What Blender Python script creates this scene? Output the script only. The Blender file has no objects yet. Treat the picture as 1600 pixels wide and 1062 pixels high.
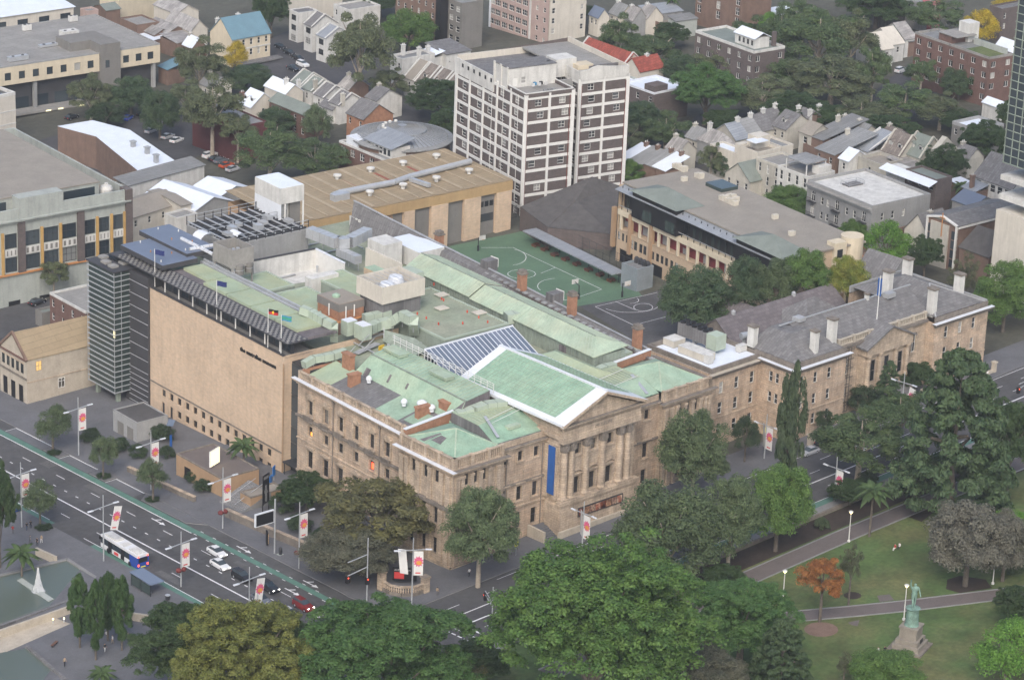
import bpy, math, random
import numpy as np
from mathutils import Matrix, Vector
rnd = random.Random(7)
SC = bpy.context.scene
COL = SC.collection
R_ = math.radians
# camera, sky, sun, exposure
F_PX, PITCH, ROLL, AZ, CAM_H = 4800.0, R_(20.75), R_(2.33), R_(46.6), 240.0
GX, GY = .035, -.05                       # fall of the ground along X (south) and Y (east)
def _w(v):
    s, c = math.sin(AZ), math.cos(AZ)
    return np.array([v[0]*s+v[1]*c, -v[0]*c+v[1]*s, v[2]])
_cp, _sp = math.cos(PITCH), math.sin(PITCH)
_r0, _u0 = np.array([1., 0, 0]), np.array([0, _sp, _cp])
FW = _w((0, _cp, -_sp))
RT = _w(math.cos(ROLL)*_r0+math.sin(ROLL)*_u0)
UP = _w(-math.sin(ROLL)*_r0+math.cos(ROLL)*_u0)
def ray(px, py): return FW*F_PX+RT*(px-800)-UP*(py-531)
_d = ray(700, 925)
CAM = np.array([_d[0]*CAM_H/_d[2], _d[1]*CAM_H/_d[2], CAM_H])
cam_data = bpy.data.cameras.new('camera'); cam = bpy.data.objects.new('camera', cam_data); COL.objects.link(cam)
cam.matrix_world = Matrix(((RT[0], UP[0], -FW[0], CAM[0]), (RT[1], UP[1], -FW[1], CAM[1]), (RT[2], UP[2], -FW[2], CAM[2]), (0, 0, 0, 1)))
cam_data.sensor_width = 36; cam_data.lens = F_PX/1600*36; cam_data.clip_start = 1; cam_data.clip_end = 9000
SC.camera = cam
SUN_EL, SUN_AZ = R_(42), R_(-138)          # direction the light comes from, measured from +X
world = bpy.data.worlds.new('World'); SC.world = world; world.use_nodes = True
_nt = world.node_tree; _bg = _nt.nodes['Background']
_sky = _nt.nodes.new('ShaderNodeTexSky'); _sky.sky_type = 'NISHITA'; _sky.sun_disc = False
_sky.sun_elevation = SUN_EL; _sky.sun_rotation = math.pi/2-SUN_AZ; _sky.dust_density = 4.0; _sky.air_density = 1.0; _sky.ozone_density = 1.0
_nt.links.new(_sky.outputs[0], _bg.inputs[0]); _bg.inputs[1].default_value = .12
_sl = bpy.data.lights.new('sun', 'SUN'); _sl.energy = 1.0; _sl.angle = R_(35); _sl.color = (1, .975, .94)
sun = bpy.data.objects.new('sun', _sl); COL.objects.link(sun)
_sd = Vector((math.cos(SUN_EL)*math.cos(SUN_AZ), math.cos(SUN_EL)*math.sin(SUN_AZ), math.sin(SUN_EL)))
sun.rotation_euler = _sd.to_track_quat('Z', 'Y').to_euler(); sun.location = (-100, -200, 400)
vs = SC.view_settings
vs.view_transform = 'Standard'; vs.look = 'None'; vs.gamma = 1; vs.use_curve_mapping = False; vs.exposure = 1.0
SC.render.engine = 'CYCLES'
SC.cycles.use_denoising = True; SC.cycles.max_bounces = 4; SC.cycles.diffuse_bounces = 2; SC.cycles.use_adaptive_sampling = True; SC.cycles.adaptive_threshold = .03; SC.cycles.glossy_bounces = 2
SC.cycles.transmission_bounces = 3; SC.cycles.volume_bounces = 0; SC.cycles.transparent_max_bounces = 6
# pixels to places
def gz(x, y): return GX*x+GY*y
def at(px, py, z):
    d = ray(px, py); t = (z-CAM[2])/d[2]
    return CAM+d*t
def gd(px, py, h=0.0):
    "the point h metres above the ground seen at this pixel"
    d = ray(px, py); o = CAM
    t = (gz(o[0], o[1])+h-o[2])/(d[2]-GX*d[0]-GY*d[1])
    return o+d*t
def V2(p): return Vector((p[0], p[1]))
# materials
MATS = {}
def mat(name, col, rough=.85, var=.12, scale=.35, streak=0., bump=0., metal=0., spec=.3, objvar=0., col2=None, tex=None, alpha=None):
    """noise-mottled procedural paint: var = lightness spread, streak = rain streaks, objvar = spread from one object to the next"""
    if name in MATS: return MATS[name]
    m = bpy.data.materials.new(name); m.use_nodes = True; MATS[name] = m
    nt = m.node_tree; N = nt.nodes; L = nt.links; b = N['Principled BSDF']
    b.inputs['Roughness'].default_value = rough; b.inputs['Metallic'].default_value = metal
    b.inputs['Specular IOR Level'].default_value = spec
    tc = N.new('ShaderNodeNewGeometry')
    def noise(sc, det=4, vec=None, stretch=None):
        n = N.new('ShaderNodeTexNoise'); n.inputs['Scale'].default_value = sc; n.inputs['Detail'].default_value = det
        n.inputs['Roughness'].default_value = .62
        if stretch:
            mp = N.new('ShaderNodeMapping'); mp.inputs['Scale'].default_value = stretch
            L.new(tc.outputs['Position'], mp.inputs[0]); L.new(mp.outputs[0], n.inputs[0])
        else: L.new(tc.outputs['Position'], n.inputs[0])
        return n.outputs['Fac']
    def rng(x, lo, hi, a=.3, b_=.7):
        r = N.new('ShaderNodeMapRange'); r.inputs[1].default_value = a; r.inputs[2].default_value = b_
        r.inputs[3].default_value = lo; r.inputs[4].default_value = hi; L.new(x, r.inputs[0]); return r.outputs[0]
    def mul(x, y):
        q = N.new('ShaderNodeMath'); q.operation = 'MULTIPLY'; L.new(x, q.inputs[0]); L.new(y, q.inputs[1]); return q.outputs[0]
    n1 = noise(scale); f = rng(n1, 1-var, 1+var)
    n2 = noise(scale*9, 3); f = mul(f, rng(n2, 1-var*.7, 1+var*.7))
    if streak: f = mul(f, rng(noise(1.0, 3, stretch=(.8, .8, .09)), 1-streak*.7, 1+streak*.2, .3, .55))
    if objvar:
        oi = N.new('ShaderNodeObjectInfo'); r = N.new('ShaderNodeMapRange'); r.inputs[3].default_value = 1-objvar; r.inputs[4].default_value = 1+objvar
        L.new(oi.outputs['Random'], r.inputs[0]); f = mul(f, r.outputs[0])
    base = N.new('ShaderNodeRGB'); base.outputs[0].default_value = (*col, 1); src = base.outputs[0]
    if col2 is not None:
        mx = N.new('ShaderNodeMix'); mx.data_type = 'RGBA'; mx.inputs[7].default_value = (*col2, 1); L.new(src, mx.inputs[6])
        L.new(rng(noise(scale*.55, 5), 0, 1, .42, .62), mx.inputs[0]); src = mx.outputs[2]
    if tex: src = tex(nt, src)
    vm = N.new('ShaderNodeVectorMath'); vm.operation = 'SCALE'; L.new(src, vm.inputs[0]); L.new(f, vm.inputs['Scale'])
    L.new(vm.outputs[0], b.inputs['Base Color'])
    if bump:
        bp = N.new('ShaderNodeBump'); bp.inputs['Strength'].default_value = bump; bp.inputs['Distance'].default_value = .05
        L.new(n2, bp.inputs['Height']); L.new(bp.outputs[0], b.inputs['Normal'])
    return m
def bricks(c1, c2, mortar, w=.5, h=.16, ms=.02, flat=False):
    def tex(nt, src):
        N, L = nt.nodes, nt.links
        g = N.new('ShaderNodeNewGeometry'); s = N.new('ShaderNodeSeparateXYZ'); L.new(g.outputs['Position'], s.inputs[0])
        a = N.new('ShaderNodeMath'); a.operation = 'ADD'; L.new(s.outputs[0], a.inputs[0]); L.new(s.outputs[1], a.inputs[1])
        c = N.new('ShaderNodeCombineXYZ'); L.new(s.outputs[0] if flat else a.outputs[0], c.inputs[0]); L.new(s.outputs[1 if flat else 2], c.inputs[1])
        t = N.new('ShaderNodeTexBrick'); t.inputs['Color1'].default_value = (*c1, 1); t.inputs['Color2'].default_value = (*c2, 1); t.inputs['Mortar'].default_value = (*mortar, 1)
        t.inputs['Scale'].default_value = 1; t.inputs['Brick Width'].default_value = w; t.inputs['Row Height'].default_value = h; t.inputs['Mortar Size'].default_value = ms
        L.new(c.outputs[0], t.inputs[0]); return t.outputs[0]
    return tex
def glow(name, col, strength):
    if name in MATS: return MATS[name]
    m = bpy.data.materials.new(name); m.use_nodes = True; MATS[name] = m
    b = m.node_tree.nodes['Principled BSDF']; b.inputs['Base Color'].default_value = (*col, 1)
    b.inputs['Emission Color'].default_value = (*col, 1); b.inputs['Emission Strength'].default_value = strength; m.cycles.emission_sampling = 'NONE'
    return m
def glass_mat(name, c0=(.012, .015, .018), c1=(.05, .055, .06), pale=.12, rough=.08, palecol=(.35, .35, .33)):
    "window glass: dark rooms behind, a share of the windows with pale blinds"
    if name in MATS: return MATS[name]
    m = bpy.data.materials.new(name); m.use_nodes = True; MATS[name] = m
    nt = m.node_tree; N, L = nt.nodes, nt.links; b = N['Principled BSDF']
    oi = N.new('ShaderNodeObjectInfo'); cr = N.new('ShaderNodeValToRGB'); cr.color_ramp.interpolation = 'LINEAR'
    cr.color_ramp.elements[0].color = (*c0, 1); cr.color_ramp.elements[1].position = 1-pale-.01; cr.color_ramp.elements[1].color = (*c1, 1)
    e = cr.color_ramp.elements.new(1-pale); e.color = (*palecol, 1)
    L.new(oi.outputs['Random'], cr.inputs[0]); L.new(cr.outputs[0], b.inputs['Base Color'])
    b.inputs['Roughness'].default_value = rough; b.inputs['Specular IOR Level'].default_value = .5
    return m
def leaf_mat(name, col, col2, objvar=.12):
    if name in MATS: return MATS[name]
    m = bpy.data.materials.new(name); m.use_nodes = True; MATS[name] = m
    nt = m.node_tree; N, L = nt.nodes, nt.links; b = N['Principled BSDF']
    g = N.new('ShaderNodeNewGeometry')
    n = N.new('ShaderNodeTexNoise'); n.inputs['Scale'].default_value = .45; n.inputs['Detail'].default_value = 3; L.new(g.outputs['Position'], n.inputs[0])
    r = N.new('ShaderNodeMapRange'); r.inputs[1].default_value = .35; r.inputs[2].default_value = .65; L.new(n.outputs[0], r.inputs[0])
    mx = N.new('ShaderNodeMix'); mx.data_type = 'RGBA'; mx.inputs[6].default_value = (*col, 1); mx.inputs[7].default_value = (*col2, 1); L.new(r.outputs[0], mx.inputs[0])
    oi = N.new('ShaderNodeObjectInfo'); q = N.new('ShaderNodeMapRange'); q.inputs[3].default_value = 1-objvar; q.inputs[4].default_value = 1+objvar; L.new(oi.outputs['Random'], q.inputs[0])
    q2 = N.new('ShaderNodeMapRange'); q2.inputs[3].default_value = .7; q2.inputs[4].default_value = 1.3; L.new(g.outputs['Random Per Island'], q2.inputs[0])
    mm = N.new('ShaderNodeMath'); mm.operation = 'MULTIPLY'; L.new(q.outputs[0], mm.inputs[0]); L.new(q2.outputs[0], mm.inputs[1])
    vm = N.new('ShaderNodeVectorMath'); vm.operation = 'SCALE'; L.new(mx.outputs[2], vm.inputs[0]); L.new(mm.outputs[0], vm.inputs['Scale'])
    L.new(vm.outputs[0], b.inputs['Base Color']); b.inputs['Roughness'].default_value = .6; b.inputs['Specular IOR Level'].default_value = .25
    tr = N.new('ShaderNodeBsdfTranslucent'); L.new(vm.outputs[0], tr.inputs[0])
    ms = N.new('ShaderNodeMixShader'); ms.inputs[0].default_value = .3; out = N['Material Output']
    L.new(b.outputs[0], ms.inputs[1]); L.new(tr.outputs[0], ms.inputs[2]); L.new(ms.outputs[0], out.inputs[0])
    return m
# mesh builder
class MB:
    def __init__(s): s.v = []; s.f = []; s.m = []
    def face(s, pts, m=0):
        n = len(s.v); s.v.extend([tuple(map(float, p)) for p in pts]); s.f.append(tuple(range(n, n+len(pts)))); s.m.append(m); return s
    def box(s, x0, x1, y0, y1, z0, z1, m=0, bottom=True):
        if x1 < x0: x0, x1 = x1, x0
        if y1 < y0: y0, y1 = y1, y0
        n = len(s.v)
        s.v += [(x0, y0, z0), (x1, y0, z0), (x1, y1, z0), (x0, y1, z0), (x0, y0, z1), (x1, y0, z1), (x1, y1, z1), (x0, y1, z1)]
        fs = [(0, 1, 5, 4), (1, 2, 6, 5), (2, 3, 7, 6), (3, 0, 4, 7), (4, 5, 6, 7)]+([(3, 2, 1, 0)] if bottom else [])
        for q in fs: s.f.append(tuple(n+i for i in q)); s.m.append(m)
        return s
    def prism(s, poly, z0, z1, m=0, mtop=None):
        "poly: list of (x,y); z0, z1 numbers or functions of (x,y)"
        a = sum(poly[i][0]*poly[(i+1) % len(poly)][1]-poly[(i+1) % len(poly)][0]*poly[i][1] for i in range(len(poly)))
        if a < 0: poly = poly[::-1]
        g0 = z0 if callable(z0) else (lambda x, y: z0); g1 = z1 if callable(z1) else (lambda x, y: z1)
        n = len(s.v); k = len(poly)
        s.v += [(p[0], p[1], g0(p[0], p[1])) for p in poly]+[(p[0], p[1], g1(p[0], p[1])) for p in poly]
        for i in range(k):
            j = (i+1) % k; s.f.append((n+i, n+j, n+k+j, n+k+i)); s.m.append(m)
        s.f.append(tuple(n+k+i for i in range(k))); s.m.append(m if mtop is None else mtop)
        s.f.append(tuple(n+k-1-i for i in range(k))); s.m.append(m)
        return s
    def tube(s, p, q, r, r2=None, n=8, m=0, cap=True):
        p = Vector(p); q = Vector(q); r2 = r if r2 is None else r2
        d = (q-p); d = d.normalized() if d.length else Vector((0, 0, 1))
        a = d.orthogonal().normalized(); b = d.cross(a); k = len(s.v)
        for (c, rr) in ((p, r), (q, r2)):
            for i in range(n):
                t = 2*math.pi*i/n; s.v.append(tuple(c+a*(rr*math.cos(t))+b*(rr*math.sin(t))))
        for i in range(n):
            j = (i+1) % n; s.f.append((k+i, k+j, k+n+j, k+n+i)); s.m.append(m)
        if cap:
            s.f.append(tuple(k+n+i for i in range(n))); s.m.append(m); s.f.append(tuple(k+n-1-i for i in range(n))); s.m.append(m)
        return s
    def path(s, pts, r, n=6, m=0):
        for a, b in zip(pts, pts[1:]): s.tube(a, b, r, n=n, m=m)
        return s
    def lathe(s, prof, c=(0, 0, 0), n=12, m=0):
        k = len(s.v)
        for (r, z) in prof:
            for i in range(n):
                t = 2*math.pi*i/n; s.v.append((c[0]+r*math.cos(t), c[1]+r*math.sin(t), c[2]+z))
        for a in range(len(prof)-1):
            for i in range(n):
                j = (i+1) % n; s.f.append((k+a*n+i, k+a*n+j, k+(a+1)*n+j, k+(a+1)*n+i)); s.m.append(m)
        if prof[-1][0] > 1e-4: s.f.append(tuple(k+(len(prof)-1)*n+i for i in range(n))); s.m.append(m)
        return s
    def bar(s, p, q, w, h, m=0):
        "rectangular bar from p to q, w wide (horizontally), h high (centred)"
        p = Vector(p); q = Vector(q); d = (q-p).normalized()
        a = d.cross(Vector((0, 0, 1)))
        a = a.normalized() if a.length > 1e-4 else Vector((1, 0, 0))
        b = a.cross(d).normalized(); k = len(s.v)
        for c in (p, q):
            for (i, j) in ((-1, -1), (1, -1), (1, 1), (-1, 1)): s.v.append(tuple(c+a*(i*w/2)+b*(j*h/2)))
        for i in range(4):
            j = (i+1) % 4; s.f.append((k+i, k+j, k+4+j, k+4+i)); s.m.append(m)
        s.f.append((k+3, k+2, k+1, k)); s.m.append(m); s.f.append((k+4, k+5, k+6, k+7)); s.m.append(m)
        return s
    def data(s, name, mats):
        me = bpy.data.meshes.new(name); me.from_pydata(s.v, [], s.f)
        for q in (mats if isinstance(mats, (list, tuple)) else [mats]): me.materials.append(MATS[q] if isinstance(q, str) else q)
        if len(me.materials) > 1: me.polygons.foreach_set('material_index', s.m)
        return me
    def bd(s, name, mats, parent=None, kind=None, smooth=False, loc=None, rz=0):
        me = s.data(name, mats)
        if smooth: me.polygons.foreach_set('use_smooth', [True]*len(me.polygons))
        return link(name, me, parent, kind, loc, rz)
def link(name, me, parent=None, kind=None, loc=None, rz=0, scale=None):
    o = bpy.data.objects.new(name, me); COL.objects.link(o)
    if parent is not None: o.parent = parent
    if kind: o['kind'] = kind
    if loc is not None: o.location = loc
    if rz: o.rotation_euler = (0, 0, rz)
    if scale is not None: o.scale = scale if isinstance(scale, (tuple, list)) else (scale,)*3
    return o
def tag(o, label, cat, group=None):
    o['label'] = label; o['category'] = cat
    if group: o['group'] = group
    return o
def thing(name, label, cat, loc=(0, 0, 0), rz=0, group=None):
    o = bpy.data.objects.new(name, None); COL.objects.link(o); o.location = loc; o.rotation_euler = (0, 0, rz)
    o.empty_display_size = .5
    return tag(o, label, cat, group)
def copy_tree(o, parent=None):
    c = o.copy(); COL.objects.link(c); c.parent = parent
    for ch in list(o.children): copy_tree(ch, c)
    return c
# walls with real openings, windows
def wall(mb, p, ang, width, z0, z1, holes, depth=.25, m=0, mrev=None):
    """upright wall from p=(x,y) running along angle ang; outward is to the right of the run; holes: (u0,u1,za,zb)"""
    mrev = m if mrev is None else mrev
    dx, dy = math.cos(ang), math.sin(ang); nx, ny = -dy, dx
    def P(u, z, d=0): return (p[0]+dx*u+nx*d, p[1]+dy*u+ny*d, z)
    us = sorted({0., width}|{min(max(h[i], 0), width) for h in holes for i in (0, 1)}); zs = sorted({z0, z1}|{min(max(h[i], z0), z1) for h in holes for i in (2, 3)})
    for a, b in zip(us, us[1:]):
        if b-a < 1e-5: continue
        run = None
        for c, d in zip(zs, zs[1:]):
            if d-c < 1e-5: continue
            um, zm = (a+b)/2, (c+d)/2
            if any(h[0] < um < h[1] and h[2] < zm < h[3] for h in holes):
                if run: mb.face([P(a, run[0]), P(b, run[0]), P(b, run[1]), P(a, run[1])], m); run = None
            else: run = (run[0], d) if run else (c, d)
        if run: mb.face([P(a, run[0]), P(b, run[0]), P(b, run[1]), P(a, run[1])], m)
    for (a, b, c, d) in holes:
        mb.face([P(a, c), P(b, c), P(b, c, depth), P(a, c, depth)], mrev); mb.face([P(a, d, depth), P(b, d, depth), P(b, d), P(a, d)], mrev)
        mb.face([P(a, c), P(a, c, depth), P(a, d, depth), P(a, d)], mrev); mb.face([P(b, c, depth), P(b, c), P(b, d), P(b, d, depth)], mrev)
WINC = {}
def win_mesh(w, h, style):
    "pane and frame meshes (x along the wall, y inward, z up from the sill), cached by size"
    k = (round(w, 2), round(h, 2), style)
    if k in WINC: return WINC[k]
    fr = MB(); t = .09 if w > .8 else .07
    y0, y1 = -.03, .07
    if style != 'bare':
        fr.box(0, t, y0, y1, 0, h).box(w-t, w, y0, y1, 0, h).box(t, w-t, y0, y1, 0, t).box(t, w-t, y0, y1, h-t, h)
        if style in ('sash', 'cross'): fr.box(t, w-t, y0, y1, h*.5-.04, h*.5+.04)
        if style in ('cross', 'pair', 'casement'): fr.box(w/2-.04, w/2+.04, y0, y1, t, h-t)
        if style == 'grid':
            for i in (1, 2): fr.box(w*i/3-.03, w*i/3+.03, y0, y1, t, h-t)
            fr.box(t, w-t, y0, y1, h*.5-.03, h*.5+.03)
        if style == 'casement': fr.box(t, w-t, y0, y1, h*.68-.04, h*.68+.04)
    pa = MB().face([(0, .04, 0), (w, .04, 0), (w, .04, h), (0, .04, h)])
    WINC[k] = (pa, fr); return WINC[k]
WMESH = {}
def window(parent, p, z, ang, w, h, style='sash', glass='glass', frame='white_paint', depth=.2, sill=None, name='window'):
    k = (round(w, 2), round(h, 2), style, glass, frame)
    if k not in WMESH:
        pa, fr = win_mesh(w, h, style)
        WMESH[k] = (pa.data('pane', MATS[glass]), fr.data('frame', MATS[frame]) if fr.f else None)
    a, b = WMESH[k]
    nx, ny = -math.sin(ang), math.cos(ang)
    o = link(name, a, parent, None, (p[0]+nx*depth, p[1]+ny*depth, z), ang)
    if b: link('frame', b, o)
    if sill:
        ks = ('sill', round(w, 2), sill)
        if ks not in WMESH: WMESH[ks] = MB().box(-.12, w+.12, -.14-depth, .05, -.16, 0).data('sill', MATS[sill])
        link('sill', WMESH[ks], o)
    return o
def lvpos(d): return d[1] > 0
class Bld:
    """a building: an Empty at its near corner; local x runs away to the right (u), local y away to the left (v); z is height above the corner ground"""
    def __init__(s, name, label, cat, A, B, C, h, theta=None, zbase=None, group=None, hA=None):
        """A, B, C: pixels of three eave corners, A-B along u and A-C along v (either sign); h: eave height above ground at A"""
        a = gd(*A, h); z = a[2]; b = at(*B, z); c = at(*C, z)
        if theta == 'v': d = c-a if lvpos(c-a) else a-c; theta = math.atan2(-d[0], d[1])
        elif theta is None: theta = math.atan2(*( (b-a)[1::-1] if b[0]-a[0] > 0 else (a-b)[1::-1]))
        else: theta = R_(theta)
        u = np.array([math.cos(theta), math.sin(theta)]); v = np.array([-u[1], u[0]])
        lu = float((b-a)[:2]@u); lv = float((c-a)[:2]@v)
        o = a[:2]+u*min(lu, 0)+v*min(lv, 0)
        s._set(name, label, cat, o, theta, abs(lu), abs(lv), z, group)
    def _set(s, name, label, cat, o, theta, W, D, z, group, zb=None):
        s.u = np.array([math.cos(theta), math.sin(theta)]); s.v = np.array([-s.u[1], s.u[0]])
        s.o = o; s.W = W; s.D = D; s.th = theta
        s.zb = min(gz(*(o+s.u*i*W+s.v*j*D)) for i in (0, 1) for j in (0, 1))
        if zb is not None: s.zb = zb
        s.h = z-s.zb
        s.e = thing(name, label, cat, (o[0], o[1], s.zb), theta, group)
    def loc(s, px, py, z):
        "pixel at local height z -> local coordinates"
        p = at(px, py, s.zb+z); d = p[:2]-s.o
        return (float(d@s.u), float(d@s.v), z)
    def walls(s, m, h=None, holesR=(), holesL=(), depth=.22, name='wall', x0=0, x1=None, y0=0, y1=None, z0=0, mrev=None):
        x1 = s.W if x1 is None else x1; y1 = s.D if y1 is None else y1; h = s.h if h is None else h
        mb = MB()
        wall(mb, (x0, y0), 0, x1-x0, z0, h, holesR, depth, 0, 1 if mrev else 0); wall(mb, (x0, y1), -math.pi/2, y1-y0, z0, h, [(y1-y0-b, y1-y0-a, c, d) for (a, b, c, d) in holesL], depth, 0, 1 if mrev else 0)
        mb.face([(x1, y0, z0), (x1, y1, z0), (x1, y1, h), (x1, y0, h)]); mb.face([(x1, y1, z0), (x0, y1, z0), (x0, y1, h), (x1, y1, h)])
        return mb.bd(name, [MATS[m]]+([MATS[mrev]] if mrev else []), s.e)
    def flat(s, m, z=None, name='roof', par=0., pt=.3, pm=None, x0=0, x1=None, y0=0, y1=None, over=0.):
        "flat roof with a parapet par high"
        x1 = s.W if x1 is None else x1; y1 = s.D if y1 is None else y1; z = s.h if z is None else z
        o = MB().box(x0+.01-over, x1-.01+over, y0+.01-over, y1-.01+over, z-.3, z+.02).bd(name, MATS[m], s.e)
        if par:
            q = MB(); q.box(x0-.02, x1+.02, y0-.02, y0+pt, z-.05, z+par).box(x0-.02, x1+.02, y1-pt, y1+.02, z-.05, z+par)
            q.box(x0-.02, x0+pt, y0+pt, y1-pt, z-.05, z+par).box(x1-pt, x1+.02, y0+pt, y1-pt, z-.05, z+par)
            q.bd('parapet', MATS[pm or m], s.e)
        return o
    def gable(s, m, axis='u', rise=2.5, over=.35, z=None, x0=0, x1=None, y0=0, y1=None, wm=None, name='roof', t=.18, pos=.5, hip=0.):
        """gabled roof, ridge along u or v; hip > 0 pulls the ridge ends in"""
        x1 = s.W if x1 is None else x1; y1 = s.D if y1 is None else y1; z = s.h if z is None else z
        mb = MB()
        def put(a, b, c):
            return (a, b, c) if axis == 'u' else (b, a, c)
        a0, a1, b0, b1 = (x0, x1, y0, y1) if axis == 'u' else (y0, y1, x0, x1)
        r = b0+(b1-b0)*pos; k0 = rise/max(r-b0, .1); k1 = rise/max(b1-r, .1); h0 = hip
        for (zz, w) in ((0, 1), (t, 1)):
            E0, E1 = [put(a, b0-over, z-over*k0+zz) for a in (a0-over, a1+over)]; F0, F1 = [put(a, b1+over, z-over*k1+zz) for a in (a0-over, a1+over)]
            G0, G1 = put(a0-over+h0, r, z+rise+zz), put(a1+over-h0, r, z+rise+zz)
            mb.face([E0, E1, G1, G0]); mb.face([F1, F0, G0, G1])
            if hip: mb.face([F0, E0, G0]); mb.face([E1, F1, G1])
        mb.face([put(a0-over, b0-over, z-over*k0), put(a1+over, b0-over, z-over*k0), put(a1+over, b0-over, z-over*k0+t), put(a0-over, b0-over, z-over*k0+t)])
        mb.face([put(a0-over, b1+over, z-over*k1), put(a1+over, b1+over, z-over*k1), put(a1+over, b1+over, z-over*k1+t), put(a0-over, b1+over, z-over*k1+t)])
        if not hip:
            for a in (a0-over, a1+over):
                mb.face([put(a, b0-over, z-over*k0), put(a, r, z+rise), put(a, r, z+rise+t), put(a, b0-over, z-over*k0+t)]); mb.face([put(a, b1+over, z-over*k1), put(a, r, z+rise), put(a, r, z+rise+t), put(a, b1+over, z-over*k1+t)])
        o = mb.bd(name, MATS[m], s.e)
        if wm and not hip:
            for a in (a0+.02, a1-.02):
                MB().face([put(a, b0, z-.01), put(a, b1, z-.01), put(a, r, z+rise-.02)]).bd('gable_wall', MATS[wm], s.e)
        return o
    def skillion(s, m, z00, z10, z01, z11, over=.3, t=.16, name='roof', x0=0, x1=None, y0=0, y1=None):
        x1 = s.W if x1 is None else x1; y1 = s.D if y1 is None else y1
        c = [(x0-over, y0-over, z00), (x1+over, y0-over, z10), (x1+over, y1+over, z11), (x0-over, y1+over, z01)]
        mb = MB(); d = [(p[0], p[1], p[2]+t) for p in c]; mb.face(d); mb.face(c[::-1])
        for i in range(4): j = (i+1) % 4; mb.face([c[i], c[j], d[j], d[i]])
        return mb.bd(name, MATS[m], s.e)
    def box(s, name, m, x0, x1, y0, y1, z0, z1, parent=None):
        return MB().box(x0, x1, y0, y1, z0, z1).bd(name, MATS[m], parent or s.e)
    def chimney(s, x, y, z0, z1, m='brick_red', w=.9, d=.6, pot='render_white', cap=None):
        mb = MB().box(x-w/2, x+w/2, y-d/2, y+d/2, z0, z1-.25).box(x-w/2-.12, x+w/2+.12, y-d/2-.12, y+d/2+.12, z1-.25, z1)
        c = mb.bd('chimney', MATS[m], s.e)
        q = MB()
        for i in ((-.25, 0), (.25, 0)): q.tube((x+i[0]*w, y, z1), (x+i[0]*w, y, z1+.45), .14, .11, 6)
        q.bd('chimney_pot', MATS[pot], c); return c
    def rows(s, face, us, zs, w, h, style='sash', glass='glass', frame='white_paint', sill=None, depth=.22, skip=(), base=0.):
        "window openings and windows on face R (v=0) or L (u=0); us: left edges along the face, zs: sill heights"
        holes = []
        for j, z in enumerate(zs):
            for i, u in enumerate(us):
                if (i, j) in skip: continue
                holes.append((u, u+w, z, z+h))
                if face == 'R': window(s.e, (u, base), z, 0, w, h, style, glass, frame, depth, sill)
                else: window(s.e, (base, u+w), z, -math.pi/2, w, h, style, glass, frame, depth, sill)
        return holes
    def even(s, face, n, w, margin=1.2, L=None):
        L = (s.W if face == 'R' else s.D) if L is None else L
        if n == 1: return [L/2-w/2]
        st = (L-2*margin-w)/(n-1)
        return [margin+i*st for i in range(n)]
class Bw(Bld):
    "the same from world numbers: near corner (x, y), angle in degrees, W along u, D along v, eave height h above the lowest ground"
    def __init__(s, name, label, cat, x, y, th, W, D, h, group=None, z=None, zb=None):
        theta = R_(th); u = np.array([math.cos(theta), math.sin(theta)]); v = np.array([-u[1], u[0]]); o = np.array([x, y], float)
        zb_ = min(gz(*(o+u*i*W+v*j*D)) for i in (0, 1) for j in (0, 1))
        s._set(name, label, cat, o, theta, W, D, z if z is not None else zb_+h, group, zb)
# the palette
mat('asphalt', (.078, .078, .081), .9, .2, .1, bump=.1, col2=(.066, .066, .069))
mat('asphalt_dark', (.06, .06, .064), .9, .2, .1)
mat('paving', (.115, .118, .128), .85, .14, .25)
mat('paving_light', (.2, .2, .2), .85, .14, .3)
mat('kerb_stone', (.2, .2, .2), .85, .12, .4)
mat('line_white', (.62, .63, .64), .8, .12, 1.2)
mat('bike_green', (.085, .175, .142), .8, .14, .5)
mat('grass', (.07, .112, .036), .95, .3, .12, col2=(.115, .122, .05), bump=.3)
mat('grass_worn', (.1, .1, .05), .95, .2, .3)
mat('soil', (.04, .03, .024), .95, .25, .4)
mat('path_asphalt', (.125, .108, .103), .9, .1, .3)
mat('earth', (.075, .075, .06), .95, .25, .06)
mat('render_white', (.5, .5, .48), .8, .12, .4, .22)
mat('white_paint', (.62, .62, .6), .6, .06, 1)
mat('white_metal', (.6, .63, .67), .45, .07, .4, spec=.4)
mat('grey_metal', (.3, .31, .32), .5, .12, .6, spec=.5)
mat('galv', (.42, .44, .46), .38, .1, .8, spec=.5, metal=.35)
mat('dark_metal', (.035, .037, .042), .5, .12, .6)
mat('charcoal', (.05, .05, .055), .6, .12, .4)
mat('black', (.012, .012, .014), .6, .1, 1)
mat('sandstone', (.36, .29, .225), .9, .26, .35, .3, bump=.15, tex=bricks((.42, .335, .25), (.335, .275, .215), (.25, .21, .17), 1.5, .5, .03))
mat('sandstone_pink', (.37, .28, .21), .9, .26, .35, .3, tex=bricks((.44, .33, .24), (.355, .285, .22), (.26, .215, .17), 1.5, .5, .03))
mat('sandstone_dark', (.17, .15, .13), .9, .25, .8, .2)
mat('sandstone_pale', (.38, .34, .28), .9, .14, .5, .12)
mat('brick_tan', (.5, .355, .24), .9, .1, .12, .12, col2=(.47, .36, .26), tex=bricks((.53, .395, .275), (.445, .345, .255), (.46, .375, .29), .9, .3, .03))
mat('brick_tan2', (.33, .225, .14), .9, .08, .2, .08)
mat('brick_red', (.15, .068, .05), .9, .14, .5, .12, tex=bricks((.145, .078, .064), (.115, .064, .054), (.15, .11, .095)))
mat('brick_orange', (.3, .16, .1), .9, .2, 1.2, .1)
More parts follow.
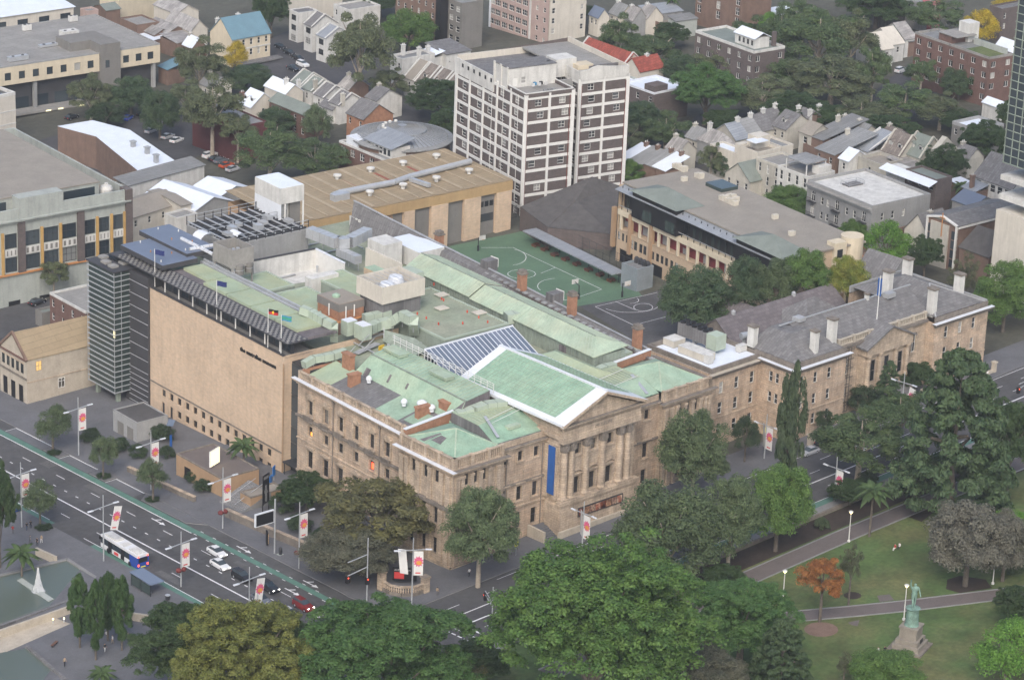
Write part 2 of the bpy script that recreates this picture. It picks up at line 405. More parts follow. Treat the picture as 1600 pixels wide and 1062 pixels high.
mat('brick_brown', (.1, .078, .072), .9, .12, .5, .1, tex=bricks((.12, .095, .09), (.09, .075, .072), (.11, .098, .094)))
mat('brick_mid', (.17, .115, .09), .9, .14, .5, .15)
mat('copper', (.255, .36, .275), .75, .15, .3, .12, col2=(.29, .375, .28))
mat('copper_deep', (.215, .335, .25), .75, .16, .35, .12, col2=(.25, .355, .265))
mat('green_paint', (.29, .36, .26), .8, .1, .25, col2=(.32, .36, .24))
mat('green_pale', (.31, .39, .3), .8, .16, .3, .1, col2=(.35, .4, .3))
mat('green_wall', (.22, .26, .22), .8, .14, .3, .25)
mat('membrane_green', (.235, .27, .2), .85, .16, .2, col2=(.27, .285, .22))
mat('duct_green', (.34, .4, .33), .6, .1, .7)
mat('slate', (.15, .148, .15), .8, .14, .6, tex=bricks((0.174, 0.172, 0.174), (0.126, 0.124, 0.126), (0.108, 0.107, 0.108), 1.2, 0.7, .05, True))
mat('slate_purple', (.135, .122, .128), .8, .14, .6, tex=bricks((0.157, 0.142, 0.148), (0.113, 0.102, 0.108), (0.097, 0.088, 0.092), 1.2, 0.7, .05, True))
mat('slate_dark', (.085, .08, .077), .9, .2, .5)
mat('roof_grey', (.2, .205, .205), .75, .12, .25, objvar=.18, tex=bricks((0.220, 0.226, 0.226), (0.180, 0.184, 0.184), (0.144, 0.148, 0.148), 5, 0.8, .05, True))
mat('roof_membrane', (.24, .235, .222), .85, .14, .15, col2=(.27, .262, .245), tex=bricks((0.250, 0.244, 0.231), (0.230, 0.226, 0.213), (0.173, 0.169, 0.160), 7, 3.2, .05, True))
mat('roof_taupe', (.245, .225, .195), .85, .1, .2)
mat('roof_tan', (.27, .215, .14), .85, .08, .2, .1, tex=bricks((0.284, 0.226, 0.147), (0.257, 0.204, 0.133), (0.194, 0.155, 0.101), 9, 1.2, .05, True))
mat('tan_fascia', (.37, .26, .135), .85, .08, .2, .1)
mat('roof_zinc', (.24, .26, .285), .5, .1, .3, spec=.5, tex=bricks((0.259, 0.281, 0.308), (0.221, 0.239, 0.262), (0.173, 0.187, 0.205), 6, 0.6, .05, True))
mat('roof_white', (.62, .67, .74), .5, .06, .25)
mat('roof_iron', (.27, .26, .25), .7, .25, .5, objvar=.15, tex=bricks((0.324, 0.312, 0.300), (0.216, 0.208, 0.200), (0.194, 0.187, 0.180), 4, 0.8, .05, True))
mat('roof_tile_red', (.24, .062, .045), .85, .22, .8, tex=bricks((0.288, 0.074, 0.054), (0.192, 0.050, 0.036), (0.173, 0.045, 0.032), 1.0, 0.6, .05, True))
mat('roof_tile_brown', (.16, .14, .125), .85, .2, .6, objvar=.2, tex=bricks((0.192, 0.168, 0.150), (0.128, 0.112, 0.100), (0.115, 0.101, 0.090), 1.0, 0.6, .05, True))
mat('roof_green', (.17, .195, .175), .7, .12, .4)
mat('roof_blue', (.12, .21, .26), .6, .1, .4)
mat('roof_navy', (.13, .16, .22), .5, .06, .3)
mat('cream', (.52, .46, .35), .85, .07, .3, .1)
mat('cream_pale', (.5, .472, .415), .85, .07, .3, .15)
mat('buff', (.42, .325, .23), .85, .07, .3, .12)
mat('beige_box', (.47, .44, .375), .8, .07, .3, .15)
mat('render_grey', (.26, .265, .265), .85, .1, .3, .15, objvar=.12)
mat('render_pink', (.38, .29, .26), .85, .08, .3, .12)
mat('render_cream', (.4, .385, .34), .85, .1, .3, .18, objvar=.14)
mat('render_green', (.31, .335, .315), .85, .1, .3, .2)
mat('taupe', (.17, .165, .155), .85, .08, .3, .1)
mat('timber', (.12, .06, .042), .8, .15, 1)
mat('tree_bark', (.11, .095, .08), .9, .25, 1.2)
mat('gum_bark', (.32, .28, .23), .9, .25, .8)
mat('bronze', (.15, .24, .2), .7, .35, 1.2, .3)
mat('granite', (.22, .2, .17), .8, .14, .8, .15)
mat('orange_trim', (.42, .2, .08), .8, .15, .8)
mat('blue_paint', (.02, .09, .3), .5, .08, 1)
mat('skin', (.4, .26, .19), .7, .05, 2)
glass_mat('glass'); glass_mat('glass_old', (.012, .014, .016), (.04, .04, .04), .05, .12, (.16, .15, .13))
glass_mat('glass_blue', (.02, .03, .04), (.06, .075, .085), .0, .06); glass_mat('glass_sky', (.11, .14, .19), (.15, .18, .24), .0, .12)
glass_mat('glass_green', (.03, .045, .043), (.05, .07, .065), .0, .1)
MATS['lamp_warm'] = glow('lamp_warm', (1, .8, .4), 2.2); MATS['lamp_white'] = glow('lamp_white', (1, .97, .9), 6)
MATS['lit_sign'] = glow('lit_sign', (1, .9, .55), .55); MATS['lit_red'] = glow('lit_red', (1, .08, .03), 2)
MATS['lit_orange'] = glow('lit_orange', (.9, .4, .08), .6); MATS['lit_amber'] = glow('lit_amber', (.8, .5, .16), .5)
# ground, streets, park
TW = R_(-2.4); UW = np.array([math.cos(TW), math.sin(TW)]); VW = np.array([-UW[1], UW[0]])
def wl(c, d):
    "William Street frame (c across, d along) -> x, y"
    p = UW*c+VW*d; return (float(p[0]), float(p[1]))
def sheet(name, poly, off, m, parent=None, kind='structure'):
    mb = MB()
    a = sum(poly[i][0]*poly[(i+1) % len(poly)][1]-poly[(i+1) % len(poly)][0]*poly[i][1] for i in range(len(poly)))
    if a < 0: poly = poly[::-1]
    mb.face([(p[0], p[1], gz(*p[:2])+off) for p in poly]); return mb.bd(name, MATS[m], parent, kind)
def slab(name, poly, m, h=.13, h0=-.2, kind='structure', mside='kerb_stone'):
    return MB().prism(poly, lambda x, y: gz(x, y)+h0, lambda x, y: gz(x, y)+h, 1, 0).bd(name, [MATS[m], MATS[mside]], None, kind)
def wrect(c0, c1, d0, d1): return [wl(c0, d0), wl(c1, d0), wl(c1, d1), wl(c0, d1)]
sheet('ground', [(-900, -700), (1500, -700), (1500, 1900), (-900, 1900)], -.05, 'earth')
sheet('road', wrect(-36.6, -14.3, -60, 420), -.01, 'asphalt')
sheet('road', [(-200, -21.4), (700, -21.4), (700, -1.0), (-200, -1.0)], -.006, 'asphalt')
slab('pavement', [wl(-14.3, 430), wl(-14.3, 14)]+[(-14.1+6.2*(1-math.cos(t)), 13-13.9*math.sin(t)) for t in np.linspace(.15, 1.5, 7)]+[(-6.5, -1.0), (640, -1.0), (640, 9), (2, 9), wl(-2.5, 40), wl(-2.5, 430)], 'paving')
slab('pavement', [wl(-36.6, 430), wl(-36.6, 4), wl(-40, -1), wl(-130, -1), wl(-130, 430)], 'paving')
sheet('park_lawn', [(-50, -24.0), (640, -24.0), (640, -420), (-50, -420)], .01, 'grass')
slab('pavement', [(-50, -21.4), (640, -21.4), (640, -24.2), (-50, -24.2)], 'paving_light', .12)
MB().prism([(30, -24.2), (170, -24.2), (170, -24.7), (30, -24.7)], lambda x, y: gz(x, y)-.2, lambda x, y: gz(x, y)+.75).bd('park_wall', MATS['sandstone_dark'], None)
tag(bpy.data.objects['park_wall'], 'low dark stone wall between the park and the road', 'wall')
sheet('garden_bed', [(30, -24.8), (170, -24.8), (170, -30.6), (60, -30.9), (30, -31)], .02, 'soil')
def path(pts, w, m, off, edge=True):
    "a ribbon through ground points with pale edging strips"
    L = []; Rr = []
    for i, p in enumerate(pts):
        a = np.array(pts[max(i-1, 0)][:2]); b = np.array(pts[min(i+1, len(pts)-1)][:2]); d = (b-a)/np.linalg.norm(b-a); n = np.array([-d[1], d[0]])
        L.append(tuple(np.array(p[:2])+n*w/2)); Rr.append(tuple(np.array(p[:2])-n*w/2))
    mb = MB()
    for i in range(len(pts)-1):
        mb.face([(*q, gz(*q)+off) for q in (Rr[i], Rr[i+1], L[i+1], L[i])])
    o = mb.bd('path', MATS[m], None, 'structure')
    if edge:
        for S in (L, Rr):
            e = MB()
            for a, b in zip(S, S[1:]): e.bar((*a, gz(*a)+.05), (*b, gz(*b)+.05), .28, .2)
            e.bd('edging', MATS['kerb_stone'], o)
    return o
PC1 = [(-10, -37), (20, -36.2), (44, -34.2), (70, -33.9), (100, -34.4), (150, -35.5), (260, -38)]
path(PC1, 4.6, 'path_asphalt', .03)
P2 = [gd(1150, 985), gd(1240, 963), gd(1330, 955), gd(1420, 946), gd(1510, 935), gd(1600, 924), gd(1690, 916)]
path(P2, 4.3, 'path_asphalt', .034)
sheet('garden_bed', [gd(x, y)[:2] for x, y in ((1490, 775), (1600, 735), (1600, 700), (1450, 765), (1400, 800), (1440, 815))], .024, 'soil')
sheet('garden_bed', [gd(x, y)[:2] for x, y in ((1480, 905), (1500, 899), (1540, 905), (1550, 918), (1500, 926), (1478, 920))], .024, 'soil')
for i, (x, y, rx) in enumerate(((1283, 983, 3.0), (1332, 930, 1.6))):
    p = gd(x, y); sheet('garden_bed', [(p[0]+rx*math.cos(t), p[1]+rx*math.sin(t)) for t in np.linspace(0, 2*math.pi, 14, endpoint=False)], .03, 'soil' if i else 'brick_mid')
for q in ([(1370, 930), (1390, 928), (1397, 937), (1375, 940)], [(1325, 972), (1343, 968), (1340, 978), (1330, 976)]):
    sheet('worn_patch', [gd(*p)[:2] for p in q], .028, 'path_asphalt')
# markings on William Street
def mark(poly, m='line_white', off=.004): return sheet('marking', poly, off, m)
mark(wrect(-28.55, -28.25, 14, 420)); mark(wrect(-35.3, -35.15, -10, 66)); mark(wrect(-35.3, -35.15, 78, 420))
sheet('bike_lane', wrect(-36.5, -35.3, -10, 62), .002, 'bike_green'); sheet('bike_lane', wrect(-36.5, -35.3, 76, 420), .002, 'bike_green')
sheet('bike_lane', wrect(-18.7, -17.25, 54, 430), .002, 'bike_green'); sheet('bike_lane', wrect(-18.5, -17.2, 9.5, 54), .002, 'bike_green')
mark(wrect(-18.95, -18.75, 54, 430))
for k in range(24):
    d = 71.3+12.6*(k-5)
    if d > 15: mark(wrect(-22.15, -22.0, d-3.1, d))
    d = 79.2+12.6*(k-6)
    if d > 8: mark(wrect(-32.0, -31.85, d-3.1, d))
for k in range(60):
    d = 88.5+4.05*(k-18)
    if d > 16: mark(wrect(-25.35, -25.15, d-1.0, d))
for k in range(11):
    d = 12+4.05*k; mark(wrect(-18.75, -18.6, d, d+1)); mark(wrect(-17.15, -17.0, d, d+1))
mark([wl(-23.4, 9.3), wl(-14.9, 8.5), wl(-14.9, 8.05), wl(-23.4, 8.85)])
for k in range(6):
    c = -24.2+1.55*k; mark([wl(c, 7.75-.08*k), wl(c+1, 7.7-.08*k), wl(c+1, 7.4-.08*k), wl(c, 7.45-.08*k)])
def arrow(c, d, turn=0):
    mark(wrect(c-.12, c+.12, d, d+3.2)); mark([wl(c-.5, d+.0), wl(c+.5, d), wl(c, d-1.5)])
    if turn: mark([wl(c+.1, d+2.2), wl(c+1.1, d+1.4), wl(c+.9, d+1.1), wl(c+.1, d+1.8)])
for c, d in ((-16.0, 40), (-16.1, 19), (-20.6, 18.5), (-20.4, 62)): arrow(c, d, 1)
for a in ((-15.6, 10), (-15, 10)): pass
# parking bays between the kerb build-outs
for (d0, d1) in ((76.5, 86.5), (93, 103.5), (110, 124)):
    sheet('parking_bay', wrect(-17.1, -14.35, d0, d1), .002, 'paving'); mark(wrect(-14.6, -14.4, d0, d1)); mark(wrect(-17.1, -14.4, d1-.15, d1))
slab('kerb', [wl(-14.4, 55), wl(-14.4, 76), wl(-16.9, 74), wl(-16.9, 58.5)], 'paving'); slab('kerb', wrect(-16.9, -14.4, 87, 92.5), 'paving'); slab('kerb', wrect(-16.9, -14.4, 104, 109.5), 'paving')
# markings on College Street
def crect(x0, x1, y0, y1): return [(x0, y0), (x1, y0), (x1, y1), (x0, y1)]
mark(crect(-7.2, 640, -12.55, -12.2)); mark(crect(-7.2, 20, -8.85, -8.6)); mark(crect(-7.6, -7.15, -20, -1.9))
for k in range(40): mark(crect(-5+9*k, -2+9*k, -5.4, -5.25)); mark(crect(-5+9*k, -2+9*k, -15.5, -15.35)); mark(crect(24+9*k, 27+9*k, -8.95, -8.8))
for k in range(11): mark([(-9.3, -2-1.6*k), (-9.0, -2-1.6*k), (-9.0, -3.1-1.6*k), (-9.3, -3.1-1.6*k)]); mark([(-11.0, -2-1.6*k), (-10.7, -2-1.6*k), (-10.7, -3.1-1.6*k), (-11.0, -3.1-1.6*k)])
sheet('bike_lane', crect(0, 640, -21.3, -19.4), .0025, 'bike_green'); mark(crect(0, 640, -19.35, -19.2)); mark(crect(70, 640, -1.75, -1.6)); mark(crect(10, 66, -2.2, -2.05))
# streets behind the museum, as seen between the houses
def px_sheet(name, pts, off, m): return sheet(name, [tuple(gd(*p)[:2]) for p in pts], off, m)
px_sheet('road', ((-60, 250), (0, 235), (170, 190), (300, 160), (420, 60), (520, 20), (600, 100), (430, 190), (230, 280), (0, 330)), -.02, 'asphalt_dark')
px_sheet('road', ((400, 95), (440, 60), (700, 190), (720, 240), (660, 240)), -.015, 'asphalt_dark')
px_sheet('road', ((-80, 480), (60, 470), (200, 440), (135, 520), (-80, 560)), -.016, 'asphalt')
px_sheet('road', ((960, 270), (1090, 180), (1330, 170), (1420, 100), (1500, 110), (1420, 190), (1130, 235), (1010, 330)), -.018, 'asphalt_dark')
for i in range(34):
    d, c, w = rnd.uniform(0, 150), rnd.choice((-20.3, -23.7, -26.8, -30, -33.5)), rnd.uniform(.5, 1.1); sheet('road_patch', wrect(c-w, c+w, d, d+rnd.uniform(1, 9)) if i % 2 else crect(d, d+rnd.uniform(1, 9), c/2-w-1, c/2+w-1), .0015+.00002*i, 'asphalt_dark' if i % 3 else 'road_worn' if mat('road_worn', (.1, .1, .1), .9, .2, .4) else '')
sheet('forecourt', [wl(-2.6, 9), (20, 9), (20, 134), wl(-2.6, 134)], .08, 'paving')
# museum: shared pieces
def strip(b, face, a0, a1, base, z0, z1, proj, m, name='string_course', parent=None):
    mb = MB()
    if face == 'R': mb.box(a0, a1, base-proj, base+.01, z0, z1)
    else: mb.box(base-proj, base+.01, a0, a1, z0, z1)
    return mb.bd(name, MATS[m], parent or b.e)
def cornice(b, face, a0, a1, base, z, m='sandstone', lead='white_metal', s=1.0, e0=0, e1=0):
    mb = MB()
    for (z0, z1, p) in ((-.9, -.45, .25), (-.45, -.12, .6), (-.12, .12, .95)):
        if face == 'R': mb.box(a0-p*s*e0, a1+p*s*e1, base-p*s, base+.02, z+z0, z+z1)
        else: mb.box(base-p*s, base+.02, a0-p*s*e0, a1+p*s*e1, z+z0, z+z1)
    o = mb.bd('cornice', MATS[m], b.e); q = MB(); p = 1.0
    if face == 'R': q.box(a0-p*s*e0, a1+p*s*e1, base-p*s, base, z+.125, z+.17)
    else: q.box(base-p*s, base, a0-p*s*e0, a1+p*s*e1, z+.125, z+.17)
    q.bd('lead_cover', MATS[lead], o); return o
def pediment_hood(mat_, w, kind='tri'):
    k = ('hood', round(w, 2), kind, mat_)
    if k not in WMESH:
        mb = MB(); e = .35
        if kind == 'tri':
            mb.box(-e, w+e, -.45, 0, 0, .18)
            for (y0, y1, d) in ((-.5, 0, .2),):
                mb.prism([(-e-.1, .18), (w/2, .95), (w+e+.1, .18)], -.4, 0)
            v = []
            for i, p in enumerate(mb.v): v.append(p if i < 8 else (p[0], p[2], p[1]))
            mb.v = v
        elif kind == 'flat': mb.box(-e, w+e, -.5, 0, .12, .38).box(-e+.12, w+e-.12, -.3, 0, -.15, .12)
        elif kind == 'arc':
            mb.box(-e, w+e, -.45, 0, 0, .16)
            for i in range(6):
                t0, t1 = math.pi*i/6, math.pi*(i+1)/6; c = w/2; r = w/2+e
                mb.bar((c-r*math.cos(t0), -.2, .16+.8*math.sin(t0)), (c-r*math.cos(t1), -.2, .16+.8*math.sin(t1)), .45, .18)
        WMESH[k] = mb.data('hood', MATS[mat_])
    return WMESH[k]
def surround(b, face, base, u, z, w, h, m='sandstone', hood=None, balc=False, proud=.14):
    k = ('surr', round(w, 2), round(h, 2), m, proud)
    if k not in WMESH: WMESH[k] = MB().box(-.3, 0, -proud, .0, -.05, h+.25).box(w, w+.3, -proud, 0, -.05, h+.25).box(0, w, -proud, 0, h, h+.25).box(-.4, w+.4, -proud-.12, 0, -.3, -.05).data('window_surround', MATS[m])
    ang = 0 if face == 'R' else -math.pi/2; p = (u, base-.003) if face == 'R' else (base-.003, u+w)
    link('window_surround', WMESH[k], b.e, None, (*p, z), ang)
    if hood: link('hood', pediment_hood(m, w+.2, hood), b.e, None, ((p[0]-.1, p[1], z+h+.45) if face == 'R' else (p[0], p[1]+.1, z+h+.45)), ang)
    if balc:
        kb = ('balc', round(w, 2), m)
        if kb not in WMESH:
            mb = MB().box(-.6, w+.6, -.9, 0, -.25, 0).box(-.6, w+.6, -.9, -.75, .72, .85)
            for i in range(int((w+1.2)/.3)): mb.box(-.58+.3*i, -.46+.3*i, -.88, -.77, 0, .72)
            WMESH[kb] = mb.data('balcony', 'sandstone_dark')
        link('balcony', WMESH[kb], b.e, None, (*p, z-.9), ang)
def balustrade(b, face, a0, a1, base, z, h=1.5, m='sandstone', md='sandstone_dark', bay=4.0, inset=.1, t=.45):
    "parapet of piers and pierced panels"
    n = max(1, round((a1-a0)/bay)); st = (a1-a0)/n; mb = MB()
    def bx(q0, q1, i0, i1, z0, z1):
        if face == 'R': mb.box(q0, q1, base+i0, base+i1, z0, z1)
        else: mb.box(base+i0, base+i1, q0, q1, z0, z1)
    bx(a0, a1, inset, inset+t, z, z+.3); bx(a0, a1, inset-.05, inset+t+.05, z+h-.25, z+h)
    for i in range(n+1): q = min(a0+i*st, a1-.7); bx(q, q+.7, inset-.1, inset+t+.1, z, z+h+.12)
    for i in range(n):
        k = 7
        for j in range(k): q = a0+i*st+.8+(st-.9)*j/k; bx(q, q+.22, inset+.1, inset+t-.1, z+.3, z+h-.25)
    return mb.bd('balustrade', [MATS[m]], b.e)
def polyroof(name, pts, m, parent=None, t=.15, kind=None):
    "a roof plane with thickness from world or local 3-d points"
    mb = MB(); n = len(pts)
    A = [Vector(p) for p in pts]; nn = (A[1]-A[0]).cross(A[2]-A[0])
    if nn.z < 0: A = A[::-1]
    mb.face(A); mb.face([p-Vector((0, 0, t)) for p in A[::-1]])
    for i in range(n): j = (i+1) % n; mb.face([A[i]-Vector((0, 0, t)), A[j]-Vector((0, 0, t)), A[j], A[i]])
    return mb.bd(name, MATS[m] if isinstance(m, str) else m, parent, kind)
def seams(parent, p0, p1, q0, q1, n, m, w=.1, h=.12, name='standing_seams', ends=False):
    "n raised battens from line p0-p1 to line q0-q1, joined"
    mb = MB(); P0, P1, Q0, Q1 = map(Vector, (p0, p1, q0, q1))
    for i in range(n+1):
        t = i/n
        if not ends and i in (0, n): continue
        mb.bar(P0.lerp(P1, t)+Vector((0, 0, h/2)), Q0.lerp(Q1, t)+Vector((0, 0, h/2)), w, h)
    return mb.bd(name, MATS[m], parent, 'stuff')
def text(body, parent, loc, size, rot, m, extrude=.04, align='LEFT', name='lettering', bold=0., sx=1.):
    c = bpy.data.curves.new(name, 'FONT'); c.body = body; c.size = size; c.extrude = extrude; c.align_x = align; c.offset = bold; c.resolution_u = 2
    c.materials.append(MATS[m] if isinstance(m, str) else m)
    tmp = bpy.data.objects.new(name, c); me = bpy.data.meshes.new_from_object(tmp); bpy.data.objects.remove(tmp)
    o = bpy.data.objects.new(name, me); COL.objects.link(o); o.parent = parent; o.location = loc; o.rotation_euler = rot; o.scale = (sx, 1, 1)
    return o
# brick wing on William Street
b = BW_ = Bw('museum_brick_wing', 'museum wing with a huge blank tan brick wall above small square windows', 'museum', 14.3, 66, -3.25, 62, 47.6, 0, z=22.0, zb=0)
vs1 = [4.5+2.93*i-.8 for i in range(14)]
hl = b.rows('L', [v for v in vs1], [-.75], 1.5, 1.6, 'bare', 'glass_old', sill=None, depth=.3)
hl += b.rows('L', [v for v in vs1 if v < 38], [-3.75], 1.5, 1.6, 'bare', 'glass_old', depth=.3)
for v in (42.7, 39.7): hl.append((v-.55, v+.55, -5.6, -2.1)); MB().box(-.0, .06, 0, 1.1, 0, 3.5).bd('door', 'charcoal', b.e, None, False, (.25, v-.55, -5.6))
mb = MB(); wall(mb, (0, 47.6), -math.pi/2, 47.6, -9, 22, [(47.6-q, 47.6-p, c, d) for p, q, c, d in hl], .3)
mb.face([(0, 0, -9), (30, 0, -9), (30, 0, 22), (0, 0, 22)])
mb.bd('wall', 'brick_tan', b.e)
strip(b, 'L', 0, 47.6, 0, 1.3, 1.6, .12, 'sandstone_dark')
strip(b, 'L', -.35, 0.0, 0, -9, 20.4, .1, 'brick_tan2', 'pier')
MB().box(-.15, .5, -.1, 47.7, 22, 22.25).bd('coping', 'charcoal', b.e)
text('the australian museum', b.e, (-.06, 14.7, 18.55), 1.25, (math.pi/2, 0, -math.pi/2), 'black', .06, bold=.035, sx=1.09)
MB().box(.5, 7.2, 0, 47.6, 21.4, 21.6).bd('terrace', 'roof_membrane', b.e)
wb = MB(); wall(wb, (2.6, 47.0), -math.pi/2, 47.0, 21.6, 25.0, [(1.2+3.0*i, 3.8+3.0*i, 21.9, 24.6) for i in range(15)], .15)
wb.bd('upper_wall', 'charcoal', b.e)
for i in range(15): window(b.e, (2.6, 47.0-1.2-3.0*i), 21.9, -math.pi/2, 2.6, 2.7, 'pair', 'glass_blue', 'dark_metal', .12)
mb = MB()
for i in range(9): mb = MB().tube((-.1+.7, 2+5.1*i, 21.6), (.6, 2+5.1*i, 25.1), .14); mb.bd('post', 'white_paint', b.e)
can = MB().box(-.6, 4.4, -2.2, 62, 25.15, 25.4).bd('canopy', 'charcoal', b.e)
for j in range(60):
    pass
mb = MB()
for i in range(7):
    for j in range(86):
        if (i+j) % 2 == 0: mb.box(-.5+.68*i, -.02+.68*i, -2.0+.72*j, -1.4+.72*j, 25.4, 25.47)
mb.bd('canopy_grille', 'roof_membrane', can, 'stuff')
# the stepped green roof behind the grille
for i, (v0, v1, u0) in enumerate(((35.5, 45.2, 6.6), (27, 35.5, 5.0), (18.5, 27, 5.0), (10.0, 18.5, 5.0), (2.2, 10.0, 5.0))):
    MB().box(u0, 11.2, v0+.22, v1-.22, 25.0, 25.75).bd('roof_panel', 'green_paint', b.e)
MB().box(3.9, 12.4, -1, 46, 24.6, 25.2).bd('roof', 'slate_purple', b.e)
mb = MB().box(11.4, 11.9, 2, 46, 25.2, 26.0).box(12.2, 12.5, 2, 46, 25.2, 26.4); mb.bd('gutter_duct', 'galv', b.e)
# glazed stair tower at the east end
t = Bw('glass_stair_tower', 'tall glass stair tower striped with thin horizontal louvres beside the brick wall', 'tower', 12.8, 120.4, -2.2, 9, 10.3, 0, z=24.1, zb=0)
MB().box(.35, 9, .35, 9.95, -3.2, 23.6).bd('glazing', 'glass_green', t.e)
for i in range(23):
    z = -3.0+1.18*i
    MB().box(0, 9.0, 0, 10.3, z, z+.09).bd('louvre', 'galv', t.e)
for y in (0.06, 10.2): MB().box(.05, .15, y-.05, y+.05, -3.2, 24.1).bd('mullion', 'galv', t.e)
for x in (1.9,): MB().box(x-.05, x+.05, .05, .15, -3.2, 24.1).bd('mullion', 'galv', t.e)
MB().box(-.1, 9, -.1, 10.4, 23.9, 24.15).bd('roof', 'charcoal', t.e)
for x, y in ((1, 2), (1.2, 5), (2.5, 8), (4, 2.5)): MB().box(x, x+1.6, y, y+1.8, 24.15, 24.6).bd('roof_hatch', 'roof_membrane', t.e)
MB().box(4.0, 7, 5, 9.3, 24.15, 24.4).bd('roof_light', 'black', t.e)
for y in (1.4, 9): MB().box(1.4, 2.2, y-.4, y+.4, -9, -3.2).bd('leg', 'green_wall', t.e)
MB().box(.3, .38, .2, .75, 9.4, 10.9).bd('lit_pane', 'lit_sign', t.e)
d = Bw('museum_link_wall', 'dark grey panelled wall with pale lines between glass tower and brick wall', 'wall', 16.5, 113.5, -2.6, 6, 7.5, 0, z=23.6, zb=0)
MB().box(.05, 6, 0, 8.6, -9, 23.8).bd('wall', 'charcoal', d.e)
for i in range(8): MB().box(-.05, .05, .1, 7.2, 2.6+2.75*i-.05, 2.6+2.75*i+.06).bd('trim', 'galv', d.e)
for i in range(8): MB().box(-.05, .05, .1, 7.2, -7.4+1.22*i-.05, -7.4+1.22*i+.06).bd('trim', 'galv', d.e)
# recessed dark glass link
d = Bw('museum_glass_link', 'recessed dark glazed link between brick wall and sandstone wing', 'museum', 16.0, 59.8, -3.4, 5, 6.6, 0, z=20.5, zb=0)
MB().box(0.1, 5, 0, 6.6, -5, 20.5).bd('wall', 'dark_metal', d.e)
for i in range(6):
    for j in (0, 1): o = MB().face([(0, 3.2+3.2*j, 0), (0, .2+3.2*j, 0), (0, .2+3.2*j, 3.1), (0, 3.2+3.2*j, 3.1)]).bd('pane', 'glass_blue', d.e, None, False, (.04, 0, .2+3.35*i))
MB().box(-2.6, .1, .6, 5.2, -.1, .15).bd('entrance_canopy', 'dark_metal', d.e)
for y in (.8, 5): MB().tube((-2.2, y, -3.6), (-2.2, y, -.1), .1).bd('post', 'dark_metal', d.e)
# north sandstone wing
o_ = np.array([7, 7.2])+3.4*np.array([math.cos(R_(-3.5)), math.sin(R_(-3.5))])
b = NWG = Bw('museum_north_wing', 'sandstone museum wing with pedimented windows and green copper mansard roof', 'museum', o_[0], o_[1], -3.5, 22, 53.6, 0, z=19.3, zb=0)
vc = [49.2, 44.0, 39.2, 34.2, 29.2, 24.3]
holes = []
for i, v in enumerate(vc):
    for (z, h, w, st) in ((12.9, 3.2, 1.8, 'sash'), (8.5, 2.1, 1.6, 'sash'), (1.75, 3.7, 1.9, 'sash'), (-1.3, 1.2, 1.6, 'bare')):
        g = 'glass_old'
        holes.append((v-w/2, v+w/2, z, z+h)); window(b.e, (0, v+w/2), z, -math.pi/2, w, h, st, g, 'charcoal', .35)
    surround(b, 'L', 0, v-.9, 12.9, 1.8, 3.2, 'sandstone', 'tri', True, .3); surround(b, 'L', 0, v-.8, 8.5, 1.6, 2.1, 'sandstone')
    surround(b, 'L', 0, v-.95, 1.75, 1.9, 3.7, 'sandstone', 'tri' if i == 3 else 'flat')
for (z, h) in ((12.6, 2.9), (8.5, 2.0)): holes.append((19.7, 20.9, z, z+h)); window(b.e, (0, 20.9), z, -math.pi/2, 1.2, h, 'sash', 'glass_old', 'charcoal', .35)
MB().face([(0, .5, 0), (0, -.5, 0), (0, -.5, .8), (0, .5, .8)]).bd('lit_window', 'lit_orange', b.e, None, False, (.2, 48.95, 8.6))
MB().face([(0, .55, 0), (0, -.45, 0), (0, -.45, 1.3), (0, .55, 1.3)]).bd('lit_window', 'lit_red', b.e, None, False, (.2, 29.0, 8.7))
mb = MB(); wall(mb, (0, 53.6), -math.pi/2, 53.6-13, -5, 19.3, [(53.6-q, 53.6-p, c, d) for p, q, c, d in holes], .4)
mb.face([(0, 53.6, -5), (0, 53.6, 19.3), (20, 53.6, 19.3), (20, 53.6, -5)])
mb.bd('wall', 'sandstone_pink', b.e)
strip(b, 'L', 13, 53.7, 0, 11.7, 12.1, .55, 'sandstone_dark'); strip(b, 'L', 13, 53.7, 0, 6.9, 7.15, .2, 'sandstone'); strip(b, 'L', 13, 53.7, 0, -.1, .35, .25, 'sandstone'); strip(b, 'L', 13, 53.7, 0, -5, -1.5, .2, 'sandstone_pale', 'plinth')
for v in (41.6, 26.7): MB().tube((-.2, v, -2), (-.2, v, 18.6), .12).box(-.45, 0, v-.3, v+.3, 18, 18.7).bd('downpipe', 'sandstone_dark', b.e)
cornice(b, 'L', 13.5, 53.7, 0, 19.2, e1=1)
balustrade(b, 'L', 15, 53.6, 0, 19.3, 1.6, bay=4.6)
MB().box(.3, 9.8, 53.1, 53.7, 19.3, 20.9).bd('parapet', 'brick_orange', b.e)
# low roofs between balustrade and mansard
for i, (v0, v1, m) in enumerate(((46, 53, 'green_paint'), (43.5, 46, 'slate'), (31.5, 43.5, 'slate'), (24.5, 31.5, 'copper'), (17, 24.5, 'slate'))):
    polyroof('low_roof', [(.7, v0+.02, 19.5), (.7, v1-.02, 19.5), (8.6, v1-.02, 21.3), (8.6, v0+.02, 21.3)], m, b.e)
polyroof('low_roof', [(3, 19.5, 20.2), (3, 23.5, 20.2), (7, 23.5, 21.2), (7, 19.5, 21.2)], 'copper', b.e)
E0, E1, Rg0, Rg1, T0, T1 = (8.2, 14.6, 21.0), (8.2, 46.5, 21.0), (10.9, 14.9, 25), (10.9, 44.4, 25), (17.2, 15.6, 25.6), (16.6, 45.0, 25.6)
mr = polyroof('mansard_roof', [E0, E1, Rg1, Rg0], 'copper', b.e); polyroof('upper_roof', [Rg0, Rg1, T1, T0], 'copper', b.e)
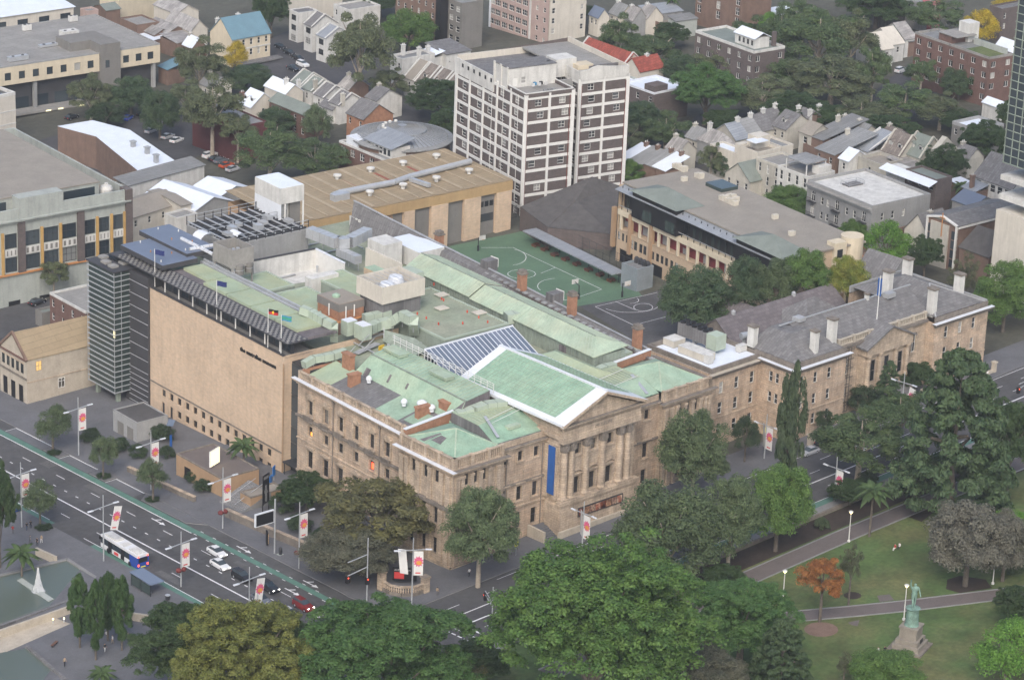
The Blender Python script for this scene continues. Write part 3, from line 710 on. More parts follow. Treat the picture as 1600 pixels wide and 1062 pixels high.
seams(b.e, Rg0, Rg1, T0, T1, 26, 'green_pale'); MB().bar(Rg0, Rg1, .3, .22).bd('ridge_cap', 'green_wall', b.e)
MB().face([E0, Rg0, T0, (17.2, 15.6, 19), (8.2, 14.6, 19)]).bd('gable_end', 'slate_purple', b.e); MB().face([E1, Rg1, T1, (17.2, 46, 19), (8.2, 46.5, 19)]).bd('gable_end', 'slate_purple', b.e)
for (s0, s1, v0, v1) in ((.05, .42, 42.4, 43.9), (.25, .6, 36.4, 37.0), (.35, .6, 30.9, 31.5)):
    e = lambda v, s: (8.2+2.7*s, v, 21+4*s+.03)
    polyroof('roof_patch', [e(v0, s0), e(v1, s0), e(v1, s1), e(v0, s1)], 'slate_purple', mr, .02)
polyroof('roof_patch', [(8.3, 14.8, 21.2), (8.3, 18.6, 21.2), (9.2, 17.0, 22.6), (10.9, 15.0, 25.06)], 'slate_purple', mr, .02)
for v in (38.5, 24.0): MB().box(13.2, 15.2, v, v+5.2, 25.5, 26.0).box(13.0, 15.4, v-.1, v+5.3, 26.0, 26.15).bd('skylight', 'green_pale', b.e)
for (x, y, w, d, z) in ((7.8, 47.3, 1.2, 2.6, 24.3), (4.0, 41.8, 2.4, 1.1, 22.9), (4.6, 21.2, 3.0, 1.1, 22.9), (9.0, 18.3, 1.2, 2.4, 23.8)):
    MB().box(x, x+w, y, y+d, 19.6, z-.3).box(x-.15, x+w+.15, y-.15, y+d+.15, z-.3, z).bd('chimney', [MATS['brick_orange']], b.e)
for (x, y, z, r) in ((7.0, 40.0, 21.8, .5), (5.8, 27.2, 21.6, .55), (7.6, 24.0, 22.0, .85), (7.8, 21.2, 22.0, .6)):
    MB().lathe([(r*.8, 0), (r*.8, .5), (r*1.2, .7), (r*1.1, 1.1), (r*.5, 1.4), (.05, 1.5)], (x, y, z-.5), 10).bd('roof_vent', 'white_metal', b.e)
rl = MB()
for z in (26.1, 26.6, 27.0): rl.bar((17.6, 15, z), (17.2, 46, z), .08, .08)
for i in range(17): rl.bar((17.6, 15+1.94*i, 25), (17.6, 15+1.94*i, 27.05), .09, .09)
rl.bd('railing', 'white_paint', b.e)
# corner pavilion and west wing
b = PAV = Bw('museum_corner_pavilion', 'sandstone corner block of museum with pilasters and green copper hipped roof', 'museum', 7, 7.2, -1.2, 12.2, 15.6, 0, z=19.2, zb=0)
hN, hW = [], []
for v in (11.5, 8.0, 4.8):
    for (z, h, w) in ((15.6, 2.5, 1.2), (7.5, 3.4, 1.2), (1.5, 3.2, 1.2)): hN.append((v-w/2, v+w/2, z, z+h)); window(b.e, (0, v+w/2), z, -math.pi/2, w, h, 'sash', 'glass_old', 'charcoal', .4)
for u in (3.15, 5.3, 7.4):
    for (z, h, w) in ((15.9, 2.5, 1.15), (7.5, 3.4, 1.15), (2.2, 3.0, 1.15)): hW.append((u-w/2, u+w/2, z, z+h)); window(b.e, (u-w/2, 0), z, 0, w, h, 'sash', 'glass_old', 'charcoal', .4)
mb = MB(); wall(mb, (0, 15.6), -math.pi/2, 15.6, -3, 19.2, [(15.6-q, 15.6-p, c, d) for p, q, c, d in hN], .45); wall(mb, (0, 0), 0, 12.2, -3, 19.2, hW, .45)
mb.face([(0, 15.6, -3), (0, 15.6, 19.2), (4, 15.6, 19.2), (4, 15.6, -3)]); mb.face([(12.2, 0, -3), (12.2, 3, -3), (12.2, 3, 19.2), (12.2, 0, 19.2)])
mb.bd('wall', 'sandstone', b.e)
for v in (14.5, 13.1, 9.75, 6.4, 3.0, 1.2):
    for z0, z1 in ((.5, 10.8), (12.4, 18.2)): MB().box(-.4, 0, v-.5, v+.5, z0, z1-.5).box(-.55, 0, v-.6, v+.6, z1-.5, z1).box(-.5, 0, v-.58, v+.58, z0-.4, z0).bd('pilaster', 'sandstone', b.e)
for u in (.9, 2.0, 4.2, 6.35, 8.5, 10.6):
    for z0, z1 in ((.9, 10.8), (12.4, 18.2)): MB().box(u-.42, u+.42, -.4, 0, z0, z1-.5).box(u-.52, u+.52, -.55, 0, z1-.5, z1).box(u-.5, u+.5, -.5, 0, z0-.4, z0).bd('pilaster', 'sandstone', b.e)
for f, L in (('L', 15.6), ('R', 12.2)): strip(b, f, -.5, L, 0, 11.2, 11.9, .6, 'sandstone_dark'); strip(b, f, -.4, L, 0, -3, .3, .5, 'sandstone', 'plinth')
cornice(b, 'L', 0, 15.6, 0, 19.3, e0=1, e1=1); cornice(b, 'R', .05, 12.2, 0, 19.32, lead='sandstone_dark', e1=1)
for f, L in (('L', 15.6), ('R', 12.2)): balustrade(b, f, .1, L, 0, 19.4, 2.3, m='sandstone', bay=3.9, t=.55)
MB().box(.8, 12.1, .8, 15.5, 19.2, 19.6).bd('gutter', 'slate', b.e)
A_, B_, C_, D_ = (1.0, 1.0, 21.2), (12.0, 1.0, 21.2), (12.0, 15.0, 21.2), (1.0, 15.0, 21.2); X_ = (6.5, 7.2, 24.0)
hipr = MB().face([A_, B_, X_]).face([B_, C_, X_]).face([C_, D_, X_]).face([D_, A_, X_]).bd('hipped_roof', 'copper_deep', b.e)
for p in (A_, B_, D_): MB().bar(p, X_, .3, .14).bd('hip_cap', 'green_pale', hipr)
for (a0, a1, s0, s1) in ((.35, .6, .25, .55), (.2, .3, .1, .6)):
    f = lambda a, s: tuple(np.array(D_)*(1-a)*(1-s)+np.array(A_)*a*(1-s)+np.array(X_)*s+np.array([0, 0, .03])); polyroof('roof_patch', [f(a0, s0), f(a1, s0), f(a1, s1), f(a0, s1)], 'slate_purple', hipr, .02)
# west wing between pavilion and portico
WX0, WX1 = 12.2, 24.4
hW = []
for u in (1.6, 5.35, 9.3):
    u += WX0
    for (z, h, w, st) in ((16.6, 2.1, 1.3, 'sash'), (8.6, 3.0, 1.4, 'sash'), (3.0, 3.2, 1.4, 'sash')):
        hW.append((u-w/2, u+w/2, z, z+h)); window(b.e, (u-w/2, 1.5), z, 0, w, h, st, 'glass_old', 'charcoal', .4)
    surround(b, 'R', 1.5, u-.65, 16.6, 1.3, 2.1, 'sandstone'); surround(b, 'R', 1.5, u-.7, 8.6, 1.4, 3.0, 'sandstone', 'flat')
mb = MB(); wall(mb, (WX0, 1.5), 0, WX1-WX0+.4, -2, 19.6, [(a-WX0, c-WX0, d, e) for a, c, d, e in hW], .45); mb.bd('wall', 'sandstone_pink', b.e)
strip(b, 'R', WX0, WX1, 1.5, 12.1, 12.5, .35, 'sandstone_dark'); strip(b, 'R', WX0, WX1, 1.5, 7.3, 7.6, .25, 'sandstone'); cornice(b, 'R', WX0, WX1, 1.5, 19.9, lead='sandstone_dark', s=.75)
strip(b, 'R', WX0, WX1, 1.7, 20.05, 21.2, .1, 'sandstone', 'parapet')
for u in (14.0, 23.0): MB().tube((u, 1.3, 1), (u, 1.3, 19), .12).bd('downpipe', 'sandstone_dark', b.e)
polyroof('roof', [(12, 2.6, 21.0), (24.4, 2.6, 21.0), (24.4, 9.5, 23.2), (12, 7.2, 23.2)], 'copper_deep', b.e); polyroof('upper_roof', [(12, 7.2, 23.2), (24.4, 9.5, 23.2), (24.4, 15, 23.4), (12, 15, 23.4)], 'green_paint', b.e)
seams(b.e, (12, 7.2, 23.2), (24.4, 9.5, 23.2), (12, 14, 23.4), (24.4, 14, 23.4), 14, 'green_pale', .08, .08)
MB().face([(12, 2.6, 19.6), (12, 15, 19.6), (12, 15, 23.3), (12, 7.2, 23.1), (12, 2.6, 20.9)]).bd('roof_cheek', 'slate', b.e); MB().box(12.05, 24.4, 2.0, 15, 19.3, 20.9).bd('gutter', 'slate', b.e)
for i in range(2): MB().bar((13.5, 6.8-1.6*i, 24), (24, 9.2-1.6*i, 24), .07, .07).bd('railing', 'white_paint', b.e)
MB().bar((13.4, 3.2, 21.8), (14.6, 8.5, 24.0), .6, .08).bd('roof_ladder', 'galv', b.e); MB().box(17, 20, 4.4, 5.6, 21.9, 22.5).bd('roof_hatch', 'green_pale', b.e)
# brick firewall with lead coping
MB().bar((1.2, 15.6, 21.2), (17.5, 16.4, 21.9), .5, 2.0).bd('fire_wall', 'brick_orange', b.e); MB().bar((1.1, 15.6, 22.3), (17.6, 16.4, 23.0), .75, .16).bd('coping', 'white_metal', b.e)
# entrance steps beside the portico
mb = MB()
for i in range(9): mb.box(20.5, 24.2, -4.4+.5*i, 1.4, 0, .9+.2*i)
mb.bd('entrance_steps', 'paving', b.e)
MB().box(20.0, 20.5, -3.2, 1.4, 0, 3.0).bd('step_wall', 'sandstone_pale', b.e)
# portico
b = POR = Bw('museum_portico', 'classical sandstone portico with pediment, giant Corinthian pilasters and ribbed green copper roof', 'museum', 31.0, 4.2, 0, 19.4, 27.5, 0, z=24.2, zb=0)
hW, hN = [], []
for u in (4.35, 8.5, 12.8):
    for (z, h, w) in ((16.6, 2.3, 1.5), (8.6, 3.6, 1.7)): hW.append((u-w/2, u+w/2, z, z+h)); window(b.e, (u-w/2, 0), z, 0, w, h, 'sash', 'glass_old', 'charcoal', .5)
    surround(b, 'R', 0, u-.75, 16.6, 1.5, 2.3, 'sandstone'); surround(b, 'R', 0, u-.85, 8.6, 1.7, 3.6, 'sandstone', 'arc')
for i in range(10):
    v = 2.5+2.15*i; hN.append((v-.45, v+.45, 22.8, 24.0)); window(b.e, (0, v+.45), 22.8, -math.pi/2, .9, 1.2, 'bare', 'glass_old', depth=.3)
hN.append((2.3, 3.5, 1.6, 5.6)); MB().box(.3, .4, 2.3, 3.5, 1.6, 5.6).bd('door', 'black', b.e)
mb = MB(); wall(mb, (0, 0), 0, 19.4, -1, 24.2, hW, .5); wall(mb, (0, 27.5), -math.pi/2, 27.5, -1, 24.2, [(27.5-q, 27.5-p, c, d) for p, q, c, d in hN], .4)
mb.face([(19.4, 0, -1), (19.4, 27.5, -1), (19.4, 27.5, 24.2), (19.4, 0, 24.2)]); mb.face([(0, 27.5, 15), (19.4, 27.5, 15), (19.4, 27.5, 24.2), (0, 27.5, 24.2)])
mb.bd('wall', 'sandstone', b.e)
MB().box(-.5, 19.9, -1.1, .0, -1, 7.4).box(-.75, 20.1, -1.3, 0, 7.4, 8.2).box(-.5, 0, 0, 3.0, -1, 7.4).bd('podium', 'sandstone', b.e)
MB().box(-.9, 20.3, -1.6, -1.1, -1, 2.4).bd('plinth', 'sandstone_pale', b.e)
col_me = None
for u in (.75, 2.6, 6.4, 10.7, 15.3, 17.4):
    if col_me is None:
        mb = MB().box(-1, 1, -1, .6, 8.2, 8.6).lathe([(.92, 8.6), (.8, 8.9), (.76, 9.1), (.66, 18.0)], (0, -.05, 0), 14)
        col_me = mb.data('column_shaft', 'sandstone')
        cp = MB().lathe([(.68, 18.0), (.72, 18.2), (.78, 18.9), (.92, 19.6), (.95, 19.75)], (0, -.05, 0), 12).box(-.95, .95, -.9, .6, 19.75, 20.0)
        for k in range(8):
            a = math.pi*2*k/8; cp.box(.82*math.cos(a)-.16, .82*math.cos(a)+.16, -.05+.82*math.sin(a)-.16, -.05+.82*math.sin(a)+.16, 18.3, 19.3)
        cap_me = cp.data('capital', 'sandstone_dark')
    c = link('column', col_me, b.e, None, (u, -.18, 0)); link('capital', cap_me, c)
for v in (1.1, 3.4): MB().box(-.4, 0, v-.6, v+.6, 8.2, 19).bd('pilaster', 'sandstone', b.e)
MB().box(-.55, 19.95, -1.1, 0, 20.0, 21.2).box(-.45, 19.85, -1.0, 0, 21.2, 22.6).box(-.55, 0, 0, 27.5, 20.6, 21.4).bd('entablature', 'sandstone', b.e)
text('MUSEUM', b.e, (9.9, -1.02, 21.45), 1.0, (math.pi/2, 0, 0), 'sandstone_dark', .03, 'CENTER', sx=1.1)
cornice(b, 'R', -.3, 19.7, -.7, 23.6, e0=1, e1=1, s=1.0, lead='sandstone_dark'); cornice(b, 'L', .05, 27.5, -.1, 24.0, lead='sandstone', s=.8)
Zr, Ze = 28.6, 24.25; yf, yb = -1.8, 28.0; xl, xr, xm = -1.3, 20.7, 9.7
tym = MB().face([(.3, -.85, 23.7), (19.1, -.85, 23.7), (xm, -.85, 27.7)]).bd('tympanum', 'sandstone', b.e)
for s_ in (-1, 1):
    xe = xl if s_ < 0 else xr
    rf = polyroof('roof', [(xe, yf, Ze), (xm, yf, Zr), (xm, yb, Zr), (xe, yb, Ze)], 'white_metal', b.e, .5)
    k0, k1 = .09, .97; e = lambda t, y, dz=.03: (xe+(xm-xe)*t, y, Ze+(Zr-Ze)*t+dz)
    cf = polyroof('copper_field', [e(k0, 1.6), e(k1, 1.0), e(k1, yb-2.2), e(k0, yb-2.2)], 'copper_deep', rf, .04)
    seams(cf, e(k0, 1.6, .03), e(k0, yb-2.2, .03), e(k1, 1.0, .03), e(k1, yb-2.2, .03), 24, 'copper', .09, .1)
    sm2 = MB()
    for i in range(1, 9): sm2.bar(e(k0+(k1-k0)*i/9, 1.4, .05), e(k0+(k1-k0)*i/9, yb-2.3, .05), .05, .03)
    sm2.bd('cross_welts', 'green_wall', cf, 'stuff')
    MB().bar((xe, yf+.1, Ze-.35), (xm, yf+.1, Zr-.35), .5, .5).bd('raking_cornice', 'sandstone', b.e)
MB().bar((xm, yf, Zr+.1), (xm, yb, Zr+.1), .5, .2).bd('ridge_cap', 'white_metal', b.e)
MB().box(-.62, -.5, .9, 2.7, 9.2, 18.9).bd('banner', 'blue_paint', b.e)
PANC = [mat('photo_%d' % i, c, .6, .45, 1.8, col2=c2) for i, (c, c2) in enumerate((((.2, .06, .03), (.03, .02, .02)), ((.35, .2, .12), (.08, .04, .03)), ((.12, .05, .04), (.4, .3, .22)), ((.25, .08, .05), (.5, .4, .3))))]
pf = MB().box(4.1, 15.9, -1.3, -1.11, 4.2, 6.0).bd('poster_strip', 'dark_metal', b.e)
for i in range(8): MB().box(4.3+1.43*i, 5.6+1.43*i, -1.35, -1.305, 4.4, 5.8).bd('poster', PANC[i % 4], pf)
# range right of the portico
b = Bw('museum_south_range', 'low sandstone museum range with three arched windows right of the portico', 'museum', 50.2, 8.0, .4, 24.5, 18, 0, z=19.6, zb=0)
hW = []
for u in (3.2, 7.3):
    for (z, h, w) in ((16.8, 2.4, 1.5), (8.8, 3.2, 1.6), (3.4, 3.0, 1.5)): hW.append((u-w/2, u+w/2, z, z+h)); window(b.e, (u-w/2, 0), z, 0, w, h, 'sash', 'glass_old', 'charcoal', .45)
    surround(b, 'R', 0, u-.75, 16.8, 1.5, 2.4, 'sandstone'); surround(b, 'R', 0, u-.8, 8.8, 1.6, 3.2, 'sandstone', 'flat')
mb = MB(); wall(mb, (-1, 0), 0, 12, -1, 19.6, [(p+1, q+1, c, d) for p, q, c, d in hW], .5); mb.bd('wall', 'sandstone_pink', b.e)
hP = []
for u in (15.6, 17.8, 20.0):
    for (z, h, w) in ((15.9, 2.5, 1.2), (7.5, 3.4, 1.2), (3.2, 3.0, 1.2)): hP.append((u-w/2-10.6, u+w/2-10.6, z, z+h)); window(b.e, (u-w/2, -1), z, 0, w, h, 'sash', 'glass_old', 'charcoal', .45)
mb = MB(); wall(mb, (10.6, -1), 0, 13.6, -1, 19.6, hP, .5); wall(mb, (10.6, 0), -math.pi/2, 1, -1, 19.6, [], .1); mb.face([(24.2, -1, -1), (24.2, 16, -1), (24.2, 16, 19.6), (24.2, -1, 19.6)]); mb.bd('wall', 'sandstone', b.e)
for u in (11.4, 12.8, 14.5, 16.7, 18.9, 21.1, 22.4, 23.6):
    for z0, z1 in ((2.2, 10.8), (12.4, 18.4)): MB().box(u-.4, u+.4, -1.4, -1, z0, z1-.5).box(u-.5, u+.5, -1.55, -1, z1-.5, z1).box(u-.5, u+.5, -1.5, -1, z0-.4, z0).bd('pilaster', 'sandstone', b.e)
strip(b, 'R', -1, 10.6, 0, 12.2, 12.6, .35, 'sandstone_dark'); strip(b, 'R', 10.4, 24.4, -1, 11.2, 11.9, .6, 'sandstone_dark'); strip(b, 'R', 10.4, 24.4, -1, -1, 1.6, .5, 'sandstone', 'plinth')
cornice(b, 'R', 10.6, 24.3, -1, 19.6, lead='sandstone_dark', e0=1, e1=1); cornice(b, 'R', -1, 10.6, 0, 19.9, lead='sandstone_dark', s=.75)
balustrade(b, 'R', 10.7, 24.2, -1, 19.75, 2.2, bay=3.4); strip(b, 'R', -1, 10.6, .3, 20.0, 21.2, .1, 'sandstone', 'parapet')
A_, B_, C_, D_, X_ = (11.4, .2, 21.4), (23.4, .2, 21.4), (23.4, 14, 21.4), (11.4, 14, 21.4), (17.4, 7.2, 24.2)
hr = MB().face([A_, B_, X_]).face([B_, C_, X_]).face([C_, D_, X_]).face([D_, A_, X_]).bd('hipped_roof', 'copper', b.e)
for p in (A_, B_, D_): MB().bar(p, X_, .3, .14).bd('hip_cap', 'green_pale', hr)
polyroof('roof', [(-1, 1.0, 21.1), (11.4, 1.0, 21.1), (11.4, 6, 22.8), (-1, 6, 22.8)], 'copper', b.e); polyroof('upper_roof', [(-1, 6, 22.8), (11.4, 6, 22.8), (11.4, 13, 23.0), (-1, 13, 23.0)], 'green_paint', b.e); seams(b.e, (0, 6, 22.8), (11, 6, 22.8), (0, 12, 23), (11, 12, 23), 12, 'green_wall', .1, .06)
MB().face([(11.4, 1, 19.6), (11.4, 13, 19.6), (11.4, 13, 23), (11.4, 6, 22.8), (11.4, 1, 21.1)]).bd('roof_cheek', 'slate', b.e)
for y in (4.5, 8.6): MB().bar((1, y, 23.4), (10, y+1, 23.6), .07, .07).bd('railing', 'white_paint', b.e)
MB().bar((8.6, 1.4, 21.4), (10.3, 7.5, 23.1), .7, .08).bd('roof_ladder', 'galv', b.e)
MB().box(-1, 24.1, .4, 16, 18.6, 19.5).bd('gutter', 'slate', b.e)
MB().box(23.5, 24.3, -1, 15, 19.4, 21.6).bd('parapet', 'sandstone_dark', b.e); MB().bar((6, 15, 21.4), (23.5, 15.4, 22.0), .5, 1.6).bd('fire_wall', 'brick_orange', b.e); MB().bar((6, 15, 22.3), (23.5, 15.4, 22.9), .8, .15).bd('coping', 'white_metal', b.e)
# main roof block behind the fronts
b = Bw('museum_central_block', 'flat roofed core of the museum behind its sandstone fronts', 'museum', 21.5, 22.5, -3.2, 56, 104, 0, z=20.6, zb=0)
MB().box(0, 54, 0, 106, -6, 20.6).bd('wall', 'green_wall', b.e); MB().box(.05, 53.9, .05, 105.9, 20.6, 20.75).bd('roof', 'membrane_green', b.e)
CB = b
def roofpiece(name, label, cat, N, Rr, Ll, z1, z0, m, th=-3.0, build=True, group=None, par=0, pm=None, mtop=None):
    "a box on the roof from three top corner pixels"
    n = at(*N, z1); u = np.array([math.cos(R_(th)), math.sin(R_(th))]); v = np.array([-u[1], u[0]])
    W = float((at(*Rr, z1)-n)[:2]@u); D = float((at(*Ll, z1)-n)[:2]@v)
    e = thing(name, label, cat, (n[0], n[1], z0), R_(th), group)
    if build:
        MB().box(0, W, 0, D, 0, z1-z0-.02).bd('casing', MATS[m], e)
        MB().box(.02, W-.02, .02, D-.02, z1-z0-.02, z1-z0+.06).bd('lid', MATS[mtop or m], e)
        if par: q = MB(); q.box(-.1, W+.1, -.1, .3, z1-z0-.1, z1-z0+par).box(-.1, W+.1, D-.3, D+.1, z1-z0-.1, z1-z0+par).box(-.1, .3, .3, D-.3, z1-z0-.1, z1-z0+par).box(W-.3, W+.1, .3, D-.3, z1-z0-.1, z1-z0+par); q.bd('parapet', MATS[pm or m], e)
    return e, W, D, z1-z0
# things standing on the museum roof
def duct(label, pts, w, h, m='duct_green', cat='duct', legs=True, name='roof_duct'):
    "square air duct along world points: box segments with flanges"
    P = [Vector(p) for p in pts]; e = thing(name, label, cat, (P[0].x, P[0].y, P[0].z-h/2)); O = Vector((P[0].x, P[0].y, P[0].z-h/2))
    for a, b_ in zip(P, P[1:]):
        s_ = MB().bar(a-O, b_-O, w, h).bd('segment', MATS[m], e); L = (b_-a).length; n = max(1, int(L/1.5)); f = MB()
        for i in range(n+1): q = a+(b_-a)*((i+.02)/(n+.04))-O; d = (b_-a).normalized()*.06; f.bar(q-d*.6, q+d*.6, w+.08, h+.08)
        f.bd('flanges', 'green_wall' if m == 'duct_green' else 'grey_metal', s_, 'stuff')
    if legs:
        for a in P: MB().bar(a-O-Vector((0, 0, h/2)), a-O-Vector((0, 0, h/2+1.6)), .12, .12).bd('leg', 'grey_metal', e)
    return e
def A3(px, py, z): return tuple(at(px, py, z))
# navy roof
for i, (lab, N, Rr, Ll, z) in enumerate((('lower navy blue flat roof panel over the glass tower end', (253.8, 415.3), (307.3, 402.4), (193.6, 381.4), 27.2), ('upper navy blue flat roof panel with safety anchors beside plant deck', (292, 397), (338, 386), (221.4, 359.5), 27.9))):
    e, W, D, H = roofpiece('navy_roof', lab, 'roof', N, Rr, Ll, z, z-1.0, 'charcoal', mtop='roof_navy', th=-3 if i == 0 else -3)
    for k in range(5): MB().tube((1+W*.18*k, 2+D*.2*((k*2) % 5), H), (1+W*.18*k, 2+D*.2*((k*2) % 5), H+.5), .12).bd('safety_anchor', 'orange_trim' if k % 2 else MATS['white_paint'], e)
# plant deck with steel frames
e, W, D, H = roofpiece('plant_deck', 'grey steel plant deck of beams and grating behind the navy roof', 'deck', (360, 384), (470, 352), (296, 350), 26.6, 21, 'render_grey', mtop='grey_metal')
for i in range(13): MB().box(.3, W-.3, D*i/13+.3, D*i/13+.55, H+.05, H+.5).bd('joist', 'dark_metal', e)
for i in range(9): MB().box(W*i/9+.2, W*i/9+.5, 0, D, H+.5, H+.75).bd('beam', 'galv', e)
for i in range(10):
    for j in (0, D*.5, D-.2): MB().box(W*i/9-.05, W*i/9+.1, j, j+.15, H, H+2.0).bd('post', 'dark_metal', e)
for j in (0.05, D*.5+.05, D-.15):
    for z in (1.2, 2.0): MB().bar((0, j, H+z), (W, j, H+z), .1, .1).bd('rail', 'galv', e)
for i in range(7): MB().box(1.5+W*.13*i, 3+W*.13*i, D*.2+(i % 3)*2, D*.2+2+(i % 3)*2, H+.75, H+1.4+.3*(i % 2)).bd('grating_panel', 'galv' if i % 2 else 'grey_metal', e)
for i, (p, lab) in enumerate((((318, 372), 'bent pale metal sheet hood on plant deck by navy roof'), ((370, 366), 'small curved white hood on the plant deck'))):
    c = A3(*p, 27.6); h = MB()
    for k in range(6):
        t0, t1 = math.pi*k/6, math.pi*(k+1)/6; r = 1.8 if i == 0 else .9
        h.face([(-r*math.cos(t0), -1.6, .8*r*math.sin(t0)), (-r*math.cos(t1), -1.6, .8*r*math.sin(t1)), (-r*math.cos(t1), 1.6, .8*r*math.sin(t1)), (-r*math.cos(t0), 1.6, .8*r*math.sin(t0))])
    tag(h.bd('metal_hood', 'white_metal', None, None, False, c, R_(-3)), lab, 'hood')
pts = [A3(288, 372, 28.2), A3(300, 378, 28.2), A3(330, 398, 28.2)]
duct('pale pipe duct crossing from navy roof to plant deck', [A3(283, 372, 28.3), A3(333, 397, 28.3)], .5, .5, 'white_metal'); duct('short pale pipe duct branching off towards the louvred box', [A3(296, 389, 28.3), A3(337, 382, 28.3)], .5, .5, 'white_metal')
# louvred box with tanks
e, W, D, H = roofpiece('louvred_enclosure', 'open-topped taupe louvred plant enclosure standing on legs beside navy roof', 'enclosure', (363, 392), (394.7, 383.6), (336.7, 376.8), 31.2, 21, 'taupe', build=False)
for (x0, x1, y0, y1) in ((0, W, 0, .2), (0, W, D-.2, D), (0, .2, .2, D-.2), (W-.2, W, .2, D-.2)): MB().box(x0, x1, y0, y1, 6.2, H).bd('screen', 'roof_membrane', e)
MB().box(.2, W-.2, .2, D-.2, 6.2, 6.5).bd('floor', 'taupe', e)
for x in (.1, W-.4):
    for y in (.1, D-.4): MB().box(x, x+.3, y, y+.3, 0, 6.2).bd('leg', 'roof_membrane', e)
for k in range(3): MB().tube((W*.3+1.1*k, D*.5, 6.5), (W*.3+1.1*k, D*.5, H-1), .4, n=10).bd('fan_stack', 'galv', e)
for i, p in enumerate(((374, 428), (389, 424), (365, 427))):
    c = A3(*p, 25.8); r = (.95, .85, .45)[i]
    t = thing('roof_tank', ('larger grey steel tank below the louvred enclosure', 'smaller grey steel tank under the louvred enclosure', 'slim white vent stack before the louvred enclosure')[i], 'tank', c)
    MB().lathe([(r, 0), (r, 1.9), (r*1.05, 1.95), (r*.3, 2.2), (.02, 2.2)], (0, 0, 0), 14).bd('shell', 'taupe' if i < 2 else 'white_metal', t); MB().lathe([(r*1.06, .9), (r*1.06, 1.0)], (0, 0, 0), 14).bd('band', 'galv', t)
# white lift tower
e, W, D, H = roofpiece('lift_tower', 'white panelled lift motor tower rising above the museum roof', 'tower', (438, 295.4), (477, 289), (405, 275), 34.0, 21, 'white_paint', th=-5, build=False)
MB().box(0, W, 0, D, 9.4, H).bd('upper_box', 'render_white', e); MB().box(0, .3, 0, D, 0, 9.4).bd('side_wall', 'white_metal', e); MB().box(.3, W, D-.4, D, 0, 9.4).bd('back_wall', 'render_white', e)
MB().box(W-.3, W, 0, .3, 0, 9.4).bd('post', 'white_paint', e); MB().box(1.2, 1.5, 0, .3, 0, 9.4).bd('post', 'white_paint', e); MB().box(W*.5, W-.4, .9, D-.4, 0, 9.4).bd('inner_wall', 'taupe', e); MB().box(.3, W*.5, 1.4, D-.4, 0, 9.4).bd('inner_wall', 'render_white', e)
MB().box(.15, W-.15, .15, D-.15, H, H+.1).bd('roof', 'roof_white', e)
# light court with white walls
e = thing('light_court', 'open rooftop court with tall white rendered walls', 'court', A3(395.8, 407.7, 25))
p0, p1, p2 = (np.array(A3(*p, 25.0)) for p in ((395.8, 407.7), (493, 389), (538, 411.5)))
for a, b_, m in ((p0, p1, 'render_white'), (p1, p2, 'white_paint')):
    MB().bar((a[0]-p0[0], a[1]-p0[1], -2.2), (b_[0]-p0[0], b_[1]-p0[1], -2.2), .4, 4.4).bd('wall', MATS['cream_pale' if m == 'x' else m], e); MB().bar((a[0]-p0[0], a[1]-p0[1], .1), (b_[0]-p0[0], b_[1]-p0[1], .1), .6, .2).bd('coping', 'charcoal' if m == 'render_white' else 'white_metal', e)
c0, c1, c2, c3 = (np.array(A3(*p, 20.78))-p0 for p in ((440, 446), (400, 425), (496, 410), (540, 432)))
MB().face([c0, c3, c2, c1]).bd('floor', 'render_white', e)
# flat green roof squares
for lab, N, Rr, Ll, z, z0 in (('square pale green flat roof with white kerb beside light court', (415, 457), (440, 437), (378, 434), 23.4, 20.7), ('green flat roof square in front of the light court with grey gutter', (480, 494), (505, 462), (425, 462), 23.4, 20.7), ('raised olive green flat roof behind the brick plant room', (566, 470), (598, 452), (492, 433), 24.2, 20.7)):
    roofpiece('flat_roof', lab, 'roof', N, Rr, Ll, z, z0, 'green_wall', par=.35, pm='duct_green', mtop='green_paint')
roofpiece('roof_unit', 'low white air handling unit on edge of light court', 'air conditioner', (487, 437), (523, 424), (477, 432), 25.0, 21, 'render_white')
# large flat green roof with anchors and rooflights
e, W, D, H = roofpiece('flat_roof', 'largest raised green flat roof dotted with red safety anchors', 'roof', (695, 532), (793, 506), (578, 473), 24.0, 20.7, 'green_wall', mtop='membrane_green', par=.3, pm='duct_green')
for i, (px, py) in enumerate(((635, 482), (652, 491), (666, 498), (685, 507), (723, 506), (730, 488), (748, 497), (762, 504), (693, 470), (690, 468), (678, 445))):
    c = np.array(A3(px, py, 24.1))-np.array(e.location); th = R_(3); x, y = c[0]*math.cos(th)-c[1]*math.sin(th), c[0]*math.sin(th)+c[1]*math.cos(th)
    MB().lathe([(.16, 0), (.16, .5), (.05, .62)], (x, y, H), 6).bd('safety_anchor', 'lit_red' if 0 else mat('anchor_red', (.5, .07, .04), .6), e)
for i, (px, py) in enumerate(((690, 484), (749, 491), (690, 463))):
    c = A3(px, py, 24.1); t = thing('roof_hatch', ('square pale rooflight in the middle of the green roof', 'square pale rooflight near the front corner of the green roof', 'square pale rooflight beside the cooling tower')[i], 'rooflight', c, R_(-3))
    MB().box(-1.1, 1.1, -.9, .9, -.05, .35).bd('kerb', 'green_wall', t); MB().box(-1.25, 1.25, -1.05, 1.05, .35, .5).bd('cover', 'beige_box', t)
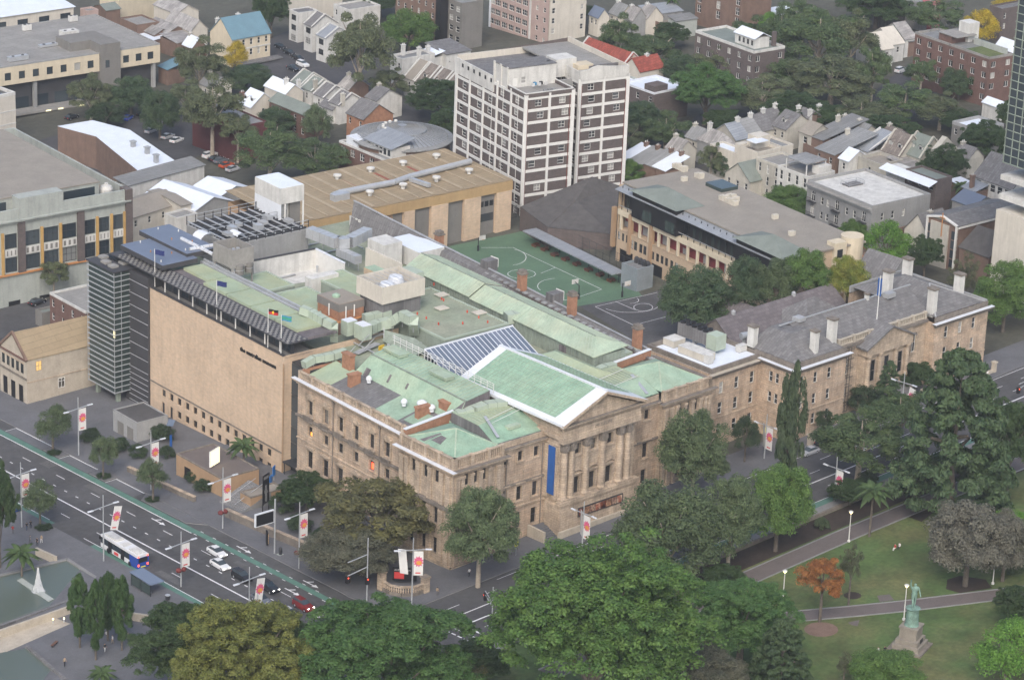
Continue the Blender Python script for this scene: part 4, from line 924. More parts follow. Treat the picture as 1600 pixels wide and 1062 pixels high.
# cooling tower
e, W, D, H = roofpiece('cooling_tower', 'cream screened cooling tower with two round fans on top', 'cooling tower', (598, 450), (664, 434), (561, 430), 31.0, 24.0, 'beige_box', build=False)
for (x0, x1, y0, y1) in ((0, W, 0, .2), (0, W, D-.2, D), (0, .2, .2, D-.2), (W-.2, W, .2, D-.2)): MB().box(x0, x1, y0, y1, 3.4, H).bd('screen', 'cream_pale', e)
MB().box(.6, W-.6, .6, D-.6, 0, 3.6).bd('base', 'slate', e); MB().box(.25, W-.25, .25, D-.25, 3.6, 4.6).bd('tank', 'grey_metal', e)
for k in (.32, .68): f = MB().lathe([(1.6, 4.6), (1.75, 5.4), (1.5, 6.3), (1.35, 6.6)], (W*k, D*(.35 if k < .5 else .6), 0), 16).bd('fan_housing', 'white_metal', e); MB().lathe([(1.3, 6.45), (.3, 6.5), (.02, 6.5)], (W*k, D*(.35 if k < .5 else .6), 0), 10).bd('fan', 'dark_metal', f)
for i in range(8):
    MB().bar((.3+W*.12*i, .3, H-.3), (.3+W*.12*i, D-.3, H-.3), .07, .07).bd('rail', 'galv', e)
# cream screens behind
for lab, N, Rr, Ll, z, z0, m in (('tall cream screen wall of plant room behind the cooling tower', (626, 412), (628, 411), (567, 388), 30.0, 21, 'cream_pale'), ('small cream hut with a green lid beside the cooling tower', (587, 426), (601, 421), (571, 417), 30.6, 21, 'buff'), ('pale grey rooftop plant cabinet beside the long slate roof', (600, 384), (623, 375), (573, 373), 26.5, 21, 'render_white'), ('white membrane roofed plant room beside the long slate roof', (655, 395), (690, 384), (610, 372), 25.0, 21, 'render_white'), ('boxy pale green duct elbow at the head of the long copper roof', (640, 430), (661, 424), (618, 420), 28.6, 21, 'duct_green')):
    roofpiece('plant_room', lab, 'plant room', N, Rr, Ll, z, z0, m, mtop=('copper' if 'hut' in lab else 'roof_white' if 'membrane' in lab else m))
# brick plant room
e, W, D, H = roofpiece('brick_plant_room', 'orange brick rooftop plant room with flat dark lid', 'plant room', (530, 476), (567, 466), (500, 459), 27.0, 20.7, 'brick_orange', mtop='roof_taupe')
MB().box(-.1, W+.1, -.1, D+.1, H-1.6, H-.05).bd('upper_band', 'taupe', e); MB().box(-.5, W+.5, -.5, D+.5, 0, 2.6).bd('base', 'brick_mid', e); MB().box(-.55, W+.55, -.55, D+.55, 2.6, 2.75).bd('ledge', 'orange_trim', e)
MB().lathe([(.8, 0), (.85, .5), (.3, .8), (.02, .85)], (W*.35, D*.55, H), 8).bd('roof_vent', 'copper', e)
for x, y in ((1.5, -.3), (3.6, -.3), (-.3, 3)): MB().tube((x, y, 3.2), (x, y, H-.6), .14).bd('pipe', 'white_paint', e)
# air handling units and ducts
for lab, N, Rr, Ll, z in (('left pale green air handling cabinet on steel platform', (543, 504), (556, 499), (533, 499), 25.6), ('right pale green air handling cabinet on steel platform', (567, 511), (578, 506), (555, 504), 25.6)):
    roofpiece('air_handler', lab, 'air conditioner', N, Rr, Ll, z, 22.6, 'duct_green', mtop='white_metal')
duct('long pale green duct climbing from platform over green roof', [A3(576, 514, 23.8), A3(592, 507, 23.8), A3(613, 503, 24.2), A3(629, 492, 26.4), A3(646, 501, 26.4), A3(648, 518, 23.0)], 1.9, 1.9)
duct('pale green duct running behind the air handling cabinets', [A3(568, 497, 24.5), A3(610, 489, 24.8)], 1.6, 1.5)
duct('pale green duct dropping down beside the perforated canopy', [A3(470, 483, 27.0), A3(486, 489, 26.6), A3(508, 502, 26.4), A3(522, 509, 26.0), A3(522, 530, 22.4)], 1.5, 1.6)
duct('pale green duct along the rear edge of the sandstone wing', [A3(474, 570, 21.6), A3(490, 561, 22.2), A3(520, 556, 22.2), A3(540, 549, 22.6)], 1.3, 1.4)
duct('green duct box behind the portico and copper mansard roof', [A3(714, 650, 22.4), A3(740, 643, 23.0), A3(758, 636, 23.2), A3(790, 632, 23.2)], 2.0, 2.0)
duct('pale green duct emerging beside the portico roof ridge', [A3(925, 584, 22.4), A3(945, 575, 22.6), A3(960, 572, 22.4)], 1.5, 1.5)
duct('pale green duct between skylight and long copper roof', [A3(828, 508, 23.0), A3(846, 522, 23.0), A3(866, 535, 22.6)], 1.5, 1.6)
duct('wide pale green duct crossing above the skylight corner', [A3(790, 497, 24.2), A3(816, 493, 24.4), A3(828, 490, 24.4), A3(828, 504, 22.0)], 2.4, 2.0)
duct('curved pale green duct between green roof and copper roof', [A3(712, 459, 22.6), A3(724, 464, 22.6), A3(744, 456, 22.8)], 1.5, 1.4)
duct('galvanised duct bridging from the white lift tower', [A3(483, 362, 26.4), A3(505, 370, 26.2), A3(528, 379, 26.2), A3(545, 378, 26.2), A3(575, 363, 26.4)], 2.2, 2.2, 'galv')
duct('galvanised lower duct beneath the bridge duct', [A3(530, 393, 24.2), A3(545, 399, 24.2), A3(560, 406, 24.2)], 1.7, 1.7, 'galv')
for i, (px, py, lab) in enumerate(((688, 442, 'first white topped air conditioner behind cooling tower'), (702, 450, 'second white topped air conditioner behind cooling tower'), (769, 479, 'first white topped air conditioner beside green roof edge'), (788, 489, 'second white topped air conditioner beside green roof edge'), (875, 532, 'pale green air conditioner cabinet behind the pediment'))):
    c = A3(px, py, 22.2); t = thing('air_conditioner', lab, 'air conditioner', (c[0], c[1], 20.7), R_(-3)); s_ = 1.5
    MB().box(-s_, s_, -s_*.8, s_*.8, 0, 2.4).bd('cabinet', 'duct_green', t); MB().box(-s_-.1, s_+.1, -s_*.8-.1, s_*.8+.1, 2.4, 2.55).bd('lid', 'render_white' if i < 4 else 'duct_green', t)
# steel platform, walkways and railings near the duct junction
e = thing('steel_walkway', 'grey steel walkway and stairs below the air handling cabinets', 'walkway', A3(570, 540, 21))
O = Vector(e.location)
for a, b_, w in (((540, 508, 22.4), (600, 508, 22.4), 3.6), ((560, 531, 21.6), (598, 520, 21.8), 1.6), ((556, 552, 21.2), (590, 536, 21.4), 1.4)): MB().bar(Vector(A3(*a))-O, Vector(A3(*b_))-O, w, .15).bd('deck', 'grey_metal', e)
for a, b_ in (((560, 540, 21.6), (577, 522, 24)), ((568, 546, 21.6), (585, 528, 24)), ((545, 552, 21.6), (556, 540, 23)), ((600, 528, 22), (600, 512, 24.0)), ((580, 515, 22.4), (604, 514, 22.4))): MB().bar(Vector(A3(*a[:2], a[2]))-O, Vector(A3(*b_[:2], b_[2]))-O, .14, .14).bd('brace', 'galv', e)
MB().bar(Vector(A3(592, 544, 22.6))-O, Vector(A3(600, 541, 22.6))-O, .2, .9).bd('gate', mat('safety_yellow', (.6, .4, .03), .6), e)
polyd = [A3(600, 515, 23.2), A3(648, 528, 23.2), A3(672, 545, 21.8), A3(645, 556, 21.3), A3(598, 532, 21.6)]
o = polyroof('pitched_roof', polyd, 'green_wall', None); tag(o, 'low pitched grey green roof beside the glazed skylight', 'roof')
# glazed skylight
sk = thing('glass_skylight', 'white framed sloping glass roof behind the portico', 'skylight', tuple(at(664, 546, 26)[:2])+(20.6,), R_(-1.5))
zt, zl = 5.4, 1.0; Wk, Dk = 22.6, 9.8
for i in range(20):
    x0, x1 = Wk*i/20, Wk*(i+1)/20
    MB().face([(x0+.08, -Dk, zl), (x1-.08, -Dk, zl), (x1-.08, 0, zt), (x0+.08, 0, zt)]).bd('pane', 'glass_sky', sk)
for i in range(21): MB().bar((Wk*i/20, -Dk-.1, zl+.05), (Wk*i/20, .1, zt+.05), .11, .12).bd('glazing_bar', 'white_metal', sk)
for y, z in ((-Dk, zl), (0, zt)): MB().bar((-.1, y, z+.05), (Wk+.1, y, z+.05), .3, .25).bd('frame_rail', 'white_metal', sk)
for j in range(11):
    y = -Dk*j/10; zz = zt+(zl-zt)*j/10; MB().bar((-.05, y, -.2), (-.05, y, zz), .14, .14).bd('mullion', 'white_metal', sk)
    if j < 10: y2 = -Dk*(j+1)/10; z2 = zt+(zl-zt)*(j+1)/10; MB().face([(0, y, -.2), (0, y2, -.2), (0, y2, z2), (0, y, zz)]).bd('side_pane', 'glass_blue', sk)
MB().box(-.3, Wk+.3, -Dk-.3, .4, -.4, -.1).bd('base', 'slate', sk)
MB().face([(.1, .15, -.1), (Wk-.1, .15, -.1), (Wk-.1, .15, zt), (.1, .15, zt)]).bd('back_wall', 'green_wall', sk)
# long copper roofed south wing
b = Bw('museum_south_wing', 'long ribbed pale green copper roofed wing with standing vertical ribs', 'museum', 58.4, 24.2, -4.2, 13.8, 62, 0, z=24.4, zb=0)
MB().box(.5, 8.4, .3, 62, 15, 24.3).bd('wall', 'green_wall', b.e); MB().box(8.4, 15.5, 4, 62, 15, 21.5).bd('lower_roof', 'duct_green', b.e)
rb = MB()
for i in range(70): rb.box(.38, .5, .5+.88*i, .6+.88*i, 20, 24.2)
for i in range(8): rb.box(.6+.95*i, .7+.95*i, .2, .3, 20, 24.2)
rb.bd('wall_ribs', 'green_wall', b.e, 'stuff')
for (v0, v1, zz) in ((0, 24.5, 0), (24.6, 40, .0), (40.1, 62, .3)):
    h_ = 4.5 if v0 == 0 else 0
    e0, e1 = (0, v0, 24.4+zz), (0, v1, 24.4+zz); r0, r1 = (4.2, v0+h_, 26.6+zz), (4.2, v1, 26.6+zz); f0, f1 = (8.8, v0, 25.2+zz), (8.8, v1, 25.2+zz)
    q = polyroof('roof', [e0, e1, r1, r0], 'green_pale', b.e); seams(q, e0, e1, r0, r1, int((v1-v0)/1.0), 'duct_green', .08, .07)
    q = polyroof('roof', [r0, r1, f1, f0], 'green_pale', b.e); seams(q, r0, r1, f0, f1, int((v1-v0)/1.0), 'duct_green', .08, .07)
    if h_: polyroof('hip', [e0, r0, f0], 'green_pale', b.e)
    MB().bar(r0, r1, .22, .2).bd('ridge_cap', 'green_wall', b.e)
MB().box(.3, .5, 9.0, 11.0, 20.6, 23.6).bd('door', 'slate_purple', b.e)
b = Bw('museum_hipped_annex', 'small yellow-green hipped roof tucked behind the pediment', 'roof', 51.4, 18.5, -1.0, 6.5, 16, 0, z=22.8, zb=0)
MB().box(.2, 6.3, .2, 15.8, 18, 22.7).bd('wall', 'green_wall', b.e); b.gable('green_paint', 'v', 1.4, .2, hip=3.2)
# dark parapet wall with coping blocks, slate strip roof and brick chimneys along the school yard
e = thing('parapet_wall', 'dark toothed parapet wall along the south edge of museum', 'wall', A3(700, 396, 23.5)); O = Vector(e.location)
pw0, pw1 = np.array(A3(700, 396, 23.5)), np.array(A3(1046, 575, 21.5))
MB().bar((0, 0, -3), Vector(tuple(pw1-pw0))+Vector((0, 0, -3)), .7, 6).bd('wall', 'brick_brown', e)
for i in range(34): p = (pw1-pw0)*(i+.5)/34; MB().box(p[0]-.45, p[0]+.45, p[1]-.5, p[1]+.5, p[2], p[2]+.28).bd('coping_block', 'render_grey', e)
for i, (px, py, zb_, zt_, lab) in enumerate(((686, 383, 23.5, 26.6, 'brick chimney furthest up the dark parapet wall'), (815, 458, 22, 27, 'brick chimney midway along the dark parapet wall'), (893, 493, 21.5, 26.6, 'brick chimney above the asphalt court'), (995, 543, 20.8, 25.6, 'brick chimney at lower end of the dark parapet wall'))):
    c = A3(px, py, zb_); h_ = (zt_-zb_); t = thing('brick_chimney', lab, 'chimney', (c[0], c[1], zb_-1.5), R_(-5))
    MB().box(-.75, .75, -.75, .75, 0, h_+.8).bd('stack', 'brick_orange', t); MB().box(-.95, .95, -.95, .95, h_+.8, h_+1.1).box(-.7, .7, -.7, .7, h_+1.1, h_+1.7).bd('cap', 'sandstone_dark', t)
s0, s1 = np.array(A3(553, 314, 27)), np.array(A3(1012, 545, 20.5)); t0, t1 = np.array(A3(545, 362, 21)), np.array(A3(990, 558, 19.5))
e = thing('slate_roof', 'long narrow slate roof falling from a ridge beside the school courts', 'roof', tuple(s0)); O = s0
polyroof('slope', [tuple(s0-O), tuple(s1-O), tuple(t1-O), tuple(t0-O)], 'slate', e)
w0, w1 = s0.copy(), s1.copy(); w0[2] = w1[2] = 0
back = [tuple(s0-O), tuple(s1-O), tuple(s1-O+np.array([1.2, .2, -21])), tuple(s0-O+np.array([1.2, .2, -28]))]
MB().face(back).bd('rear_wall', 'brick_mid', e); MB().bar((0, 0, .1), tuple(s1-O+np.array([0, 0, .1])), .45, .2).bd('ridge_cap', 'grey_metal', e)
MB().face([tuple(s0-O), tuple(t0-O), tuple(t0-O+np.array([0, 0, -8])), tuple(s0-O+np.array([0, 0, -14]))]).bd('gable_end', 'slate', e)
for f in (.47, .69):
    c = (s1-O)*f; MB().prism([(-.4, -1.1), (2.6, -1.1), (2.6, 1.1), (-.4, 1.1)], -1, 1.5).bd('dormer', 'slate', e, None, False, tuple(c)); MB().box(2.6, 2.7, -1.2, 1.2, -.2, 1.7).bd('dormer_frame', 'white_paint', e, None, False, tuple(c))
for i in range(8):
    c = np.array(A3(596+i*6.0, 350+i*2.2, 24.2))-O; MB().box(-.25, .25, -.25, .25, -1.6, 1.2).bd('vent_post', 'white_metal', e, None, False, tuple(c))
for i in range(4):
    c = np.array(A3(548+i*4.6, 345+i*2.2, 22.8))-O; MB().box(-.12, .12, -.35, .35, -1.0, 1.2).bd('window', 'render_white', e, None, False, tuple(c))
# flags on the brick wing
def flag(px, py0, py1, z0, cols, lab, w=2.0, h=1.1, side=1):
    b0 = A3(px, py0, z0); t = thing('flagpole', lab, 'flag', b0, AZ-math.pi/2)
    H = (py0-py1)/7.0; MB().tube((0, 0, 0), (0, 0, H), .09, .06, 8).bd('pole', 'white_paint', t)
    mb = MB()
    for k in range(len(cols)):
        for i in range(6):
            x0, x1 = w*i/6, w*(i+1)/6; z1 = H-.15-h*k/len(cols); z2 = H-.15-h*(k+1)/len(cols); f = lambda x: .14*math.sin(x*3.2); dz = lambda x: -.12*x
            mb.face([(x0, f(x0), z2+dz(x0)), (x1, f(x1), z2+dz(x1)), (x1, f(x1), z1+dz(x1)), (x0, f(x0), z1+dz(x0))], k)
    mb.bd('cloth', [mat('flag_%s' % c, {'navy': (.02, .03, .12), 'black': (.015, .015, .015), 'red': (.4, .03, .03), 'green': (.04, .25, .18), 'blue': (.05, .2, .35), 'white': (.6, .6, .6)}[c], .8) for c in cols], t)
    return t
flag(242, 448, 390, 22.2, ['navy', 'navy', 'navy'], 'white flagpole flying a navy flag at left end of brick wall')
flag(338.5, 499, 440, 22.2, ['navy', 'navy', 'navy'], 'white flagpole flying a navy flag above the middle of brick wall')
t = flag(418.5, 543, 485, 22.2, ['black', 'red'], 'white flagpole flying a black and red flag with yellow disc'); MB().lathe([(.28, -.02), (.28, .02)], (0, 0, 0), 12).bd('disc', mat('flag_yellow', (.7, .5, .02), .8), t).matrix_local = Matrix.Translation((1.0, -.03, (543-485)/7-.85)) @ Matrix.Rotation(math.pi/2, 4, 'X')
flag(439, 552, 495, 22.2, ['blue', 'green', 'green', 'blue'], 'white flagpole flying a blue and green flag at right end of brick wall')
# small vents, pipe runs and cable trays over the flat museum roofs
for i in range(46):
    x, y = rnd.uniform(2, 46), rnd.uniform(24, 100); k = i % 4; z = 20.75
    if k == 0: MB().lathe([(.2, 0), (.2, 1.1), (.34, 1.2), (.3, 1.5), (.02, 1.6)], (x, y, z), 8).bd('vent_pipe', 'galv', CB.e)
    elif k == 1: MB().path([(x, y, z+.5), (x, y+rnd.uniform(4, 9), z+.5), (x+rnd.uniform(2, 6), y+9, z+.5)], .14).bd('pipe_run', 'galv', CB.e)
    elif k == 2: MB().box(x, x+rnd.uniform(1, 2.4), y, y+rnd.uniform(1, 2), z, z+rnd.uniform(.6, 1.6)).bd('roof_box', rnd.choice(('duct_green', 'render_white', 'galv')), CB.e)
    else: MB().bar((x, y, z+.3), (x+rnd.uniform(5, 10), y, z+.3), .5, .15).bd('cable_tray', 'grey_metal', CB.e)
# sandstone office beside the museum
b = Bw('sandstone_office', 'plain three storey sandstone block with a white roof full of chillers', 'building', 81.5, 13.9, 1.0, 15.6, 18, 0, z=18.6, zb=0)
us = [3.1-.6, 7.7-.6, 12.3-.6]
h = b.rows('R', us, [13.8, 9.4], 1.25, 2.5, 'sash', 'glass', 'white_paint', 'sandstone') + b.rows('R', us, [5.0], 1.3, 2.3, 'sash', 'glass', 'white_paint', 'sandstone')
b.walls('sandstone_pink', 18.6, h, depth=.25, z0=-1)
cornice(b, 'R', 0, 15.6, 0, 18.5, 'sandstone_dark', 'sandstone_pale', e0=1); strip(b, 'R', 0, 15.6, 0, 8.6, 8.9, .15, 'sandstone')
b.flat('roof_white', 18.7, par=.9, pt=.5, pm='sandstone_dark')
def chiller(lab, N, Rr, Ll, z1, z0):
    e, W, D, H = roofpiece('chiller', lab, 'air conditioner', N, Rr, Ll, z1, z0, 'galv', th=1, build=False); return e, W, D, H
e = thing('chiller', 'long dark finned chiller with pale green end box on the white roof', 'air conditioner', A3(1128, 552, 19.0), R_(0))
MB().box(-1.4, 1.4, 3.2, 11.4, 1.0, 3.6).bd('coil_bank', 'slate', e); MB().box(-1.45, 1.45, .4, 3.2, .6, 3.7).bd('end_cabinet', 'duct_green', e)
for i in range(5):
    for j in (-.65, .65): MB().lathe([(.6, 3.6), (.6, 4.0), (.5, 4.0), (.1, 3.8)], (j, 4.2+1.6*i, 0), 10).bd('fan', 'black', e)
for y in (3.4, 7, 11): MB().box(-1.2, 1.2, y, y+.2, 0, 1.0).bd('leg', 'grey_metal', e)
for lab, px, py, w, d, h_ in (('low cream air handling unit in front of the long chiller', 1088, 556, 3.0, 7.5, 1.6), ('small upright white unit at the roof edge', 1107, 567, 1.4, 1.4, 1.9), ('cream unit in the far corner of the white roof', 1053, 538, 3.4, 3.0, 1.5), ('white cabinet at the back corner of the white roof', 1080, 520, 1.3, 1.3, 1.8), ('white pipework cabinet at right of the white roof', 1158, 548, 2.2, 1.2, 1.4)):
    c = A3(px, py, 18.8); t = thing('air_handler', lab, 'air conditioner', (c[0], c[1], 18.7), R_(1)); MB().box(-w/2, w/2, -d/2, d/2, .2, h_).bd('casing', 'beige_box' if 'cream' in lab else 'render_white', t); MB().box(-w/2-.06, w/2+.06, -d/2-.06, d/2+.06, h_, h_+.08).bd('lid', 'render_white', t); MB().box(-w/2, w/2, -d/2+.1, d/2-.1, 0, .2).bd('skid', 'grey_metal', t)
c = A3(1163, 528, 20.0); t = thing('wind_cowl', 'drum shaped metal vent cowl beside the slate roof', 'vent', (c[0], c[1], 18.7)); MB().tube((0, 0, 0), (0, 0, 1.4), .35).bd('pipe', 'galv', t); MB().tube((-.8, .2, 1.8), (.8, -.2, 1.8), .75, n=14).bd('drum', 'galv', t)
# sandstone college
b = COLG = Bw('sandstone_college', 'long sandstone college with slate roofs, white chimneys and a small central pediment', 'building', 96, 5, .3, 61.5, 24, 0, z=18.9, zb=0)
hR = b.rows('R', [2.1, 6.2, 10.4], [14.6, 10.0], 1.15, 2.3, 'sash', sill='sandstone') + b.rows('R', [2.4, 6.4, 10.6], [5.6], 1.1, 2.3, 'sash', sill='sandstone')
hL = b.rows('L', [3.9, 5.6], [14.6, 10.2], 1.0, 2.2, 'sash', sill='sandstone')
b.walls('sandstone_pink', 18.9, hR, hL, x1=16, y1=11, z0=0)
hR = b.rows('R', [44+3.2, 44+7.8, 44+12.3], [14.9, 10.3], 1.2, 2.5, 'sash', sill='sandstone')
mb = MB(); wall(mb, (44, 0), 0, 17.5, 2, 18.9, [(p-44, q-44, c, d) for p, q, c, d in hR], .22); wall(mb, (44, 3), -math.pi/2, 3, 2, 18.9, [], .1); mb.face([(61.5, 0, 2), (61.5, 24, 2), (61.5, 24, 18.9), (61.5, 0, 18.9)]); mb.face([(61.5, 24, 2), (44, 24, 2), (44, 24, 18.9), (61.5, 24, 18.9)]); mb.bd('wall', 'sandstone_pink', b.e)
hR = []
for u in (18.8, 40.2): hR += [(u-.8, u+.8, 12.6, 17.0), (u-.7, u+.7, 6.6, 9.6)]; window(b.e, (u-.8, 2.4), 12.6, 0, 1.6, 4.4, 'cross', depth=.3); window(b.e, (u-.7, 2.4), 6.6, 0, 1.4, 3.0, 'sash', depth=.3); surround(b, 'R', 2.4, u-.8, 12.6, 1.6, 4.4, 'sandstone')
mb = MB(); wall(mb, (16, 2.4), 0, 28, 1, 19.2, [(p-16, q-16, c, d) for p, q, c, d in hR], .3); mb.bd('wall', 'sandstone', b.e)
for (a0, a1) in ((0, 16), (44, 61.5)): cornice(b, 'R', a0, a1, 0, 18.8, 'sandstone_dark', 'white_metal', e0=1, e1=1); strip(b, 'R', a0, a1, 0, 8.9, 9.15, .15, 'sandstone')
for (a0, a1) in ((0, 16), (44, 61.5)): strip(b, 'R', a0, a1, .4, 18.95, 20.0, .25, 'sandstone_dark', 'parapet')
cornice(b, 'L', .05, 11, 0, 18.82, 'sandstone_dark', 'white_metal'); strip(b, 'L', .0, 11, .4, 18.95, 20.0, .25, 'sandstone_dark', 'parapet')
MB().box(44, 61.5, 23.6, 24.1, 18.9, 20.3).bd('parapet', 'render_grey', b.e); MB().box(61.0, 61.6, 0.5, 23.6, 18.9, 20.3).bd('parapet', 'render_grey', b.e)
balustrade(b, 'R', 16, 44, 2.4, 19.3, 1.5, bay=4.4, m='sandstone_pale'); strip(b, 'R', 16, 44, 2.4, 18.7, 19.3, .5, 'sandstone_dark', 'cornice')
# roofs
polyroof('roof', [(.6, .6, 20), (15.4, .6, 20), (11, 6.5, 23.4), (5.5, 6.5, 23.4)], 'slate', b.e); polyroof('roof', [(.6, .6, 20), (5.5, 6.5, 23.4), (5.5, 12, 23.4), (.6, 14, 20)], 'slate', b.e); polyroof('roof', [(15.4, .6, 20), (16.5, 4, 20), (11, 9, 23.4), (11, 6.5, 23.4)], 'slate', b.e)
polyroof('roof', [(5.5, 6.5, 23.4), (11, 6.5, 23.4), (11, 12, 23.4), (5.5, 12, 23.4)], 'slate', b.e)
polyroof('main_roof', [(9, 3.6, 20.0), (46, 3.6, 20.0), (46, 10, 23.9), (9, 10, 23.9)], 'slate', b.e); polyroof('main_roof', [(9, 10, 23.9), (46, 10, 23.9), (46, 16.5, 20), (5.5, 16.5, 20)], 'slate', b.e)
MB().bar((6, 10, 24), (47, 10, 24), .35, .2).bd('ridge_cap', 'grey_metal', b.e)
A_, B_, C_, D_, X0, X1 = (44.6, .6, 20), (60.9, .6, 20), (60.9, 23.4, 20), (44.6, 23.4, 20), (51.5, 8.5, 23.8), (51.5, 15, 23.8)
MB().face([A_, B_, X0]).face([B_, C_, X1, X0]).face([C_, D_, X1]).face([D_, A_, X0, X1]).bd('hipped_roof', 'slate', b.e)
for p, q in ((A_, X0), (B_, X0)): MB().bar(p, q, .3, .15).bd('hip_cap', 'grey_metal', b.e)
for x, y, z0, z1, w in ((1.0, 12.5, 20, 24.6, 1.6), (7.8, 1.9, 20, 25.2, 1.4), (14.3, 3.0, 19.5, 26.0, 1.6), (45.5, 2.6, 19.5, 25.8, 1.6), (57.8, 5.5, 20, 25.6, 1.7), (45, 14.5, 20, 26.4, 1.7), (55.6, 18, 20, 26.0, 1.7), (33, 10, 23.6, 25.2, .8)):
    c = MB().box(x-w*.4, x+w*.4, y-w*.55, y+w*.55, z0, z1-.4).bd('chimney', 'render_white', b.e); MB().box(x-w*.52, x+w*.52, y-w*.67, y+w*.67, z1-.4, z1).bd('chimney_cap', 'sandstone_dark', c)
MB().box(11, 13, 9, 11, 23.8, 24.6).bd('roof_vent', 'grey_metal', b.e); MB().box(37.5, 40, 8, 9.6, 23.4, 24.4).bd('roof_vent', 'grey_metal', b.e)
# central pediment bay
MB().box(22.5, 36.5, .6, 2.4, 1, 16.4).bd('bay_wall', 'sandstone', b.e); MB().box(22.2, 36.8, -.2, 2.4, 16.4, 18.4).bd('entablature', 'sandstone', b.e)
for u in (23.4, 27.0, 32.0, 35.6): MB().lathe([(.62, 9.6), (.55, 10.0), (.48, 15.6), (.66, 16.0), (.7, 16.4)], (u, .3, 0), 12).bd('column', 'sandstone', b.e)
for u in (25.2, 29.5, 33.8): window(b.e, (u-.65, .55), 10.4, 0, 1.3, 4.6, 'sash', 'glass_old', 'sandstone_dark', 0)
for u in (23.8, 27.2, 31.8, 35.0): MB().box(u-.6, u+.6, -.2, .6, 6, 9.6).bd('pedestal', 'sandstone', b.e)
MB().face([(22.2, -.25, 18.4), (36.8, -.25, 18.4), (29.5, -.25, 21.6)]).bd('tympanum', 'sandstone', b.e)
for s_ in (-1, 1): polyroof('pediment_roof', [(29.5-7.9*s_, -.7, 18.3), (29.5, -.7, 21.9), (29.5, 6, 21.9), (29.5-7.9*s_, 6, 18.3)], 'slate', b.e, .35)
MB().box(24, 35, -3.4, .6, 1, 6).bd('porch', 'sandstone', b.e); polyroof('porch_roof', [(23.6, -3.8, 6.1), (35.4, -3.8, 6.1), (35.4, .8, 8.2), (23.6, .8, 8.2)], 'slate', b.e)
MB().box(25.2, 28.2, -3.45, -3.0, 2, 5.2).bd('porch_opening', 'black', b.e)
p = MB().tube((29.5, 4, 21.5), (29.5, 4, 31.5), .11, .07).bd('flagpole', 'white_paint', b.e); MB().box(29.6, 29.7, 3.6, 4.6, 27, 30.8).bd('furled_flag', 'blue_paint', p)
sc = MB()
for i in range(4):
    for z in range(5, 19, 2): sc.bar((16.2+.9*i, 1.2, z), (16.2+.9*i, 1.2, z+2), .08, .08)
for z in range(5, 20, 2):
    for y in (.4, 1.4): sc.bar((16.2, y, z), (18.9, y, z), .08, .08)
sc = sc.bd('scaffold', 'dark_metal', None, None, False, tuple(b.e.location), b.th); tag(sc, 'slim dark scaffold against the sandstone college wall', 'scaffold')
# halls behind the college
for lab, N, Rr, Ll, z, ax, rise, m in (('long purple slate gabled hall behind the college', (1128, 518), (1318, 468), (1108, 505), 10, 'u', 4.5, 'slate_purple'),):
    b = Bw('school_hall', lab, 'hall', 108, 31.5, .5, 36, 12.5, 0, z=12.5, zb=2); b.walls('sandstone_dark', None); b.gable(m, 'u', 4.8, .4, wm='sandstone_dark')
    MB().lathe([(.5, 0), (.5, .8), (.1, 1.1)], (5, 6.2, 15.2), 8).bd('roof_vent', 'grey_metal', b.e); MB().lathe([(.5, 0), (.5, .8), (.1, 1.1)], (24, 6.2, 15.2), 8).bd('roof_vent', 'grey_metal', b.e)
b = Bw('school_hall', 'grey pyramid roofed hall between the college and the long hall', 'hall', 124, 27, .5, 15, 11, 0, z=14.2, zb=2); b.walls('sandstone_dark', None); b.gable('slate', 'u', 4.2, .3, hip=6.5)
b = Bw('school_hall', 'dark purple gable roofed hall beside the row of plane trees', 'hall', 126, 45, .5, 9, 10, 0, z=8, zb=1); b.walls('sandstone_dark', None); b.gable('slate_purple', 'v', 4.0, .3, wm='sandstone_dark')
b = Bw('school_hall', 'steep slate gabled chapel end behind the right college wing', 'hall', 160, 36, 4, 11, 9, 0, z=13.5, zb=3); b.walls('brick_mid', None); b.gable('slate', 'v', 5.5, .3, wm='render_grey')
# college front wall with stone piers
for i, (x0, x1) in enumerate(((98, 116.5), (121, 128.5), (133, 156))):
    t = thing('front_wall', ('low stone garden wall before the left college wing', 'low stone garden wall before the college entrance', 'low stone garden wall before the right college wing')[i], 'wall', (x0, .9, gz(x0, .9)))
    mb = MB().prism([(0, 0), (x1-x0, 0), (x1-x0, .45), (0, .45)], lambda x, y: gz(x0+x, .9)-gz(x0, .9)-.3, lambda x, y: gz(x0+x, .9)-gz(x0, .9)+.8); mb.bd('wall', 'sandstone_pale', t)
    for x in (0, x1-x0): z = gz(x0+x, .9)-gz(x0, .9); MB().box(x-.4, x+.4, -.2, .65, z-.2, z+2.2).box(x-.55, x+.55, -.35, .8, z+2.2, z+2.5).bd('pier', 'sandstone_pale', t)
# the blocks behind the museum
def cyl_part(b, name, m, x, y, r, z0, z1, n=16, r2=None): return MB().tube((x, y, z0), (x, y, z1), r, r2, n).bd(name, MATS[m], b.e)
